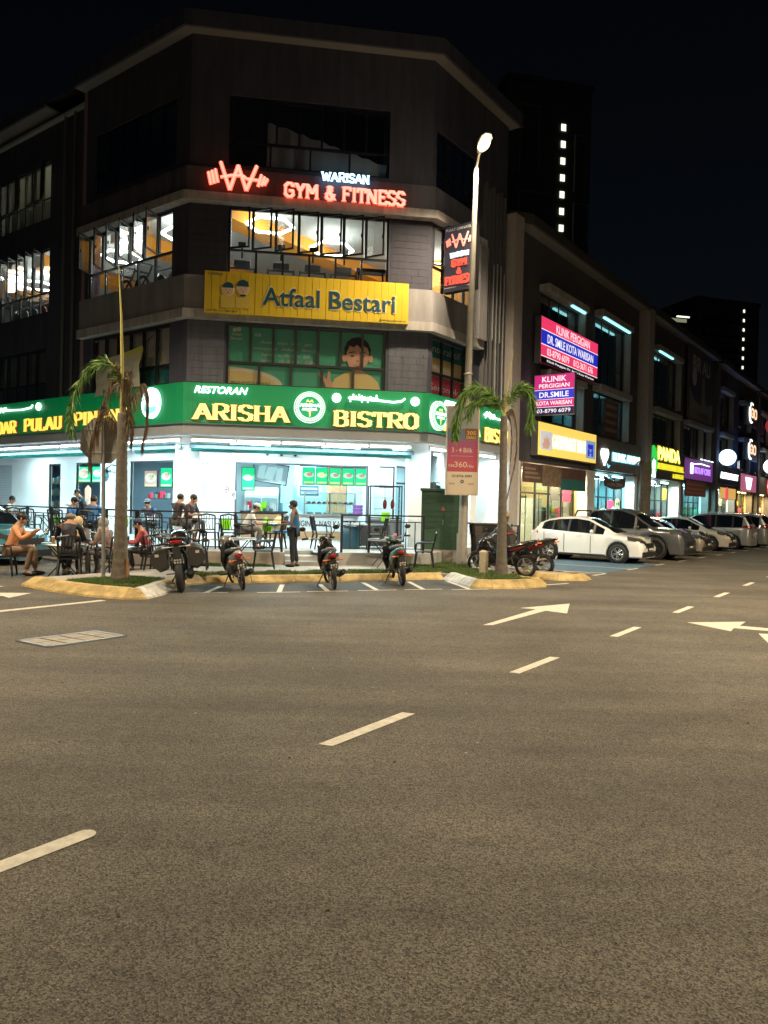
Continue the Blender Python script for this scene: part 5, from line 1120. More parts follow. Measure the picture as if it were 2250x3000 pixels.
s = thing('round_sign', 'round red sign with a curved white mark high at the right edge', 'sign', FR, (52, -.8, 9.3)); m = MB(); m.T = FR.m.inverted() @ Frame(FR.m @ Vector((51.5, 0, 0)), FR.rz-R(60)).m; m.disc((1.2, 9.2), .75, -.1, .1); m.build('sign_disc', mk('dim_red', (.3, .04, .05), .5, emit=(.5, .05, .06), es=.5), s)
m = MB(); m.T = FR.m.inverted() @ Frame(FR.m @ Vector((51.5, 0, 0)), FR.rz-R(60)).m; m.tube([(.75, -.13, 9.0), (1.0, -.13, 9.45), (1.2, -.13, 9.1), (1.4, -.13, 9.5), (1.65, -.13, 9.0)], .06, 5); m.build('mark', 'offwhite', s)
# blue wall washers on the farther shophouses
t = thing('wall_washer', 'row of blue flood lamps shining up the farther shop walls', 'flood lamp', FR, (41, -.5, 4.95)); m = MB()
for k in (35.6, 38, 41.8, 44, 47): m.box(k-.15, k+.15, -.55, -.4, 4.88, 5.0)
m.build('lamp_body', 'frame_grey', t)
for k in (35.6, 41.8, 46.8): area(t, (k, -.75, 5.05), .4, .2, 22, (.1, .3, 1), (R(180-12), 0, 0))
# right ground floor of the corner building: glazed lobby
m = fm(FR); m.box(1.16, 4.6, 7, 7.1, .13, 3.62); m.build('inner_wall', 'lit_cyan_wall', bld)
window(bld, FR, 2.4, 4.4, .45, 3.1, 3, 2.5, y=2.83, glass='show')
tubes(FR, [3.0], 1.2, 'white fluorescent tube inside the lobby beside the tall pilaster', y=4.6, z=3.5, p=40)
t = thing('covered_rack', 'black cloth hanging over a rack by the lobby glass', 'rack', FR, (2.6, 1.6, .13)); m = MB(); n = 8
m.add([q for i in range(n+1) for q in ((2.2+i*.14, 1.6+.05*math.sin(i*2), 2.5-.06*math.sin(i)), (2.25+i*.12, 1.6+.08*math.sin(i*2.3), .6))], [(2*i, 2*i+2, 2*i+3, 2*i+1) for i in range(n)]); m.build('cloth', 'black', t); m = MB(); m.tube([(2.1, 1.6, 2.55), (3.4, 1.6, 2.55)], .02, 5); m.tube([(2.1, 1.6, .13), (2.1, 1.6, 2.55)], .02, 5); m.tube([(3.4, 1.6, .13), (3.4, 1.6, 2.55)], .02, 5); m.build('rack_frame', 'steel', t)
for u, z, p, lb in ((-9.8, 14.4, 150, 'ceiling lamp in the lit upper room at the far left'), (-9.8, 7.3, 22, 'added lamp behind the blinds of the far left middle window')):  # the lower lamp is added to brighten the blinds from behind
    t = thing('ceiling_lamp', lb, 'ceiling lamp', FL, (u, 2.4, z)); m = MB(); m.tube([(u-.6, 2.4, z), (u+.6, 2.4, z)], .03, 8); m.build('tube', 'lantern', t); MB().box(u-.62, u+.62, 2.36, 2.44, z+.035, z+.09).build('batten', 'white', t); area(t, (u, 2.4, z-.06), 1.2, .2, p, (1, .97, .7))
# ------------------------------------------------------------------ far towers
M['win_lit'] = glow('stair_window_lit', (1, 1, .75), 1.6)
def tower(x, y, w, d, h, label, lit=(), lw=.75, ww=1.1, rz=0, grooves=()):
    t = thing('apartment_tower', label, 'apartment tower', Frame((x, y, 0), rz), (0, 0, 0)); MB().box(-w/2, w/2, 0, d, 0, h).build('wall', 'tower_wall', t)
    MB().box(-w/2-.3, w/2+.3, -.3, d+.3, h, h+1).build('parapet', 'tower_wall', t)
    for (u, z0, n, st) in lit:
        m = MB()
        for i in range(n): MB().box(u-lw/2, u+lw/2, -.12, -.02, z0+i*st, z0+i*st+ww).build('lit_window', 'win_lit', t)
    for (u0, u1, z0, z1) in grooves:
        m = MB(); m.box(u0, u1, -.25, -.02, z1-.3, z1); m.box(u0, u0+.25, -.25, -.02, z0, z1-.3); m.box(u1-.25, u1, -.25, -.02, z0, z1-.3); m.build('facade_frame', mk('tower_trim', (.3, .3, .29), .8) if 'tower_trim' not in M else 'tower_trim', t)
    return t
tower(27.6, 131, 16, 18, 76, 'tall dark apartment tower with one column of lit stair windows', lit=[(2.6, 44.8, 9, 2.95)], lw=.85, ww=1.15, rz=R(14), grooves=[(-5.8, -2, 60, 72), (-5.8, 1, 50, 57), (-5.8, 1, 42, 49), (4.8, 7.2, 58, 68), (4.8, 7.8, 49, 56), (-5.8, -2, 34, 41)])
m_ = tower(106, 232, 24, 20, 67, 'distant dim apartment tower near the right edge with a thin lit stair column', lit=[(6, 44, 8, 2.95)], lw=.6, ww=.9, rz=R(18))
for i in range(5):
    for j in range(5): MB().box(-10+i*3.2, -8+i*3.2, -.15, -.02, 42+j*4.6, 43.6+j*4.6).build('window', 'car_glass', m_); MB().box(-10.3+i*3.2, -7.7+i*3.2, -.5, -.16, 41.5+j*4.6, 41.8+j*4.6).build('balcony', 'tower_trim', m_)
t = tower(70, 182, 9, 10, 47, 'far rooftop block with a lit stair head and light bar', rz=R(14)); MB().box(-4.4, -3.0, -.1, -.02, 46.5, 48).build('lit_window', 'win_lit', t)
MB().box(-1.5, -1.2, -.3, 0, 48, 51.2).build('mast', 'tower_trim', t); MB().box(-1.2, 3.2, -.3, 0, 48.1, 48.9).build('lit_band', mk('lit_band', (.4, .42, .3), .6, emit=(.6, .65, .4), es=.35), t); MB().box(0.5, 4, -.32, 0, 49.3, 49.6).build('light_bar', 'win_lit', t)
# cabinet, bin, bollard, signs -------------------------------------------
cb = thing('electrical_cabinet', 'large green electrical cabinet with louvred panels on a mossy plinth', 'electrical cabinet', Frame((1.75, 21.35, 0), R(-6)), (0, 0, .13))
MB().box(-.68, .68, -.32, .32, .13, .5).build('plinth', 'plinth', cb); MB().box(-.66, .66, -.3, .3, .5, 2.16).build('cabinet_body', 'cabinet_green', cb, bevel=.01); MB().box(-.7, .7, -.34, .34, 2.161, 2.24).build('cabinet_lid', 'cabinet_green', cb, bevel=.01)
for x0 in (-.64, .01): MB().box(x0, x0+.62, -.312, -.301, .56, 2.12).build('door', 'cabinet_green', cb)
for r_ in range(5):
    for k in range(15): MB().box(-.6+k*.082, -.575+k*.082, -.325, -.3125, .62+r_*.12, .7+r_*.12).build('louvre', 'cabinet_green', cb)
for k in range(15): MB().box(-.6+k*.082, -.575+k*.082, -.325, -.3125, 1.8, 2.05).build('louvre', 'cabinet_green', cb)
for z in (1.3, 1.45, 1.6): MB().box(-.63, .63, -.318, -.3125, z, z+.008).build('seam', 'cabinet_green', cb)
m = MB(); m.box(-.05, -.03, -.33, -.3126, 1.2, 1.35); m.build('door_handle', 'steel', cb); poly_print(cb, 'warning_mark', 'faded_red', [(-.1, 1.62), (.02, 1.62), (-.04, 1.74)], -.3127)
bn = thing('litter_bin', 'brown plastic litter bin with a hooded top beside the lamp post', 'litter bin', Frame((2.85, 21.2, 0), R(10)), (0, 0, .13))
m = MB(); m.add([(-.24, -.2, .13), (.24, -.2, .13), (.24, .2, .13), (-.24, .2, .13), (-.31, -.26, .95), (.31, -.26, .95), (.31, .26, .95), (-.31, .26, .95)], [(0, 3, 2, 1), (4, 5, 6, 7), (0, 1, 5, 4), (1, 2, 6, 5), (2, 3, 7, 6), (3, 0, 4, 7)]); m.build('bin_body', 'bin_brown', bn, bevel=.03)
MB().box(-.33, .33, -.28, .28, .952, 1.0).build('rim', 'bin_brown', bn, bevel=.01); m = MB(); m.xz([(-.33, 1.0), (.33, 1.0), (.35, 1.24), (-.35, 1.24)], -.27, .27); m.build('hood', 'bin_brown', bn, bevel=.02); MB().box(-.1, .24, -.276, -.268, 1.04, 1.2).build('slot', 'black', bn); MB().box(-.38, .38, -.31, .31, 1.241, 1.29).build('hood_lid', 'bin_brown', bn, bevel=.02)
bo = thing('marker_post', 'short square concrete marker post on the grass by the right palm', 'marker post', at=(2.44, 17.95, .13)); MB().xy([(2.34, 17.86), (2.54, 17.86), (2.54, 18.04), (2.34, 18.04)], .12, .66).build('post', mk('post_cream', (.42, .36, .26), .8, var=.2, vs=10), bo, bevel=.015); m = MB(); m.add([(2.34, 17.86, .66), (2.54, 17.86, .66), (2.54, 18.04, .66), (2.34, 18.04, .66), (2.4, 17.92, .7), (2.48, 17.92, .7), (2.48, 17.98, .7), (2.4, 17.98, .7)], [(0, 1, 5, 4), (1, 2, 6, 5), (2, 3, 7, 6), (3, 0, 4, 7), (4, 5, 6, 7)]); m.build('cap', 'post_cream', bo)
sp = thing('stop_sign', 'octagonal road sign seen from behind on a grey pole by the left palm', 'road sign', Frame((-5.68, 15.08, 0), R(-4)), (0, 0, .13)); m = MB(); m.tube([(0, .0, .13), (-.06, 0, 3.38)], .038, 10); m.build('pole', 'galv', sp, smooth='auto')
m = MB(); m.xz([(-.1+.5*math.cos(R(22.5+45*i)), 2.92+.5*math.sin(R(22.5+45*i))) for i in range(8)], .05, .06); m.build('plate', mk('sign_back', (.26, .25, .22), .5, .3, var=.1), sp)
for z in (2.68, 3.15): MB().box(-.45, .25, .04, .049, z-.02, z+.02).build('stiffener', 'galv', sp)
MB().xz([(-.1+.49*math.cos(R(22.5+45*i)), 2.92+.49*math.sin(R(22.5+45*i))) for i in range(8)], .0605, .064).build('sign_front', 'red', sp)
bq = thing('cloth_banner', 'creased cream and yellow cloth banner hung from the upper window left of the corner', 'banner', FL, (-2.7, -.3, 5.3)); m = MB(); n, k = 14, 8
def bpnt(i, j): u, v = i/n, j/k; x = -3.95+2.35*u; zt = 5.92+.22*u+.12*abs(2*u-1); zb = 4.86+.18*u; return (x+.05*math.sin(j*.9), -.34+.05*math.sin(u*9+v*3)+.03*math.sin(v*11), zt+(zb-zt)*v)
for i in range(n):
    for j in range(k): m.m = 1 if (j == 0 and i > 8) or i == n-1 and j < 3 or (j == 0 and i < 2) else 0; m.add([bpnt(i, j), bpnt(i+1, j), bpnt(i+1, j+1), bpnt(i, j+1)], [(0, 3, 2, 1)])
m.build('cloth', [mk('cloth_cream', (.5, .48, .38), .8, var=.15, vs=4), mk('cloth_yellow', (.5, .5, .1), .8)], bq, smooth=True); text('Atfaal Bestari', -3.2, -1.9, 5.3, 5.58, -.42, bq, 'frame_black', .001, .015); text('019-247 3605', -3.4, -2.2, 4.92, 5.06, -.42, bq, 'frame_black', .001, .01)
m = MB(); m.tube([(-3.95, -.3, 5.9), (-3.95, .05, 6.2)], .01, 4); m.tube([(-1.6, -.3, 6.2), (-1.6, .05, 6.6)], .01, 4); m.build('cord', 'black', bq)

fb_ = bladeframe(36.2); s = thing('round_blade_sign', 'small round white lit sign sticking out above the navy sign', 'sign', fb_, (.7, 0, 5.5)); MB().disc((.7, 5.5), .55, -.08, .08).build('sign_disc', 'logo_ice', s); MB().box(0, .2, -.03, .03, 5.46, 5.54).build('bracket', 'frame_grey', s)
# ------------------------------------------------------------------ furniture
def first_or_clone(proto, make, loc, rz, label, group):
    if proto[0] is None: proto[0] = make(); o = proto[0]
    else: o = clone(proto[0])
    o.location = loc; o.rotation_euler = (0, 0, rz); o['label'] = label; o['group'] = group
    return o
def make_chair():       # plastic armchair with slatted back, faces +x
    t = thing('plastic_chair', 'c', 'chair')
    MB().xy([(-.2, -.2), (.22, -.23), (.22, .23), (-.2, .2)], .42, .45).build('seat', 'plastic_black', t, bevel=.01)
    m = MB()
    for s in (-1, 1): m.tube([(-.2, s*.2, .44), (-.3, s*.22, .9)], .022, 6)
    m.tube([(-.3, -.22, .9), (-.32, 0, .94), (-.3, .22, .9)], .026, 6); m.tube([(-.22, -.2, .52), (-.22, .2, .52)], .018, 5)
    m.build('backrest', 'plastic_black', t)
    for k in range(5):
        y = -.15+k*.075; MB().tube([(-.225, y, .53), (-.27, y+.03*math.sin(k), .7), (-.31, y*.95, .9)], .011, 4).build('slat', 'plastic_black', t)
    for sx, sy in ((-1, -1), (-1, 1), (1, -1), (1, 1)):
        m = MB(); m.tube([(sx*.19, sy*.2, .43), (sx*.25-.01, sy*.24, 0)], [.028, .02], 6); m.build('leg', 'plastic_black', t)
    for s in (-1, 1): m = MB(); m.tube([(-.26, s*.22, .68), (.05, s*.26, .67), (.2, s*.25, .64), (.22, s*.22, .44)], .018, 5); m.build('armrest', 'plastic_black', t)
    return t
CH = [None]; mk('table_top', (.2, .21, .22), .3); mk('table_dark', (.03, .03, .035), .35)
def chair(x, y, z, rz, label): return first_or_clone(CH, make_chair, (x, y, z), R(rz), label, 'black plastic chairs of the bistro')
def make_table():
    t = thing('folding_table', 'c', 'table'); m = MB(); m.cyl((0, 0, .7), .44, .03, 24); m.build('tabletop', 'table_top', t)
    m = MB(); m.ring((0, 0, .7), .44, .015, 'z', 28, 5); m.build('table_rim', 'steel', t)
    for s in (-1, 1):
        for q in (-1, 1): m = MB(); m.tube([(s*.3, q*.25, .7), (-s*.28, q*.27, .0)], .014, 5); m.build('leg', 'frame_black', t)
    m = MB(); m.tube([(0, -.26, .36), (0, .26, .36)], .012, 5); m.build('crossbar', 'frame_black', t); return t
TB = [None]
def table(x, y, z, rz, label): return first_or_clone(TB, make_table, (x, y, z), R(rz), label, 'round folding tables of the bistro')
# outside on the pavement, left
table(-7.15, 16.55, 0, 20, 'round folding table with food between the orange shirt and the black jacket')
table(-6.4, 17.5, 0, 0, 'round folding table behind the woman in the grey headscarf')
table(-5.1, 18.0, .13, 0, 'low round folding table behind the left palm trunk')
table(-3.55, 18.1, .13, 0, 'round folding table between the first two motorcycles')
table(.05, 19.2, .13, 15, 'round folding table behind the fourth motorcycle')
C_ = [(-8.35, 16.3, 0, 15, 'chair under the man in the orange shirt'), (-7.0, 17.35, 0, -90, 'chair under the woman in the cream headscarf'), (-6.75, 15.95, 0, 110, 'chair under the man in the black jacket'),
      (-6.0, 16.35, 0, 150, 'chair under the woman in the grey headscarf'), (-5.35, 17.4, 0, 170, 'chair by the stop sign pole with its back to the road'), (-5.15, 17.0, 0, 80, 'empty chair just left of the palm trunk'),
      (-4.35, 17.35, .13, 100, 'pale backed chair between the palm and the touring motorcycle'), (-2.9, 18.0, .13, 190, 'low stool like chair behind the second motorcycle'), (1.05, 19.0, .13, 175, 'chair at the right of the table behind the fourth motorcycle'),
      (-4.75, 20.2, .45, 90, 'chair behind the railing above the touring motorcycle, left one'), (-4.2, 20.25, .45, 95, 'chair behind the railing above the touring motorcycle, right one'), (-3.75, 20.2, .45, 5, 'chair under the man in white at the railing'),
      (-3.0, 20.5, .45, 170, 'chair with a blue cushion beside the man in white'), (-2.9, 21.3, .45, 190, 'chair carrying a yellow bag near the steps'), (-1.75, 21.0, .45, 20, 'tilted chair on the terrace right of the standing man'), (-.2, 21.2, .45, 170, 'chair on the terrace by the display cabinet'),
      (-9.25, 21.5, .45, 0, 'chair under the man in the dark cap on the terrace'), (-8.3, 20.9, .45, 90, 'chair under the man in blue with his back to the road'), (-9.9, 22.6, .45, 90, 'green seated chair left of the man in the dark cap'), (-10.9, 22.9, .45, 90, 'ornate backed chair at the far left railing'), (-11.6, 23.6, .45, 80, 'second ornate backed chair at the far left railing'),
      (-7.3, 23.2, .45, -90, 'chair under the reader at the back table'), (-6.3, 20.6, .45, 90, 'chair behind the stop sign on the terrace'), (-5.9, 21.4, .45, 200, 'chair behind the palm trunk on the terrace'), (-12.4, 24.6, .45, -60, 'chair under the man in white at the far left')]
for c in C_: chair(*c)
for x, y, lb in ((-8.5, 21.9, 'terrace table between the capped man and the man in blue'), (-7.2, 22.3, 'terrace table in front of the reader'), (-5.4, 20.8, 'terrace table near the two dark shirted people'), (-3.4, 20.9, 'terrace table with bottles by the man in white'), (-10.6, 23.6, 'far left terrace table'), (-.9, 21.6, 'terrace table right of the steps')): table(x, y, .45, 10, lb)
def boxthing(name, label, cat, x0, x1, y0, y1, z0, z1, m, fr=WORLD, bevel=.01):
    t = thing(name, label, cat, fr, ((x0+x1)/2, (y0+y1)/2, z0)); MB().box(x0, x1, y0, y1, z0, z1).build('body', m, t, bevel=bevel); return t
def cup(x, y, z, label, m='amber', h=.14):
    t = thing('cup', label, 'cup', at=(x, y, z), group='cups and jars on the tables'); m_ = MB(); m_.tube([(x, y, z), (x, y, z+h)], [.03, .042], 10); m_.build('glass', m, t); m_ = MB(); m_.ring((x, y, z+h), .042, .004, 'z', 10, 4); m_.build('rim', 'white', t)
mk('lime', (.25, .8, .02), .4); mk('blue_plastic', (.02, .22, .6), .4); mk('purple_plastic', (.35, .12, .45), .4); mk('food', (.4, .22, .08), .6)
for x, y, z, lb, c in ((-7.3, 16.4, .73, 'tall drink in front of the orange shirt', 'food'), (-7.0, 16.6, .73, 'white cup beside the cream headscarf', 'white'), (-6.95, 16.3, .73, 'small dark cup by the black jacket', 'table_dark'), (.3, 19.1, .86, 'pink paper cup on the table behind the fourth motorcycle', 'lp_pink'),
    (-3.3, 20.8, 1.18, 'green bottle on the table by the man in white', 'lime'), (-8.6, 21.7, 1.18, 'red sauce jar on the terrace table', 'red'), (-7.2, 22.1, 1.18, 'blue cup before the reader', 'plate_blue'), (-5.3, 20.7, 1.18, 'white cup on the table near the dark shirts', 'white')): cup(x, y, z, lb, c)
for x, y, z, lb in ((-9.7, 21.9, .9, 'bright lime cushion left of the capped man'), (-7.75, 22.1, .9, 'bright lime cushion right of the man in blue'), (-4.45, 20.9, .95, 'bright lime cushion above the slatted chairs'), (-3.25, 20.7, .92, 'bright lime cushion by the man in white'), (.05, 22.0, 1.25, 'small lime bottle crate on the counter')):
    t = thing('cushion', lb, 'cushion', at=(x, y, z)); MB().box(x-.13, x+.13, y-.05, y+.05, z, z+.28).build('pad', 'lime', t, bevel=.02); MB().box(x-.1, x+.1, y-.056, y-.051, z+.04, z+.24).build('panel', 'lime', t)
t = thing('bag', 'yellow patterned bag slumped on a chair near the steps', 'bag', at=(-2.95, 21.1, .9)); m = MB(); m.ball((-2.95, 21.1, 1.1), (.22, .14, .24), 12, 8); m.build('sack', 'film_yellow', t, smooth=True); m = MB(); m.ring((-2.95, 21.1, 1.33), .08, .012, n=10, m=4); m.build('handle', 'film_yellow', t)
t = thing('cushion', 'flat blue seat cushion in front of the yellow bag', 'cushion', at=(-2.85, 20.6, .9)); MB().box(-3.05, -2.65, 20.4, 20.75, .91, .97).build('pad', 'blue_plastic', t, bevel=.02)
# bistro counters -----------------------------------------------------------
t = thing('food_stall', 'white nasi kandar counter with glass food shelves and black lettering', 'food counter', FC, (4.4, 4.6, .45))
MB().box(3.1, 5.5, 4.6, 5.2, .75, 1.3).build('counter_front', 'white', t); MB().box(3.1, 5.5, 4.58, 5.2, .45, .74).build('counter_base', 'wood_light', t); MB().box(3.05, 5.55, 4.5, 5.25, 1.301, 1.35).build('countertop', 'steel', t)
text('ORIGINAL NASI KANDAR', 2.75+.4, 5.45, .92, 1.12, 4.59, t, 'frame_black', .004, .02)
for x in (3.6, 4.5, 5.4): m = MB(); m.box(x, x+.03, 4.6, 4.63, 1.352, 2.1); m.box(x, x+.03, 5.1, 5.13, 1.352, 2.1); m.build('shelf_post', 'steel', t)
for z in (1.7, 2.1): MB().box(3.6, 5.43, 4.57, 5.15, z, z+.03).build('shelf', 'steel', t)
MB().box(3.63, 5.4, 4.56, 4.565, 1.36, 2.1).build('glass_front', G['show'], t)
rnd = random.Random(5)
for k in range(9): m = MB(); m.ball((3.75+k*.19, 4.85, 1.76), (.08, .12, .05), 10, 6); m.build('food_tray', ('food', 'amber', 'offwhite', 'red')[k % 4], t, smooth=True)
for k in range(6): MB().box(3.7+k*.3, 3.92+k*.3, 4.7, 5.0, 1.352, 1.42).build('steel_tray', 'steel', t)
M['menu_green'] = glow('menu_green', (.01, .62, .25), .95, (.02, .5, .2)); M['menu_plate'] = glow('menu_plate', (.7, .95, .9), .9); M['menu_red'] = glow('menu_red', (.6, .12, .08), .8); M['menu_yel'] = glow('menu_yellow', (.75, .85, .1), .9); M['menu_brown'] = glow('menu_brown', (.4, .2, .06), .8)
def menu(fr, u0, u1, z0, z1, y, label, food='menu_red', bg='menu_green'):
    t = thing('menu_lightbox', label, 'menu board', fr, ((u0+u1)/2, y, z0), group='lit menu boards of the bistro'); MB().box(u0, u1, y, y+.06, z0, z1).build('frame', 'frame_black', t)
    MB().box(u0+.02, u1-.02, y-.006, y-.001, z0+.02, z1-.02).build('face', bg, t); cx, cz = (u0+u1)/2, (z0+z1)/2+.04; w = (u1-u0)
    poly_print(t, 'plate_picture', 'menu_plate', circ(cx, cz, w*.38, 18, .55), y-.008); poly_print(t, 'food_picture', food, circ(cx+.03, cz+.01, w*.26, 12, .6), y-.014)
    poly_print(t, 'food_picture', 'menu_yel', circ(cx-.1, cz-.03, w*.1, 8, .8), y-.02); poly_print(t, 'garnish_picture', 'lime', circ(cx+w*.22, cz+.07, w*.08, 8, .8), y-.02)
    MB().box(u0+.06, u1-.06, y-.012, y-.008, z0+.06, z0+.11).build('price_strip', 'menu_yel', t)
for i, (f_, nm) in enumerate((('menu_red', 'first'), ('menu_yel', 'second'), ('menu_brown', 'third'), ('menu_red', 'fourth'), ('menu_brown', 'fifth'))): menu(FC, 3.5+i*.46, 3.94+i*.46, 2.38, 3.0, 4.4, nm+' green menu board from the left in the row of five over the counter', f_)
m = fm(FC); m.box(3.4, 5.85, 4.47, 4.6, 3.02, 3.1); m.build('menu_rail', 'frame_black', bld)
menu(FC, 1.45, 1.9, 2.1, 2.9, 3.6, 'green menu board beside the hanging television')
menu(FL, -10.75, -9.8, 2.35, 3.0, 3.2, 'green menu board at the left of the narrow doorway', 'menu_red'); menu(FL, -9.7, -9.0, 2.35, 3.0, 3.2, 'green menu board at the right of the narrow doorway', 'menu_brown')
menu(FL, -7.3, -6.5, 2.2, 2.85, 3.9, 'framed noodle picture board in the wide doorway', 'menu_brown', 'menu_brown'); menu(FL, -6.3, -5.6, 2.2, 2.95, 3.9, 'green and yellow drinks board in the wide doorway', 'menu_red')
t = thing('television', 'large television tilted down from the bistro ceiling showing a blue picture', 'television', FC, (2.4, 3.9, 2.9)); m = MB(); m.T = Matrix.Translation((2.4, 3.9, 2.72)) @ Matrix.Rotation(R(14), 4, 'X') @ Matrix.Rotation(R(8), 4, 'Y'); m.box(-.6, .6, 0, .06, -.35, .35); m.build('casing', 'black', t)
m = MB(); m.T = Matrix.Translation((2.4, 3.9, 2.72)) @ Matrix.Rotation(R(14), 4, 'X') @ Matrix.Rotation(R(8), 4, 'Y'); m.box(-.57, .57, -.008, -.001, -.32, .32); m.build('screen', glow('tv_blue', (.03, .2, .3), .7), t)
for x, w in ((-.3, .12), (.0, .2), (.3, .1)): m = MB(); m.T = Matrix.Translation((2.4, 3.9, 2.72)) @ Matrix.Rotation(R(14), 4, 'X') @ Matrix.Rotation(R(8), 4, 'Y'); m.xz([(x-w, -.2), (x+.1, -.25), (x+w, .25), (x-.1, .2)], -.014, -.01); m.build('screen_picture', glow('tv_pale%d' % int(x*10), (.3, .7, .75), .7), t)
m = MB(); m.tube([(2.4, 3.95, 3.05), (2.4, 3.95, 3.6)], .03, 6); m.build('bracket', 'black', t)
t = thing('fridge', 'glass door drinks fridge at the back left of the bistro', 'fridge', FC, (2.1, 6.6, .45)); MB().box(1.45, 2.7, 6.6, 7.2, .45, 2.3).build('cabinet', 'white', t)
for x in (1.5, 2.1): MB().box(x, x+.55, 6.56, 6.595, .6, 1.9).build('door', G['show'], t)
MB().box(1.5, 2.65, 6.57, 6.595, 2.0, 2.27).build('header', glow('fridge_header', (.9, 1, 1), 1.6), t)
for k in range(12): MB().box(1.55+(k % 4)*.28, 1.72+(k % 4)*.28, 6.5, 6.55, .7+(k//4)*.4, .95+(k//4)*.4).build('bottle_row', ('red', 'blue_plastic', 'lime', 'offwhite')[k % 4], t)
t = thing('counter', 'orange topped drinks counter in front of the fridge', 'counter', FC, (2.2, 5.2, .45)); MB().box(1.4, 3.0, 5.2, 5.7, .45, 1.35).build('body', 'wood_light', t); MB().box(1.35, 3.05, 5.15, 5.75, 1.351, 1.42).build('countertop', 'marble_black', t)
for k in range(6): m = MB(); m.cyl((1.6+k*.24, 5.4, 1.42), .06, .2+.05*(k % 3), 10); m.build('jar', ('offwhite', 'plate_blue', 'lime', 'steel')[k % 4], t)
t = thing('display_cabinet', 'tall glass display cabinet with roast ducks hanging inside', 'display cabinet', FC, (6.0, 2.0, .45))
m = MB()
for x in (5.55, 6.55):
    for y in (1.6, 2.1): m.box(x-.02, x+.02, y-.02, y+.02, .45, 2.35)
m.box(5.57, 6.53, 1.58, 1.62, 2.31, 2.35); m.box(5.57, 6.53, 1.58, 1.62, 1.3, 1.34); m.box(5.57, 6.53, 2.08, 2.12, 2.31, 2.35); m.build('frame', 'frame_black', t); MB().box(5.57, 6.53, 1.6, 2.1, .45, 1.28).build('base', 'frame_grey', t); MB().box(5.58, 6.52, 1.605, 1.61, 1.35, 2.3).build('glass', G['show'], t)
for x in (6.05, 6.3): m = MB(); m.ball((x, 1.85, 1.75), (.07, .06, .16), 10, 8); m.tube([(x, 1.85, 1.9), (x, 1.85, 2.3)], .012, 5); m.build('roast_duck', 'red', t, smooth=True)
for z in (1.6, 1.95): MB().box(5.6, 6.5, 1.7, 2.05, z, z+.015).build('shelf', 'steel', t)
t = thing('letter_frame', 'tall black square bracket frame on the white wall', 'wall frame', FR, (1.5, 2.6, .6)); 
t.matrix_world = FC.m @ Matrix.Translation((6.3, 2.5, 2.9)); OFF[t.name] = Vector((6.3, 2.5, 2.9)); MB().box(5.95, 6.45, 2.48, 2.52, 2.95, 3.0).build('bar', 'frame_black', t); MB().box(6.4, 6.45, 2.48, 2.52, 1.2, 2.949).build('bar', 'frame_black', t); MB().box(5.95, 6.4, 2.48, 2.52, 2.3, 2.38).build('bar', 'frame_black', t)
boxthing('chest_freezer', 'grey drinks chest behind the railing on the right of the steps', 'chest', 5.0, 6.0, .3, .8, .5, 1.15, 'gym_grey', FC)
t = thing('water_drum', 'blue plastic drum behind the railing near the steps', 'drum', FC, (4.75, -.3, .45)); m = MB(); m.tube([(4.75, -.3, .46), (4.75, -.3, .6), (4.75, -.3, .95), (4.75, -.3, 1.05)], [.25, .29, .29, .24], 20); m.build('drum_body', mk('drum_blue', (.02, .09, .15), .4), t, smooth='auto'); m = MB(); m.cyl((4.75, -.3, 1.051), .25, .04, 20); m.build('drum_lid', 'drum_blue', t)
t = thing('basket_stack', 'stack of purple baskets at the right end of the counter', 'basket', FC, (5.7, 3.4, 1.2)); 
for k in range(3): m = MB(); m.cyl((5.45, 4.2, 1.352+k*.12), .16, .11, 14, .19); m.build('basket', 'purple_plastic', t)
for u, z, r, lb in ((.55, 2.1, .1, 'larger no smoking notice on the pillar beside the doorway'), (.88, 1.95, .07, 'smaller no smoking notice on the pillar beside the doorway')):
    fw_ = Frame(FL.m @ Vector((-1.9+u, 2.8, 0)), FL.rz); t = thing('no_smoking_notice', lb, 'notice', fw_, (0, 0, z)); MB().box(-r*1.5, r*1.5, -.012, -.002, z-r*2, z+r*1.7).build('card', mk('paper', (.75, .75, .75), .6) if 'paper' not in M else 'paper', t)
    m = MB(); m.ring((0, -.016, z+.02), r, r*.12, n=20, m=4, sy=.2); m.build('ring', 'red', t); m = MB(); m.tube([(-r*.65, -.018, z+.02-r*.65), (r*.65, -.018, z+.02+r*.65)], r*.09, 4); m.build('bar', 'red', t); MB().box(-r*.6, r*.5, -.022, -.017, z+.01, z+.01+r*.2).build('cigarette', 'black', t)
for fr, u, lb in ((FL, -7.35, 'bulkhead wall lantern on a curled black arm, left wall'), (FL, -2.15, 'bulkhead wall lantern on a curled black arm, beside the corner pillar')):
    t = thing('wall_lantern', lb, 'wall lantern', fr, (u, 2.6, 2.6)); m = MB(); m.tube([(u, 2.8, 2.95), (u, 2.5, 2.98), (u-.1, 2.4, 2.85), (u-.2, 2.4, 2.8)], .02, 6); m.build('bracket', 'black', t); m = MB(); m.tube([(u-.2, 2.4, 2.8), (u-.2, 2.4, 2.7)], [.05, .14], 12); m.build('hood', 'black', t, smooth='auto'); m = MB(); m.ball((u-.2, 2.4, 2.55), (.12, .12, .2), 12, 8); m.build('lamp_glass', 'plate_blue' if u < -5 else 'offwhite', t, smooth=True)
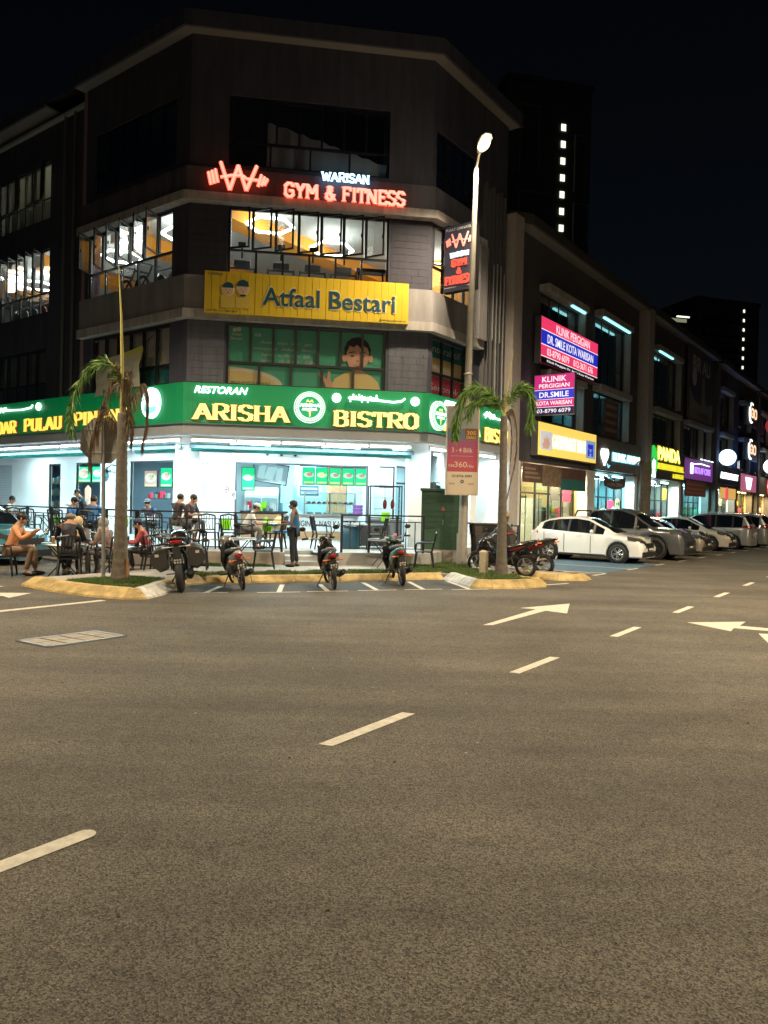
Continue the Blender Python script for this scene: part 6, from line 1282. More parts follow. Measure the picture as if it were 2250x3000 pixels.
for u, lb in ((2.3, 'left'), (2.75, 'middle'), (3.2, 'right')):
    t = thing('spotlight', lb+' one of the three small round spotlights over the bistro opening', 'spotlight', FC, (u, 2.6, 3.3), group='small round spotlights over the bistro opening'); MB().box(u-.1, u+.1, 2.72, 2.8, 3.22, 3.34).build('housing', 'offwhite', t); MB().disc((u, 3.28), .045, 2.7, 2.719, 12).build('lens', 'frame_black', t)
t = thing('picture', 'framed gold emblem picture on the wooden wall panel', 'picture', FC, (4.0, 7.4, 2.9)); MB().box(3.7, 4.05, 7.4, 7.44, 2.75, 3.35).build('frame', 'frame_black', t); MB().box(3.74, 4.01, 7.38, 7.395, 2.8, 3.3).build('picture_face', 'film_cream', t); m = MB(); m.ring((3.88, 7.37, 3.05), .08, .02, n=12, m=4); m.build('emblem', 'black', t)
t = thing('hanging_sign', 'white framed blue price sign hanging over the dark counter wall', 'sign', FC, (3.9, 6.0, 2.2)); MB().box(3.4, 4.25, 6.0, 6.03, 1.95, 2.45).build('frame', 'white', t); MB().box(3.48, 4.17, 5.98, 5.999, 2.02, 2.38).build('face', 'plate_blue', t)
for k in range(2): MB().box(3.52, 4.12, 5.97, 5.979, 2.08+k*.15, 2.16+k*.15).build('print_row', 'white', t)
m = MB(); m.tube([(3.8, 6.01, 2.45), (3.8, 6.01, 3.55)], .01, 4); m.build('cord', 'black', t)
t = thing('drinks_poster', 'orange drink picture standee in the narrow doorway', 'poster', FL, (-10.3, 3.4, 1.4)); m = MB(); m.xz([(-10.45, 1.45), (-10.15, 1.45), (-10.1, 2.1), (-10.3, 2.25), (-10.5, 2.1)], 3.38, 3.42); m.build('standee', glow('orange_drink', (1, .4, .08), .8), t); MB().box(-10.4, -10.2, 3.37, 3.379, 1.5, 1.7).build('label_print', 'white', t)
t = thing('storage_shelf', 'shelf with pink and red goods on the pale wall of the wide doorway', 'shelf', FL, (-7.9, 5.0, 1.8)); MB().box(-8.6, -7.2, 4.9, 5.3, 1.75, 1.8).build('board', 'frame_grey', t)
for k in range(8): MB().box(-8.5+k*.16, -8.38+k*.16, 4.95, 5.1, 1.802, 1.95+.06*(k % 3)).build('goods', ('red', 'lp_pink', 'plate_blue', 'offwhite')[k % 4], t)
t = thing('storage_rack', 'metal rack of packets in the tall narrow opening', 'rack', FL, (-11.7, 4.0, .5))
for k in range(4): MB().box(-13.3, -12.0, 3.4, 3.8, .8+k*.5, .83+k*.5).build('shelf', 'steel', t)
for k in range(16): MB().box(-13.2+(k % 4)*.3, -12.98+(k % 4)*.3, 3.42, 3.6, .831+(k//4)*.5, 1.05+(k//4)*.5+.05*(k % 2)).build('packet', ('film_cream', 'plate_blue', 'food', 'lime')[k % 4], t)
# ------------------------------------------------------------------ palms
def frond(mb, base, az, length, rise, droop, nleaf, lw, ll, hang=.3, m=0, rnd=random):
    pts = []; n = 14; x, z, ang = 0, 0, R(rise)
    for i in range(n+1):
        pts.append(Vector((base[0]+x*math.cos(az), base[1]+x*math.sin(az), base[2]+z)))
        x += math.cos(ang)*length/n; z += math.sin(ang)*length/n; ang -= R(droop)/n
    mb.m = m+1; mb.tube(pts, [.022*(1-i/(n+2)) for i in range(n+1)], 5); mb.m = m
    side = Vector((-math.sin(az), math.cos(az), 0))
    for k in range(nleaf):
        f = .08+.92*k/nleaf; i = min(n-1, int(f*n)); p = pts[i].lerp(pts[i+1], f*n-i); tg = (pts[i+1]-pts[i]).normalized()
        L_ = ll*(1-.55*abs(2*f-.9)**1.5)*rnd.uniform(.75, 1.1)
        for s in (-1, 1):
            up = side.cross(tg); d = (side*s*rnd.uniform(.45, 1)+tg*rnd.uniform(.3, .7)+up*rnd.uniform(-.35, .45)-Vector((0, 0, hang))*rnd.uniform(.6, 1.3)).normalized()
            q1 = p+d*L_*.55; q2 = p+d*L_-Vector((0, 0, hang*.35*L_)); w = tg*lw
            mb.add([p-w*.5, p+w*.5, q1+w, q1-w*.9, q2], [(0, 1, 2, 3), (3, 2, 4)])
def plume(mb, base, offs, n, ll, lw, hang, rnd, spread=1, yj=.0, m=0):
    pts = [Vector((base[0]+o[0], base[1]+(o[2] if len(o) > 2 else 0), base[2]+o[1])) for o in offs]; cr = []
    for i in range(len(pts)-1):
        p0, p1, p2, p3 = pts[max(i-1, 0)], pts[i], pts[i+1], pts[min(i+2, len(pts)-1)]
        for k in range(6): u = k/6; cr.append(.5*((2*p1)+(p2-p0)*u+(2*p0-5*p1+4*p2-p3)*u*u+(3*p1-p0-3*p2+p3)*u**3))
    cr.append(pts[-1]); N = len(cr)-1; mb.m = m+1; mb.tube(cr, [.02*(1-i/(N+3)) for i in range(N+1)], 5); mb.m = m
    for k in range(n):
        f = .12+.88*rnd.random(); i = min(N-1, int(f*N)); p = cr[i].lerp(cr[i+1], f*N-i); tg = (cr[i+1]-cr[i]).normalized(); L_ = ll*rnd.uniform(.6, 1.1)*(1-.4*abs(2*f-1.05)**3)
        rr = Vector((rnd.gauss(0, 1), rnd.gauss(0, 1), rnd.gauss(0, 1))); rr = (rr-tg*rr.dot(tg)).normalized()*spread
        d = (rr*rnd.uniform(.4, 1)+tg*rnd.uniform(.5, 1.1)-Vector((0, 0, hang*rnd.uniform(.5, 1.2)))).normalized(); w = d.cross(Vector((rnd.gauss(0, 1), rnd.gauss(0, 1), .3))).normalized()*lw
        q1 = p+d*L_*.5-Vector((0, 0, .02*hang)); q2 = p+d*L_-Vector((0, 0, hang*.3*L_)); mb.add([p-w*.3, p+w*.3, q1+w*.5, q1-w*.5, q2], [(0, 1, 2, 3), (3, 2, 4)])
def palm2(name, label, x, y, h, lean, r0, live, dead, seed):
    rnd = random.Random(seed); t = thing(name, label, 'palm tree', at=(x, y, .12)); m = MB(); pts = []; rs = []; K = int(h/.045)
    for i in range(K+1):
        f = i/K; pts.append((x+lean*f, y, .12+h*f)); rs.append((r0*(1.0+.5*(1-f)**10)*(1-.3*f))*(1+(.05 if i % 4 == 0 else 0)+rnd.uniform(-.015, .015)))
    m.tube(pts, rs, 14); m.build('trunk', 'trunk', t, smooth=True); top = (x+lean, y, .12+h)
    for o, n, ll, hg in live: mb = MB(); plume(mb, top, o, n, ll, .02, hg, rnd); mb.build('frond', ['frond_live', 'spear'], t)
    for o, n, ll, hg in dead: mb = MB(); plume(mb, top, o, n, ll, .012, hg, rnd, .55); mb.build('dead_frond', ['frond_dead', 'frond_dead'], t)
    return t
p1_ = palm2('palm_tree', 'ailing palm with brown hanging fronds and one tall bare spear, left of the motorcycles', -5.3, 14.98, 3.35, -.02, .135,
    [([(0, 0), (-.05, .7), (-.3, 1.02), (-.65, .95), (-.92, .55), (-1.05, .0), (-1.0, -.45)], 420, .3, .7)],
    [([(0, -.2), (.0, .6), (-.12, 1.0), (-.3, .5), (-.5, -.1), (-.62, -.6), (-.64, -1.0)], 520, .34, 1.6), ([(0, -.2), (.03, .55), (.1, .85), (.12, .3), (.1, -.3)], 380, .32, 2.5), ([(.02, -.2), (.2, .35), (.42, .6), (.5, .35), (.48, -.2), (.4, -.6)], 380, .3, 2.2),
     ([(0, -.4), (-.3, .1), (-.46, .05), (-.5, -.5)], 260, .3, 2), ([(0, -.5), (.15, .0), (.2, -.2), (.18, -.55)], 220, .25, 2)], 4)
m = MB(); m.tube([(-5.32, 14.98, 3.4), (-5.34, 14.98, 4.3), (-5.38, 14.98, 5.4), (-5.46, 15, 6.45)], [.05, .035, .022, .006], 6); m.build('spear_leaf', 'spear', p1_)
m = MB(); m.tube([(-5.14, 14.9, .12), (-5.14, 14.9, .55)], .03, 5); m.build('stake', 'wood', p1_)
p2_ = palm2('palm_tree', 'green palm with two bushy curling fronds over the right traffic island', 2.83, 17.67, 3.8, -.03, .115,
    [([(0, 0), (-.25, .45), (-.65, .68), (-.98, .45), (-1.12, -.1), (-1.15, -.5)], 620, .36, .6), ([(0, 0), (-.15, .3), (-.42, .42), (-.72, .3), (-.85, .0)], 420, .34, .5), ([(0, 0), (.14, .45), (.38, .7), (.6, .55), (.66, .1), (.62, -.25)], 560, .34, .6)],
    [([(0, 0), (.2, .15), (.32, -.4), (.28, -1.1), (.12, -1.9)], 260, .14, 2), ([(0, 0), (.12, .05), (.2, -.5), (.16, -1.3)], 160, .12, 2)], 9)
m = MB(); m.tube([(2.8, 17.67, 3.8), (2.86, 17.67, 4.6), (3.0, 17.7, 5.5)], [.035, .02, .005], 6); m.build('spear_leaf', 'spear', p2_)
t = thing('palm_tree', 'distant dark palm trunk between the parked cars and the durian stall', 'palm tree', at=(11.2, 31.9, .13)); m = MB(); m.tube([(11.2+.02*math.sin(i), 31.9, .13+i*.37) for i in range(11)], [.22+.02*(i % 2) for i in range(11)], 10); m.build('trunk', 'trunk', t)
mb = MB(); frond(mb, (11.2, 31.9, 3.8), R(200), 1.2, 30, 180, 24, .02, .3, 1, rnd=random.Random(2)); mb.build('dead_frond', ['frond_dead', 'frond_dead'], t)

for u, y, lb in ((2.0, 3.6, 'ceiling fan above the left side of the bistro opening'), (4.7, 3.5, 'ceiling fan above the food stall')):
    t = thing('ceiling_fan', lb, 'ceiling fan', FC, (u, y, 3.3)); m = MB(); m.tube([(u, y, 3.62), (u, y, 3.3)], .02, 6); m.build('rod', 'steel', t); m = MB(); m.cyl((u, y, 3.22), .1, .09, 14); m.build('motor', 'offwhite', t)
    for k in range(3): a = k*2.094+.4; m = MB(); m.cbox((u+.38*math.cos(a), y+.38*math.sin(a), 3.25), (.56, .12, .012), (a, 0, R(8))); m.build('blade', 'offwhite', t)
t = thing('bottle_shelf', 'wall shelf of bottles and tins on the dark marble wall', 'shelf', FC, (3.8, 7.3, 1.5))
for j in range(2):
    MB().box(3.25, 4.3, 7.2, 7.44, 1.25+j*.35, 1.28+j*.35).build('board', 'steel', t)
    for k in range(9): m = MB(); m.cyl((3.32+k*.11, 7.3, 1.281+j*.35), .035, .14+.03*((k*3+j) % 4), 8); m.build('bottle', ('food', 'lime', 'offwhite', 'red', 'plate_blue', 'amber')[(k*5+j) % 6], t)
t = thing('crate_stack', 'stack of red and blue crates against the bistro side wall', 'crate', FC, (6.6, 4.5, .45))
for k in range(4): m = MB(); m.box(6.3, 6.8, 5.2, 5.6, .46+k*.3, .74+k*.3); m.build('crate', ('red', 'blue_plastic')[k % 2], t, bevel=.01)
for u, lb in ((-7.6, 'wall fan above the left terrace tables'), (-3.2, 'wall fan beside the wide doorway')):
    t = thing('wall_fan', lb, 'wall fan', FL, (u, 2.6, 2.75)); m = MB()
    for rr in (.08, .15, .22): m.ring((u, 2.5, 2.75), rr, .006, n=20, m=4)
    m.build('cage', 'frame_grey', t); m = MB(); m.tube([(u, 2.8, 2.72), (u, 2.55, 2.75)], .03, 6); m.build('arm', 'offwhite', t)
    for k in range(3): a = k*2.094; m = MB(); m.cbox((u+.1*math.cos(a), 2.53, 2.75+.1*math.sin(a)), (.18, .01, .08), (0, -a, 0)); m.build('blade', 'plate_blue', t)
# ------------------------------------------------------------------ motorcycles (forward is +x)
mk('bike_black', (.012, .012, .014), .22, coat=.6); mk('bike_grey', (.035, .035, .038), .35, coat=.4); mk('bike_silver', (.4, .4, .4), .3, .5); mk('bike_red', (.22, .008, .012), .3, coat=.6); mk('bike_teal', (.02, .07, .07), .3, coat=.5); mk('pannier', (.035, .033, .03), .45)
mk('engine', (.1, .1, .1), .4, .6); mk('seat_vinyl', (.02, .02, .02), .5); mk('lens_clear', (.6, .6, .55), .1, coat=1); mk('gold_plate', (.6, .5, .25), .4)
def motorbike(label, loc, rz, lean=0, steer=0, wb=1.25, rw=.29, tw=.06, style='moped', body='bike_black', accent='bike_grey', seat_h=.76, panniers=False, group='motorcycles parked by the bistro'):
    t = thing('motorcycle', label, 'motorcycle', group=group); t.location = loc; t.rotation_euler = (R(lean), 0, R(rz)); t.rotation_mode = 'XYZ'
    hw = wb/2
    def wheel(x, T=None, w=tw):
        m = MB(); m.T = T; m.ring((x, 0, rw), rw-w*.75, w*.75, 'y', 28, 10, sy=.95); tyre = m.build('wheel', 'tyre', t, smooth=True)
        m = MB(); m.T = T; m.ring((x, 0, rw), rw-w*1.55, .015, 'y', 28, 6); m.tube([(x, -.06, rw), (x, .06, rw)], .04, 10)
        for k in range(5): a = k*1.2566; m.tube([(x, 0, rw), (x+(rw-w*1.6)*math.cos(a), 0, rw+(rw-w*1.6)*math.sin(a))], .014, 5)
        m.build('rim', 'engine' if style != 'sport' else 'steel', tyre)
        m = MB(); m.T = T; m.tube([(x, .05, rw), (x, .056, rw)], .1, 16); m.build('brake_disc', 'steel', tyre)
    wheel(-hw)
    rake = R(25); S_ = Matrix.Translation((hw-.12, 0, 0)) @ Matrix.Rotation(R(steer), 4, 'Z') @ Matrix.Translation((-(hw-.12), 0, 0))
    wheel(hw, S_, tw*.85)
    hx, hz = hw-.38, .93 if style != 'tour' else 1.0
    m = MB(); m.T = S_
    for s in (-1, 1): m.tube([(hw, s*.08, rw), (hw-.14, s*.08, rw+.36), (hx+.04, s*.075, hz-.08)], .024, 8)
    m.build('fork', 'steel' if style == 'tour' else 'bike_black', t)
    m = MB(); m.T = S_; vs = []
    for i in range(9):
        a = R(20+i*17); vs += [(hw+(rw+.03)*math.cos(a), -tw*.9, rw+(rw+.03)*math.sin(a)), (hw+(rw+.045)*math.cos(a), 0, rw+(rw+.045)*math.sin(a)), (hw+(rw+.03)*math.cos(a), tw*.9, rw+(rw+.03)*math.sin(a))]
    m.add(vs, [(i*3+j, i*3+j+1, i*3+j+4, i*3+j+3) for i in range(8) for j in range(2)]); m.build('front_mudguard', body, t, smooth=True)
    # handlebar, mirrors
    m = MB(); m.T = S_; bw = .36 if style != 'tour' else .43
    m.tube([(hx-.16, -bw, hz+.09), (hx-.02, -.2, hz+.1), (hx+.02, 0, hz+.04), (hx-.02, .2, hz+.1), (hx-.16, bw, hz+.09)], .014, 8); m.build('handlebar', 'steel', t)
    for s in (-1, 1):
        m = MB(); m.T = S_; m.tube([(hx-.16, s*bw, hz+.09), (hx-.08, s*(bw-.12), hz+.098)], .022, 8); m.build('grip', 'rubber', t)
        m = MB(); m.T = S_; m.tube([(hx-.08, s*(bw-.1), hz+.1), (hx, s*(bw-.02), hz+.26)], .009, 5); m.ball((hx-.01, s*(bw+.01), hz+.3), (.022, .075, .05), 12, 6); m.build('mirror', 'black', t, smooth=True)
        m = MB(); m.T = S_; m.tube([(hx-.1, s*(bw-.1), hz+.08), (hx+.02, s*(bw+.0), hz+.07)], .008, 5); m.build('brake_lever', 'steel', t)
    def loft(secs, name, m_, parent=t, smooth=True):     # secs: (x, z, halfwidth, halfheight)
        m = MB(); n = 14; vs = []
        for x, z, w, h in secs:
            for j in range(n): a = 2*math.pi*j/n; c, s = math.cos(a), math.sin(a); vs.append((x, w*math.copysign(abs(c)**.75, c), z+h*math.copysign(abs(s)**.75, s)))
        k = len(secs); m.add(vs, [(i*n+j, (i+1)*n+j, (i+1)*n+(j+1) % n, i*n+(j+1) % n) for i in range(k-1) for j in range(n)]+[tuple(range(n)), tuple(range(k*n-1, k*n-n-1, -1))])
        return m.build(name, m_, parent, smooth=smooth)
    sh = seat_h
    if style == 'tour':
        loft([(.0, sh+.02, .1, .06), (.12, sh+.12, .15, .12), (.3, sh+.16, .17, .14), (.42, sh+.1, .12, .1)], 'tank', body)
        loft([(-.75, sh+.17, .1, .03), (-.5, sh+.13, .16, .05), (-.25, sh+.03, .16, .05), (.0, sh+.02, .13, .05)], 'seat', 'seat_vinyl')
        loft([(-.95, sh+.1, .07, .035), (-.8, sh+.06, .14, .08), (-.55, sh+.0, .17, .11), (-.25, sh-.08, .16, .12), (.1, sh-.1, .14, .12)], 'tail_body', body)
        loft([(hx+.02, hz-.12, .1, .1), (hx+.14, hz-.04, .2, .2), (hx+.28, hz-.06, .19, .18), (hx+.42, hz-.14, .08, .08)], 'front_fairing', body)
        m = MB(); m.add([(hx+.1, -.17, hz+.1), (hx+.1, .17, hz+.1), (hx-.06, .13, hz+.38), (hx-.06, -.13, hz+.38), (hx+.22, 0, hz+.12), (hx+.02, 0, hz+.42)], [(0, 4, 5, 3), (4, 1, 2, 5)]); m.build('windscreen', G['dark'], t)
        lamp_x, lamp_z, lw = -.95, sh+.11, .13
    elif style == 'sport':
        loft([(-.0, sh-.1, .06, .04), (.1, sh-.12, .13, .1), (.32, sh-.02, .14, .12), (hx+.06, sh+.06, .12, .1)], 'tank', accent)
        loft([(-.86, sh+.19, .05, .02), (-.5, sh+.1, .12, .045), (-.2, sh+.02, .13, .05), (.08, sh-.0, .1, .04)], 'seat', 'seat_vinyl')
        loft([(-1.0, sh+.22, .03, .02), (-.75, sh+.12, .11, .09), (-.45, sh-.0, .14, .14), (-.1, sh-.1, .14, .16), (.15, sh-.24, .12, .14)], 'tail_body', body)
        loft([(hx-.02, hz-.24, .1, .14), (hx+.1, hz-.14, .16, .2), (hx+.25, hz-.16, .15, .18), (hx+.4, hz-.24, .07, .08)], 'front_fairing', body)
        loft([(-.3, .44, .1, .1), (.0, .42, .14, .18), (.25, .48, .16, .24), (.5, .58, .13, .18)], 'belly_fairing', body)
        loft([(-.5, .55, .12, .12), (-.2, .56, .15, .18), (.15, .6, .15, .16)], 'side_panel', accent)
        m = MB(); 
        for s in (-1, 1): m.xz([(-.72, sh+.07), (-.3, sh-.07), (-.28, sh-.03), (-.7, sh+.1)], s*.138-.002, s*.138+.002)
        m.build('decal', 'bike_red', t); lamp_x, lamp_z, lw = -1.0, sh+.22, .05
        m = MB(); m.add([(hx+.2, -.1, hz+.0), (hx+.2, .1, hz+.0), (hx+.02, .08, hz+.24), (hx+.02, -.08, hz+.24)], [(0, 1, 2, 3)]); m.build('windscreen', G['dark'], t)
    else:
        wd = .17 if style == 'scooter' else .12
        loft([(-.62, sh+.02, .09, .05), (-.4, sh+.02, .15, .055), (-.1, sh-.0, .15, .055), (.08, sh-.05, .1, .04)], 'seat', 'seat_vinyl')
        loft([(-.82, sh-.02, .05, .05), (-.7, sh-.06, wd*.75, .1), (-.45, sh-.16, wd, .15), (-.15, sh-.22, wd, .16), (.05, sh-.34, wd*.8, .14)], 'tail_body', body)
        loft([(.02, .4, .09, .1), (.2, .42, .1, .1), (.34, .6, .1, .18)], 'belly_fairing', body)
        m = MB(); w2 = .26 if style == 'scooter' else .2
        vs = []
        for x, z, w in ((hx+.16, .34, w2*.7), (hx+.1, .55, w2), (hx+.0, .8, w2*.9), (hx-.02, .95, w2*.45)):
            for y, dx in ((-1, -.1), (-.5, .0), (0, .06), (.5, .0), (1, -.1)): vs.append((x+dx, y*w, z))
        m.add(vs, [(i*5+j, i*5+j+1, (i+1)*5+j+1, (i+1)*5+j) for i in range(3) for j in range(4)]); ls = m.build('leg_shield', accent, t, smooth=True); s_ = ls.modifiers.new('s', 'SOLIDIFY'); s_.thickness = .03
        loft([(hx-.06, hz+.02, .08, .05), (hx+.04, hz+.05, .13, .08), (hx+.12, hz+.03, .08, .06)], 'headlamp_cowl', body)
        m = MB(); m.ring((-.68, 0, sh+.1), .09, .012, 'z', 14, 5, a0=R(60), a1=R(300)); m.build('grab_rail', 'bike_silver', t)
        lamp_x, lamp_z, lw = -.8, sh-.05, .08
    m = MB(); m.ball((lamp_x, 0, lamp_z), (.03, lw, .035 if style in ('tour', 'sport') else .05), 14, 8); m.build('tail_light', 'red_lens', t, smooth=True)
    for s in (-1, 1):
        m = MB(); zz = lamp_z-.09; m.tube([(lamp_x+.05, s*.05, zz), (lamp_x, s*(lw+.08), zz)], .01, 5); m.ball((lamp_x-.01, s*(lw+.1), zz), (.025, .035, .02), 10, 6); m.build('indicator', 'offwhite' if style == 'tour' else 'amber', t)
    # rear guard, plate
    px = -hw-.2 if style != 'sport' else -hw-.32
    m = MB(); m.add([(lamp_x+.06, -.07, lamp_z-.08), (lamp_x+.06, .07, lamp_z-.08), (px, .07, rw+.16), (px, -.07, rw+.16)], [(0, 1, 2, 3)]); m.build('rear_mudguard', 'black', t).modifiers.new('s', 'SOLIDIFY').thickness = .015
    T = Matrix.Translation((px+.02, 0, (rw+.22) if style != 'tour' else rw+.3)) @ Matrix.Rotation(R(-18), 4, 'Y')
    m = MB(); m.T = T; m.box(-.035, -.022, -.09, .09, -.06, .06); pl_ = m.build('number_plate', 'plate', t)
    m = MB(); m.T = T
    for r_ in range(2):
        for k in range(3): m.box(-.039, -.036, -.07+k*.05, -.035+k*.05, -.045+r_*.05, -.01+r_*.05)
    m.build('plate_characters', 'plate_text', pl_)
    if style == 'tour': m = MB(); m.T = T; m.box(-.04, -.022, -.06, .06, -.16, -.11); m.build('reflector', glow('amber_reflector', (1, .22, .03), 1.1), t)  # the reflector glows: its reflected light is put in as emission
    # frame, engine, swingarm, exhaust, stand, pegs
    m = MB(); m.tube([(hx+.02, 0, hz-.14), (.15, 0, .5), (-.1, 0, .35)], .03, 8); m.tube([(-.1, 0, .4), (-.45, 0, sh-.1)], .025, 6)
    for s in (-1, 1): m.tube([(-.08, s*.08, .34), (-hw, s*.08, rw)], .022, 6)
    m.build('frame', 'black', t)
    m = MB(); m.cbox((.12, 0, .38), (.34, .22, .24)); m.tube([(.1, -.13, .36), (.1, .13, .36)], .1, 14); m.tube([(.22, 0, .42), (.4, 0, .52)], .075, 10); m.build('engine', 'engine', t, bevel=.015)
    m = MB(); sd = -1
    m.tube([(.3, sd*.06, .4), (.2, sd*.12, .22), (-.2, sd*.14, .22), (-.3, sd*.15, .25)], .02, 6); m.build('exhaust_pipe', 'steel', t)
    er = .075 if style == 'tour' else .058
    m = MB(); m.tube([(-.28, sd*.16, .25), (-.36, sd*.165, .27), (-.74, sd*.2, .36), (-.78, sd*.2, .37)], [er*.6, er, er, er*.7], 14); m.build('silencer', 'black' if style != 'sport' else 'bike_grey', t, smooth='auto')
    for s in (-1, 1): m = MB(); m.tube([(-.3, s*.1, sh-.12), (-.36, s*.12, rw+.06)], .03, 8); m.build('shock_absorber', 'engine', t); m = MB(); m.tube([(.0, s*.1, .3), (.0, s*.3, .3)], .014, 6); m.build('footpeg', 'rubber', t)
    m = MB(); m.tube([(.02, .12, .28), (-.1, .3, .02)], .012, 6); m.build('side_stand', 'black', t)
    m = MB(); m.T = S_; m.ball((hx+(.18 if style != 'tour' else .38), 0, hz-(.02 if style in ('moped', 'scooter') else .12)), (.04, .09, .06), 12, 8); m.build('headlight', 'lens_clear', t, smooth=True)
    if panniers:
        for s in (-1, 1):
            m = MB(); secs = [(-.85, .16, .13), (-.72, .235, .21), (-.45, .25, .23), (-.25, .22, .2), (-.15, .14, .12)]; vs = []
            for x, hh, _ in secs:
                for (yy, zz) in ((0, -.9), (.55, -1.05), (1, -.55), (1.05, .1), (.9, .7), (.5, 1), (.05, .95)): vs.append((x, s*(.2+yy*.27), .66+zz*hh))
            fs = [(i*7+j, i*7+(j+1) % 7, (i+1)*7+(j+1) % 7, (i+1)*7+j) for i in range(4) for j in range(7)]+[tuple(range(7)), tuple(range(28, 35))]
            if s < 0: fs = [q[::-1] for q in fs]
            m.add(vs, fs); pn = m.build('pannier', 'pannier', t, smooth='auto', bevel=.02)
            m = MB(); m.T = Matrix.Translation((-.845, s*.37, .74)) @ Matrix.Rotation(R(-8), 4, 'Y'); m.box(-.008, .0, -.035, .035, -.03, .03); m.build('sticker', 'film_cream', pn)
            m = MB(); m.tube([(-.4, s*.14, .6), (-.4, s*.22, .62)], .014, 6); m.tube([(-.6, s*.12, .75), (-.6, s*.22, .75)], .014, 6); m.build('pannier_rack', 'steel', pn)
    t.rotation_euler = (R(lean), 0, R(rz))
    return t
motorbike('big black touring motorcycle with two side panniers, parked leftmost', (-3.95, 14.75, 0), 102, lean=-7, steer=-18, wb=1.45, rw=.32, tw=.105, style='tour', seat_h=.86, panniers=True)
motorbike('slim worn moped with a round red tail light, second from the left', (-2.98, 15.2, 0), 112, lean=-11, steer=-24, style='moped', body='bike_silver', accent='bike_grey', tw=.042)
motorbike('dark moped with a yellowish plate, third from the left near the standing man', (-1.1, 15.65, 0), 102, lean=-6, steer=-22, style='moped', body='bike_black', accent='bike_grey', tw=.045)
motorbike('bulky teal and black scooter beside the right traffic island', (.33, 16.65, 0), 100, lean=-6, steer=8, style='scooter', body='bike_teal', accent='bike_black', tw=.06, seat_h=.8)
motorbike('black and red sport moped in side view behind the right palm', (3.05, 18.95, 0), 147, lean=-8, steer=6, style='sport', body='bike_black', accent='bike_black', tw=.055, wb=1.3, seat_h=.74, group='motorcycles by the right palm')
motorbike('second black sport moped, its rear wheel showing to the right', (3.62, 19.55, 0), 150, lean=-8, steer=12, style='sport', body='bike_black', accent='bike_black', tw=.07, wb=1.3, seat_h=.76, group='motorcycles by the right palm')
hl = thing('helmet', 'olive full helmet resting on the mirror of the sport moped', 'helmet', at=(3.2, 19.7, 1.45)); m = MB(); m.ball((3.2, 19.7, 1.5), (.15, .13, .15), 16, 12); m.build('shell', mk('helmet_olive', (.22, .17, .08), .3, coat=.5), hl, smooth=True); m = MB(); m.T = Matrix.Translation((3.2, 19.7, 1.5)); m.ball((0, -.02, -.02), (.125, .125, .06), 14, 8); m.build('visor', 'black', hl, smooth=True); m = MB(); m.ring((3.2, 19.7, 1.38), .11, .015, 'z', 16, 5); m.build('trim', 'black', hl)
bgj = thing('jacket', 'black jacket with a red stripe draped over the sport moped handlebar', 'jacket', at=(3.15, 19.3, 1.0)); m = MB(); m.add([(2.75, 19.35, .98), (3.15, 19.2, 1.42), (3.5, 19.2, 1.0), (3.35, 19.1, .72), (2.95, 19.15, .7), (2.75, 19.65, .95), (3.15, 19.5, 1.4), (3.5, 19.55, 1.0), (3.35, 19.5, .72), (2.95, 19.6, .7)], [(0, 1, 2, 3, 4), (9, 8, 7, 6, 5), (0, 5, 6, 1), (1, 6, 7, 2), (2, 7, 8, 3), (3, 8, 9, 4), (4, 9, 5, 0)]); m.build('body', 'black', bgj, bevel=.05); m = MB(); m.add([(3.02, 19.135, 1.08), (3.36, 19.13, 1.15), (3.38, 19.13, 1.09), (3.05, 19.13, 1.03)], [(0, 3, 2, 1)]); m.build('stripe', 'bike_red', bgj)
t = thing('bag', 'blue cloth bag hanging between the palm and the sport moped', 'bag', at=(2.98, 18.55, .3)); m = MB(); m.ball((2.98, 18.5, .5), (.13, .12, .22), 12, 10); m.build('sack', mk('bag_blue', (.015, .03, .18), .7), t, smooth=True); m = MB(); m.ring((2.98, 18.5, .74), .06, .01, n=10, m=4); m.build('handle', 'bag_blue', t)
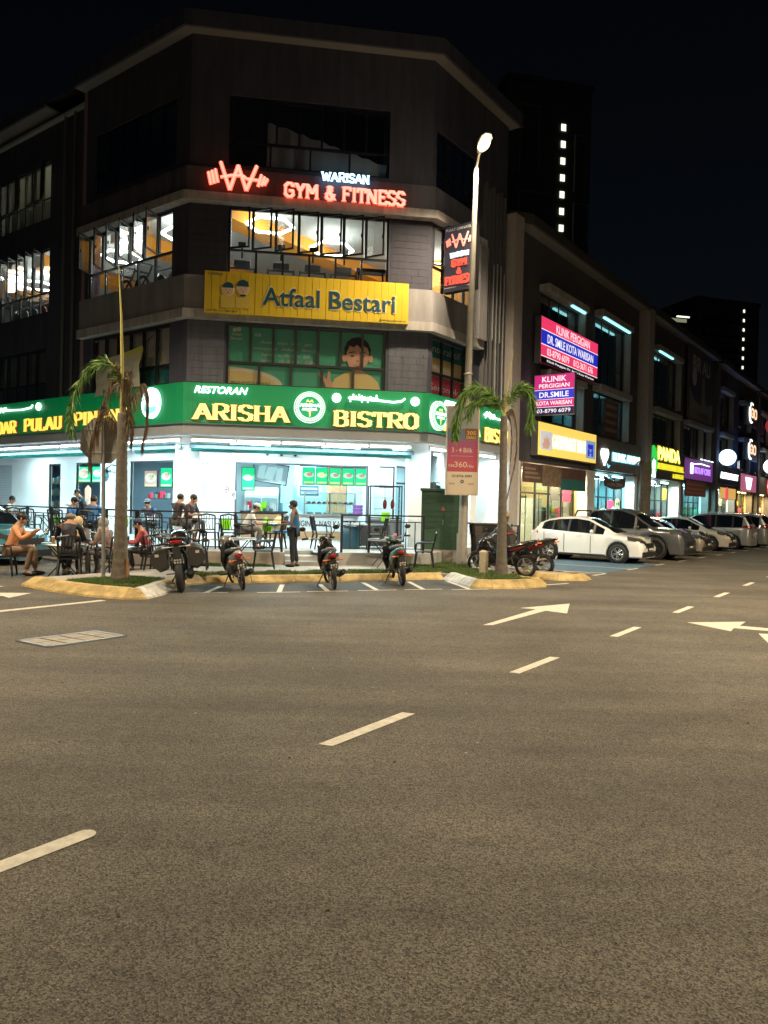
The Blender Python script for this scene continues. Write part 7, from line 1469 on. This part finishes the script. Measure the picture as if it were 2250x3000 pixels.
# ------------------------------------------------------------------ cars (forward is +x, right side faces -y)
def interp(tab, x):
    if x <= tab[0][0]: return tab[0][1:]
    for a, b2 in zip(tab, tab[1:]):
        if x <= b2[0]: f = (x-a[0])/(b2[0]-a[0]); f = f*f*(3-2*f)*.35+f*.65; return tuple(p+(q-p)*f for p, q in zip(a[1:], b2[1:]))
    return tab[-1][1:]
mk('headlamp_dark', (.08, .08, .08), .08, .3, coat=1); mk('arch_black', (.008, .008, .008), .8); mk('trim_black', (.015, .015, .016), .4); mk('rim_silver', (.5, .5, .5), .25, .8); mk('rim_black', (.03, .03, .03), .3, .5)
def car(name, label, cat, loc, rz, paint, L_, W, prof, glass_x, wx, wr=.31, rim='rim_silver', pillars=(), group='cars parked along the shop row', lamps_h=.66, front_detail=True, bed=None, tail_h=.85, rails=False):
    """prof: (x, z_belt, z_roof, halfwidth_factor, half width at the roof); x from rear 0 to L_"""
    t = thing(name, label, cat, group=group); t.location = loc; t.rotation_euler = (0, 0, R(rz)); ox = L_/2
    xs = sorted({round(x, 3) for x in [i*L_/46 for i in range(47)]+[p[0] for p in prof]+[w+d for w in wx for d in (-wr-.05, wr+.05)]+list(glass_x)+[q+s for q in pillars for s in (-.04, .04)]})
    n = None; body = MB(); gl = MB(); rows = []
    for x in xs:
        zb, zr, wf, wt = interp(prof, x); hw = W/2*wf; z0 = .2
        for w in wx:
            d = abs(x-w)
            if d < wr+.055: z0 = max(z0, wr+math.sqrt(max(0, (wr+.055)**2-d*d)))
        z0 = min(z0, zb-.12); zm = (z0+zb)/2 if z0 > .3 else .52
        green = zr-zb > .08
        wtp = wt*W/2
        if green: ring = [(0, z0), (hw*.93, z0), (hw*.985, z0+.04), (hw, max(zm, z0+.06)), (hw*.985, zb-.06), (hw*.955, zb), (wtp+(hw*.955-wtp)*.1, zr-.07), (wtp*.9, zr-.012), (wtp*.5, zr+.012), (0, zr+.02)]
        else: ring = [(0, z0), (hw*.93, z0), (hw*.985, z0+.04), (hw, max(zm, z0+.06)), (hw*.98, zb-.08), (hw*.93, zb-.015), (hw*.85, zb+.012), (hw*.62, zr+.005), (hw*.3, zr+.018), (0, zr+.022)]
        rows.append([(x-ox, -y, z) for y, z in ring]+[(x-ox, y, z) for y, z in ring[-2:0:-1]])
    m_ = len(rows[0]); vs = [p for r in rows for p in r]; fs = []; gfs = []; pfs = []
    for i in range(len(xs)-1):
        xm = (xs[i]+xs[i+1])/2; zb, zr, wf, wt = interp(prof, xm)
        sideglass = glass_x[1] <= xm <= glass_x[2]+.5 and zr-zb > .12; pil = any(abs(xm-q) < .04 for q in pillars)
        wind = (glass_x[2] < xm < glass_x[3]) or (glass_x[0] < xm < glass_x[1])
        for j in range(m_):
            q = (i*m_+j, i*m_+(j+1) % m_, (i+1)*m_+(j+1) % m_, (i+1)*m_+j)
            isside = j in (5, m_-6); istop = j in (7, 8, m_-8, m_-9)
            if isside and sideglass or istop and wind: (pfs if pil and isside else gfs).append(q)
            else: fs.append(q)
    body.add(vs, [q[::-1] for q in fs]+[tuple(range(m_)), tuple(range(len(vs)-1, len(vs)-m_-1, -1))])
    b_ = body.build('body', paint, t, smooth='auto'); gl.add(vs, [q[::-1] for q in gfs]); gl.build('window_glass', 'car_glass', t, smooth='auto'); pp = MB(); pp.add(vs, [q[::-1] for q in pfs]); pp.build('door_pillar', 'trim_black', t, smooth='auto')
    for o_ in (b_,):
        pass
    m = MB(); m.box(-ox+.25, ox-.25, -W/2+.22, W/2-.22, .24, .62); m.build('underbody', 'arch_black', t)
    for w in wx:
        m = MB(); m.tube([(w-ox, -W/2+.2, wr+.02), (w-ox, -W/2+.06, wr+.02)], wr+.045, 20); m.tube([(w-ox, W/2-.2, wr+.02), (w-ox, W/2-.06, wr+.02)], wr+.045, 20); m.build('wheel_arch', 'arch_black', t)
        for s in (-1, 1):
            y = s*(W/2-.11); m = MB(); m.ring((w-ox, y, wr), wr-.075, .075, 'y', 28, 10, sy=1.25); wh = m.build('wheel', 'tyre', t, smooth=True)
            m = MB(); yo = y+s*.075; m.ring((w-ox, yo-s*.01, wr), wr-.125, .018, 'y', 26, 6); m.tube([(w-ox, yo-s*.05, wr), (w-ox, yo, wr)], .055, 12)
            for k in range(10): a = k*math.pi/5; r1 = wr-.13; m.tube([(w-ox+.03*math.cos(a), yo-s*.012, wr+.03*math.sin(a)), (w-ox+r1*math.cos(a+(.12 if k % 2 else -.12)), yo-s*.02, wr+r1*math.sin(a+(.12 if k % 2 else -.12)))], .017, 5)
            m.build('rim', rim, wh); m = MB(); m.tube([(w-ox, y, wr), (w-ox, yo-s*.035, wr)], wr-.13, 20); m.build('brake', 'arch_black', wh)
    zf = interp(prof, L_-.15)[0]
    for s in (-1, 1):
        m = MB(); x1 = ox-.02; hwf = W/2*interp(prof, L_-.1)[2]
        m.add([(x1+.012, s*hwf*.45, lamps_h-.02), (x1-.08, s*hwf*.93, lamps_h), (x1-.42, s*(W/2*.985), lamps_h+.12), (x1-.46, s*(W/2*.97), lamps_h+.24), (x1-.1, s*hwf*.88, lamps_h+.17), (x1-.01, s*hwf*.45, lamps_h+.06)], [(0, 1, 2, 3, 4, 5) if s < 0 else (5, 4, 3, 2, 1, 0)])
        h_ = m.build('headlight', 'headlamp_dark', t); h_.modifiers.new('s', 'SOLIDIFY').thickness = -.05
        m = MB(); hwr = W/2*interp(prof, .1)[2]; m.add([(-x1-.012, s*hwr*.6, tail_h), (-x1+.05, s*hwr*.95, tail_h), (-x1+.3, s*W/2*.985, tail_h+.05), (-x1+.28, s*W/2*.96, tail_h+.14), (-x1+.06, s*hwr*.9, tail_h+.16), (-x1-.0, s*hwr*.6, tail_h+.12)], [(5, 4, 3, 2, 1, 0) if s < 0 else (0, 1, 2, 3, 4, 5)])
        r_ = m.build('tail_light', 'red_lens', t); r_.modifiers.new('s', 'SOLIDIFY').thickness = -.05
        m = MB(); gx = glass_x[2]-ox+.18; m.ball((gx, s*(W/2+.07), interp(prof, glass_x[2])[0]+.06), (.06, .1, .07), 12, 8); m.tube([(gx, s*(W/2-.06), interp(prof, glass_x[2])[0]), (gx, s*(W/2+.05), interp(prof, glass_x[2])[0]+.04)], .02, 5); m.build('door_mirror', paint, t, smooth=True)
        for hx_ in ((glass_x[1]+glass_x[2])/2-.42, (glass_x[1]+glass_x[2])/2+.55):
            m = MB(); zz = interp(prof, hx_)[0]-.1; m.box(hx_-ox-.09, hx_-ox+.09, s*(W/2*.985+.004)-.012, s*(W/2*.985+.004)+.012, zz-.015, zz+.015); m.build('door_handle', paint, t, bevel=.006)
        for dx in [(glass_x[1]+glass_x[2])/2+.02]+[glass_x[1]+.12 if not bed else glass_x[1], glass_x[2]+.12]:
            m = MB(); zz = interp(prof, dx)[0]-.07; m.box(dx-ox-.005, dx-ox+.005, s*(W/2)-.012, s*(W/2)+.001, .3, zz); m.build('door_gap', 'arch_black', t)
        m = MB(); m.box(wx[0]+wr+.08-ox, wx[1]-wr-.08-ox, s*(W/2*.985)-.015, s*(W/2*.985)+.012, .2, .27); m.build('side_skirt', 'trim_black', t)
    m = MB(); m.add([(ox+.012, -.42, .52), (ox+.012, .42, .52), (ox-.0, .52, .68), (ox-.0, -.52, .68)], [(0, 1, 2, 3)]); m.build('grille', 'trim_black', t).modifiers.new('s', 'SOLIDIFY').thickness = .04
    m = MB(); m.box(ox-.06, ox+.02, -W*.4, W*.4, .22, .4); m.build('front_intake', 'trim_black', t, bevel=.02)
    for x1, sg in ((ox+.03, 1), (-ox-.03, -1)):
        m = MB(); m.box(x1-.01, x1+.01, -.25, .25, .43, .54) if sg > 0 else m.box(x1-.01, x1+.01, -.25, .25, .55, .66); p_ = m.build('number_plate', 'plate', t); m = MB()
        for k in range(6): m.box(x1+sg*.011-.001, x1+sg*.011+.001, -.21+k*.072, -.16+k*.072, (.455 if sg > 0 else .575), (.515 if sg > 0 else .635))
        m.build('plate_characters', 'plate_text', p_)
    if bed:
        m = MB(); m.box(bed[0]-ox, bed[1]-ox, -W/2+.14, W/2-.14, interp(prof, bed[0]+.1)[0]+.002, interp(prof, bed[0]+.1)[0]+.03); m.build('bed_cover', 'trim_black', t); m = MB(); q = bed[1]-ox-.25; zt = interp(prof, glass_x[2]-.5)[1]
        m.tube([(q-.3, -W/2+.2, 1.05), (q, -W/2+.25, zt-.1), (q, W/2-.25, zt-.1), (q-.3, W/2-.2, 1.05)], .035, 8); m.build('roll_bar', 'trim_black', t)
    if rails:
        for s in (-1, 1): m = MB(); a, b2 = glass_x[1]-ox+.1, glass_x[2]-ox-.4; zz = interp(prof, (glass_x[1]+glass_x[2])/2)[1]+.045; m.tube([(a, s*W*.33, zz-.03), (a+.1, s*W*.33, zz), (b2-.1, s*W*.33, zz), (b2, s*W*.33, zz-.03)], .018, 6); m.build('roof_rail', 'steel', t)
    m = MB(); m.box(-.02-ox+glass_x[3]-.45, glass_x[3]-ox-.4, -.35, .1, 0, 0.001)
    return t
HATCH = [(0, .72, .74, .84, .6), (.06, .96, 1.0, .92, .6), (.3, 1.05, 1.27, .97, .62), (.65, 1.03, 1.4, .99, .64), (1.1, 1.0, 1.47, 1, .66), (1.65, .97, 1.49, 1, .68), (2.05, .95, 1.44, 1, .68), (2.65, .92, 1.17, 1, .72), (3.05, .9, .94, .99, .8), (3.5, .85, .87, .96, .8), (3.78, .74, .77, .88, .8), (3.92, .56, .6, .78, .8)]
SEDAN = [(0, .86, .88, .84, .6), (.15, .96, .98, .92, .7), (.7, .98, 1.02, .98, .7), (1.25, .97, 1.34, 1, .66), (1.8, .95, 1.44, 1, .68), (2.3, .93, 1.45, 1, .7), (2.75, .92, 1.3, 1, .7), (3.25, .92, .96, 1, .8), (3.9, .86, .87, .97, .8), (4.35, .74, .76, .88, .8), (4.5, .56, .6, .78, .8)]
SUV = [(0, .8, .82, .86, .6), (.1, 1.0, 1.2, .95, .68), (.35, 1.05, 1.58, .99, .7), (.8, 1.04, 1.68, 1, .72), (1.8, 1.02, 1.7, 1, .74), (2.5, 1.01, 1.62, 1, .74), (2.95, 1.0, 1.36, 1, .76), (3.35, .99, 1.06, 1, .8), (3.95, .96, .98, .97, .8), (4.3, .84, .86, .9, .8), (4.42, .62, .66, .8, .8)]
TRUCK = [(0, 1.02, 1.03, .93, .8), (.1, 1.08, 1.085, .96, .8), (1.6, 1.08, 1.085, 1, .8), (1.72, 1.1, 1.6, 1, .7), (2.1, 1.1, 1.76, 1, .72), (3.0, 1.08, 1.8, 1, .74), (3.45, 1.08, 1.66, 1, .74), (3.9, 1.1, 1.34, 1, .78), (4.25, 1.1, 1.13, 1, .82), (4.85, 1.06, 1.08, .98, .84), (5.15, .95, .97, .93, .84), (5.3, .68, .7, .86, .84)]
mk('car_white', (.72, .72, .7), .25, coat=1); mk('car_grey', (.09, .095, .1), .3, .3, coat=1); mk('car_gold', (.3, .26, .2), .3, .4, coat=1); mk('car_maroon', (.12, .01, .02), .25, coat=1); mk('car_silver', (.42, .41, .4), .28, .4, coat=1); mk('car_cream', (.6, .55, .45), .28, coat=1); mk('car_dark', (.02, .015, .02), .22, coat=1); mk('car_teal', (.03, .16, .22), .3, coat=1)
nrz = math.degrees(math.atan2(-.596, .803))
def at_bay(k, out, n0=(6.66, 20.97)):      # centre of bay k along the row, out = distance of the car centre behind the bay mouth
    p = Vector(n0)+Vector((.604, .797))*k-Vector((.803, -.596))*out; return (p.x, p.y, 0)
car('parked_car', 'white hatchback nearest the camera beside the blue bay', 'car', at_bay(4.0, 2.35), nrz+1, 'car_white', 3.92, 1.74, HATCH, (.12, .45, 2.1, 3.0), (.72, 3.12), .32, pillars=(1.42, 2.3, .85))
car('pickup_truck', 'grey pickup truck with black wheels behind the white hatchback', 'pickup truck', at_bay(7.0, 2.55), nrz, 'car_grey', 5.3, 1.88, TRUCK, (1.6, 1.85, 3.55, 4.22), (1.2, 4.3), .4, 'rim_black', pillars=(2.7, 3.6, 1.85), bed=(.12, 1.6), lamps_h=.86)
car('parked_car', 'gold sedan just beyond the pickup truck', 'car', at_bay(10.1, 2.3), nrz, 'car_gold', 4.5, 1.76, SEDAN, (.72, 1.28, 2.55, 3.2), (.85, 3.6), .31, pillars=(1.95, 2.6))
car('parked_car', 'maroon sedan with its roof showing behind the gold sedan', 'car', at_bay(12.7, 3.0), nrz, 'car_maroon', 4.5, 1.76, SEDAN, (.72, 1.28, 2.55, 3.2), (.85, 3.6), .31, pillars=(1.95, 2.6))
car('parked_car', 'cream hatchback nose out beyond the maroon sedan', 'car', at_bay(15.3, 2.2), nrz, 'car_cream', 3.92, 1.74, HATCH, (.12, .45, 2.1, 3.0), (.72, 3.12), .32, pillars=(1.42, 2.3, .85))
car('parked_car', 'silver hatchback parked rear out in front of the purple sign', 'car', at_bay(18.0, 2.1), nrz+180, 'car_silver', 4.42, 1.78, SUV, (.1, .38, 2.65, 3.3), (.8, 3.45), .33, pillars=(1.55, 2.7, .8), tail_h=1.0)
car('parked_car', 'tall silver estate parked rear out with roof rails', 'car', at_bay(20.8, 1.9), nrz+180, 'car_silver', 4.42, 1.8, SUV, (.1, .38, 2.65, 3.3), (.8, 3.45), .34, pillars=(1.55, 2.7, .8), tail_h=1.0, rails=True)
car('parked_car', 'dark purple car with roof rails at the right edge', 'car', at_bay(24.0, 1.7), nrz, 'car_dark', 4.42, 1.8, SUV, (.1, .38, 2.65, 3.3), (.8, 3.45), .34, pillars=(1.55, 2.7, .8), rails=True)
car('parked_car', 'dark low car half hidden at the right edge', 'car', at_bay(26.8, 1.9), nrz, 'car_dark', 4.5, 1.76, SEDAN, (.72, 1.28, 2.55, 3.2), (.85, 3.6), .31, pillars=(1.95, 2.6))
car('parked_car', 'farthest dark red car at the end of the parked row', 'car', at_bay(29.6, 1.9), nrz, 'car_maroon', 4.42, 1.8, SUV, (.1, .38, 2.65, 3.3), (.8, 3.45), .34, pillars=(1.55, 2.7, .8))
car('parked_car', 'teal car behind the outdoor diners at the left edge', 'car', (-10.95, 20.1, 0), nrz+3, 'car_teal', 4.5, 1.76, SEDAN, (.72, 1.28, 2.55, 3.2), (.85, 3.6), .31, pillars=(1.95, 2.6), group='cars on the left')
# ------------------------------------------------------------------ people
def skinned(name, verts, edges, radii, m, parent, sub=1, root=0):
    me = bpy.data.meshes.new(name); me.from_pydata([tuple(v) for v in verts], edges, []); o = bpy.data.objects.new(name, me); COL.objects.link(o)
    o.modifiers.new('k', 'SKIN').use_smooth_shade = True
    sv = me.skin_vertices[0].data
    for i, r in enumerate(radii): sv[i].radius = r if isinstance(r, tuple) else (r, r); sv[i].use_root = (i == root)
    s = o.modifiers.new('s', 'SUBSURF'); s.levels = sub; s.render_levels = sub
    bpy.context.view_layer.update(); dg = bpy.context.evaluated_depsgraph_get(); nm = bpy.data.meshes.new_from_object(o.evaluated_get(dg)); nm.name = name
    bpy.data.objects.remove(o); nm.materials.clear(); nm.materials.append(M[m]); nm.polygons.foreach_set('use_smooth', [True]*len(nm.polygons)); nm.polygons.foreach_set('material_index', [0]*len(nm.polygons))
    q = bpy.data.objects.new(name, nm); COL.objects.link(q); q.parent = parent; return q
def person(label, loc, rz, pose='sit', shirt='white', pants='table_dark', skin='skin', sleeves='short', hair='hair', head='hair', lean=0, arms='table', scale=1, hat=None, look=0, shoes='black'):
    t = thing('person', label, 'person', group='people at the bistro'); t.location = loc; t.rotation_euler = (0, 0, R(rz)); t.scale = (scale,)*3
    V = Vector
    if pose == 'sit': hip = V((-.02, 0, .54)); kn = [V((.42, s*.12, .56)) for s in (-1, 1)]; an = [V((.38+.05*s, s*.13, .09)) for s in (-1, 1)]
    else: hip = V((0, 0, .92)); kn = [V((.03, s*.1, .5)) for s in (-1, 1)]; an = [V((-.02+.03*s, s*.11, .08)) for s in (-1, 1)]
    rot = Matrix.Rotation(R(lean), 3, 'Y')
    def up(x, y, z): return hip+rot @ V((x, y, z))
    waist = up(0, 0, .16); chest = up(.01, 0, .36); neck0 = up(0, 0, .5); neck = up(.01, 0, .56); hd = neck+V((.05+.04*math.sin(R(lean)), 0, .06)); crown = hd+V((.0, 0, .1))
    sh = [up(0, s*.18, .45) for s in (-1, 1)]
    if arms == 'table': el = [sh[i]+V((.13, s*.06, -.25)) for i, s in enumerate((-1, 1))]; wr = [el[i]+V((.22, -s*.07, .03)) for i, s in enumerate((-1, 1))]
    elif arms == 'cross': el = [sh[i]+V((.05, s*.07, -.27)) for i, s in enumerate((-1, 1))]; wr = [el[i]+V((.2, -s*.17, .02-.03*s)) for i, s in enumerate((-1, 1))]
    elif arms == 'eat': el = [sh[i]+V((.15, s*.08, -.22)) for i, s in enumerate((-1, 1))]; wr = [el[i]+V((.18, -s*.1, .14)) for i, s in enumerate((-1, 1))]
    else: el = [sh[i]+V((-.02, s*.05, -.28)) for i, s in enumerate((-1, 1))]; wr = [el[i]+V((.04, 0, -.24)) for i, s in enumerate((-1, 1))]
    vs = [hip, waist, chest, neck0, neck, hd, crown]; rd = [.12, .11, (.14, .1), (.07, .06), .05, (.085, .075), (.06, .055)]; ed = [(0, 1), (1, 2), (2, 3), (3, 4), (4, 5), (5, 6)]
    for i, s in enumerate((-1, 1)):
        b = len(vs); d = (wr[i]-el[i]).normalized(); sd = V((0, -s, 0)); pm = wr[i]+d*.06
        vs += [sh[i], el[i], wr[i], pm]; rd += [.05, .036, .026, .032]; ed += [(3, b), (b, b+1), (b+1, b+2), (b+2, b+3)]
        perp = d.cross(V((0, 0, 1))).normalized()
        for k, (o, ln) in enumerate(((-.028, .05), (-.01, .062), (.01, .058), (.028, .045))):
            c = len(vs); vs += [pm+d*.03+perp*o, pm+d*(.03+ln*.6)+perp*o*1.2+V((0, 0, -.01)), pm+d*(.025+ln)+perp*o*1.2+V((0, 0, -.03))]; rd += [.009, .008, .007]; ed += [(b+3, c), (c, c+1), (c+1, c+2)]
        c = len(vs); vs += [wr[i]+d*.03+sd*.035, wr[i]+d*.07+sd*.05]; rd += [.01, .008]; ed += [(b+2, c), (c, c+1)]
        b = len(vs); hj = hip+V((.02, s*.09, -.03)); toe = an[i]+V((.14, s*.02, -.05)); heel = an[i]+V((-.03, 0, -.05))
        vs += [hj, kn[i], an[i], toe]; rd += [.085, .058, .038, (.035, .025)]; ed += [(0, b), (b, b+1), (b+1, b+2), (b+2, b+3)]
    skinned('body', vs, ed, rd, skin, t)
    # shirt
    vs = [hip+V((0, 0, .02)), waist, chest, neck0]; rd = [(.15, .125), (.14, .12), (.165, .12), (.085, .07)]; ed = [(0, 1), (1, 2), (2, 3)]
    for i in range(2):
        b = len(vs); mid = sh[i].lerp(el[i], .75)
        if sleeves == 'long': vs += [sh[i], el[i], wr[i]-(wr[i]-el[i])*.08]; rd += [.066, .052, .042]; ed += [(3, b), (b, b+1), (b+1, b+2)]
        elif sleeves == 'short': vs += [sh[i], mid]; rd += [.066, .056]; ed += [(3, b), (b, b+1)]
        else: vs += [sh[i].lerp(neck0, .35)]; rd += [.055]; ed += [(3, b)]
    skinned('shirt', vs, ed, rd, shirt, t, root=1)
    vs = [hip]; rd = [(.15, .12)]; ed = []
    for i, s in enumerate((-1, 1)):
        b = len(vs); vs += [hip+V((.03, s*.09, -.02)), kn[i], an[i]+V((0, 0, .03))]; rd += [.1, .075, .055]; ed += [(0, b), (b, b+1), (b+1, b+2)]
    skinned('trousers', vs, ed, rd, pants, t)
    for i in range(2): m = MB(); a = an[i]; m.ball((a.x+.06, a.y, a.z-.045), (.14, .05, .045), 12, 8); m.build('shoe', shoes, t, smooth=True)
    def hm(nm, mb, mt): mb.T = Matrix.Translation(hd) @ Matrix.Rotation(R(look), 4, 'Z') if mb.T is None else mb.T; return mb.build(nm, mt, t, smooth=True)
    Th = Matrix.Translation(hd+V((0, 0, .03))) @ Matrix.Rotation(R(look), 4, 'Z') @ Matrix.Rotation(R(lean*.6), 4, 'Y')
    def hb(nm, c, r, mt, n=12): m = MB(); m.T = Th; m.ball(c, r, n, 8); m.build(nm, mt, t, smooth=True)
    for s in (-1, 1): hb('eye', (.088, s*.032, .0), (.01, .013, .007), 'black', 8)
    hb('nose', (.1, 0, -.02), (.018, .014, .024), skin, 8); hb('mouth', (.088, 0, -.06), (.008, .026, .007), 'print_lip', 8); hb('jaw', (.035, 0, -.05), (.06, .058, .05), skin)
    if head in ('hair', 'cap', 'bald'):
        for s in (-1, 1): hb('ear', (.0, s*.086, -.01), (.02, .012, .03), skin, 8)
    if head != 'hijab' and head != 'bald': hb('hair', (-.02, 0, .035), (.1, .094, .095), hair)
    if head == 'bald': hb('hair', (-.035, 0, -.01), (.078, .093, .06), mk('hair_grey', (.2, .16, .13), .6) if 'hair_grey' not in M else 'hair_grey')
    if head == 'cap': hb('cap', (-.01, 0, .075), (.104, .097, .07), hat or 'black'); m = MB(); m.T = Th; m.xy([(.04, -.08), (.12, -.07), (.18, -.03), (.18, .03), (.12, .07), (.04, .08)], .06, .07); m.build('cap_peak', hat or 'black', t)
    if head == 'hijab':
        hb('headscarf', (-.02, 0, .02), (.115, .112, .125), hat or 'film_cream', 16); m = MB(); c0 = hd; m.tube([c0+V((-.01, 0, -.03)), c0+V((-.01, 0, -.13)), c0+V((-.01, 0, -.24)), c0+V((.0, 0, -.34))], [.105, .13, .19, .2], 16); m.build('scarf_drape', hat or 'film_cream', t, smooth=True)
        m = MB(); m.T = Th; m.ball((.035, 0, -.015), (.077, .062, .085), 12, 8); m.build('face', skin, t, smooth=True)
    return t
mk('shirt_orange', (.62, .27, .12), .7, var=.06); mk('shirt_blue', (.03, .13, .32), .6); mk('shirt_vest', (.02, .16, .36), .6); mk('shirt_navy', (.03, .06, .14), .7); mk('jacket_black', (.01, .012, .02), .6); mk('scarf_cream', (.55, .42, .24), .8, var=.2, vs=30); mk('scarf_grey', (.3, .27, .24), .8, var=.15, vs=20); mk('dress_print', (.2, .14, .13), .8, var=.6, vs=22); mk('camo', (.22, .14, .09), .8, var=.5, vs=12)
mk('shirt_red', (.35, .06, .07), .7, var=.6, vs=20); mk('shirt_brown', (.04, .025, .03), .7); mk('shirt_white', (.7, .72, .72), .7); mk('grey_trouser', (.12, .12, .13), .8); mk('pink_dress', (.36, .25, .23), .8)
person('seated man in an orange shirt and patterned trousers at the left edge', (-8.2, 16.35, 0), 10, shirt='shirt_orange', pants='camo', sleeves='long', arms='eat', lean=16, scale=1.08)
person('seated woman in a cream headscarf facing the road', (-7.05, 17.2, 0), -82, shirt='grey_trouser', pants='grey_trouser', sleeves='long', head='hijab', hat='scarf_cream', lean=12, arms='eat')
person('seated man in a black jacket seen from behind, head nearly bald', (-6.78, 15.98, 0), 105, shirt='jacket_black', pants='jacket_black', sleeves='long', head='bald', lean=14, scale=1.14)
person('seated woman in a grey headscarf and printed dress', (-6.08, 16.4, 0), 165, shirt='dress_print', pants='grey_trouser', sleeves='long', head='hijab', hat='scarf_grey', lean=10)
person('seated man in a cap and red chequered shirt left of the palm', (-5.55, 17.45, 0), 190, shirt='shirt_red', pants='table_dark', sleeves='long', head='cap', hat='shirt_navy', lean=18)
person('man in a dark cap and blue shirt seated at the terrace railing', (-9.1, 21.45, .45), -8, shirt='shirt_blue', sleeves='short', head='cap', lean=12)
person('man in a blue shirt seated with his back to the road', (-8.25, 21.0, .45), 92, shirt='shirt_blue', sleeves='short', lean=6, scale=1.04)
person('waiter in black leaning over the doorway table', (-9.3, 23.2, .45), 200, pose='stand', shirt='jacket_black', head='hair', lean=24, arms='table', scale=.95)
person('dark haired man in a white shirt at the far left', (-12.3, 24.3, .45), 5, shirt='shirt_white', lean=8)
person('reader in navy sitting at the back table facing the road', (-7.3, 23.1, .45), -95, shirt='shirt_navy', lean=14, head='cap', hat='gym_grey')
person('dark shirted person seated above the touring motorcycle, on the left', (-5.75, 20.6, .62), 60, shirt='shirt_brown', pants='grey_trouser', lean=10)
person('dark shirted person with a bag seated above the touring motorcycle, on the right', (-5.35, 20.2, .62), -20, shirt='shirt_brown', pants='grey_trouser', lean=16)
person('man in a white shirt and cap hunched over a terrace table', (-3.8, 20.25, .45), 12, shirt='shirt_white', pants='grey_trouser', lean=28, head='cap', hat='offwhite')
person('man in a blue vest and dark cap standing on the path by the steps', (-2.24, 18.7, .13), 172, pose='stand', shirt='shirt_vest', pants='jacket_black', skin='skin_dark', sleeves='none', head='cap', arms='cross', scale=.98)
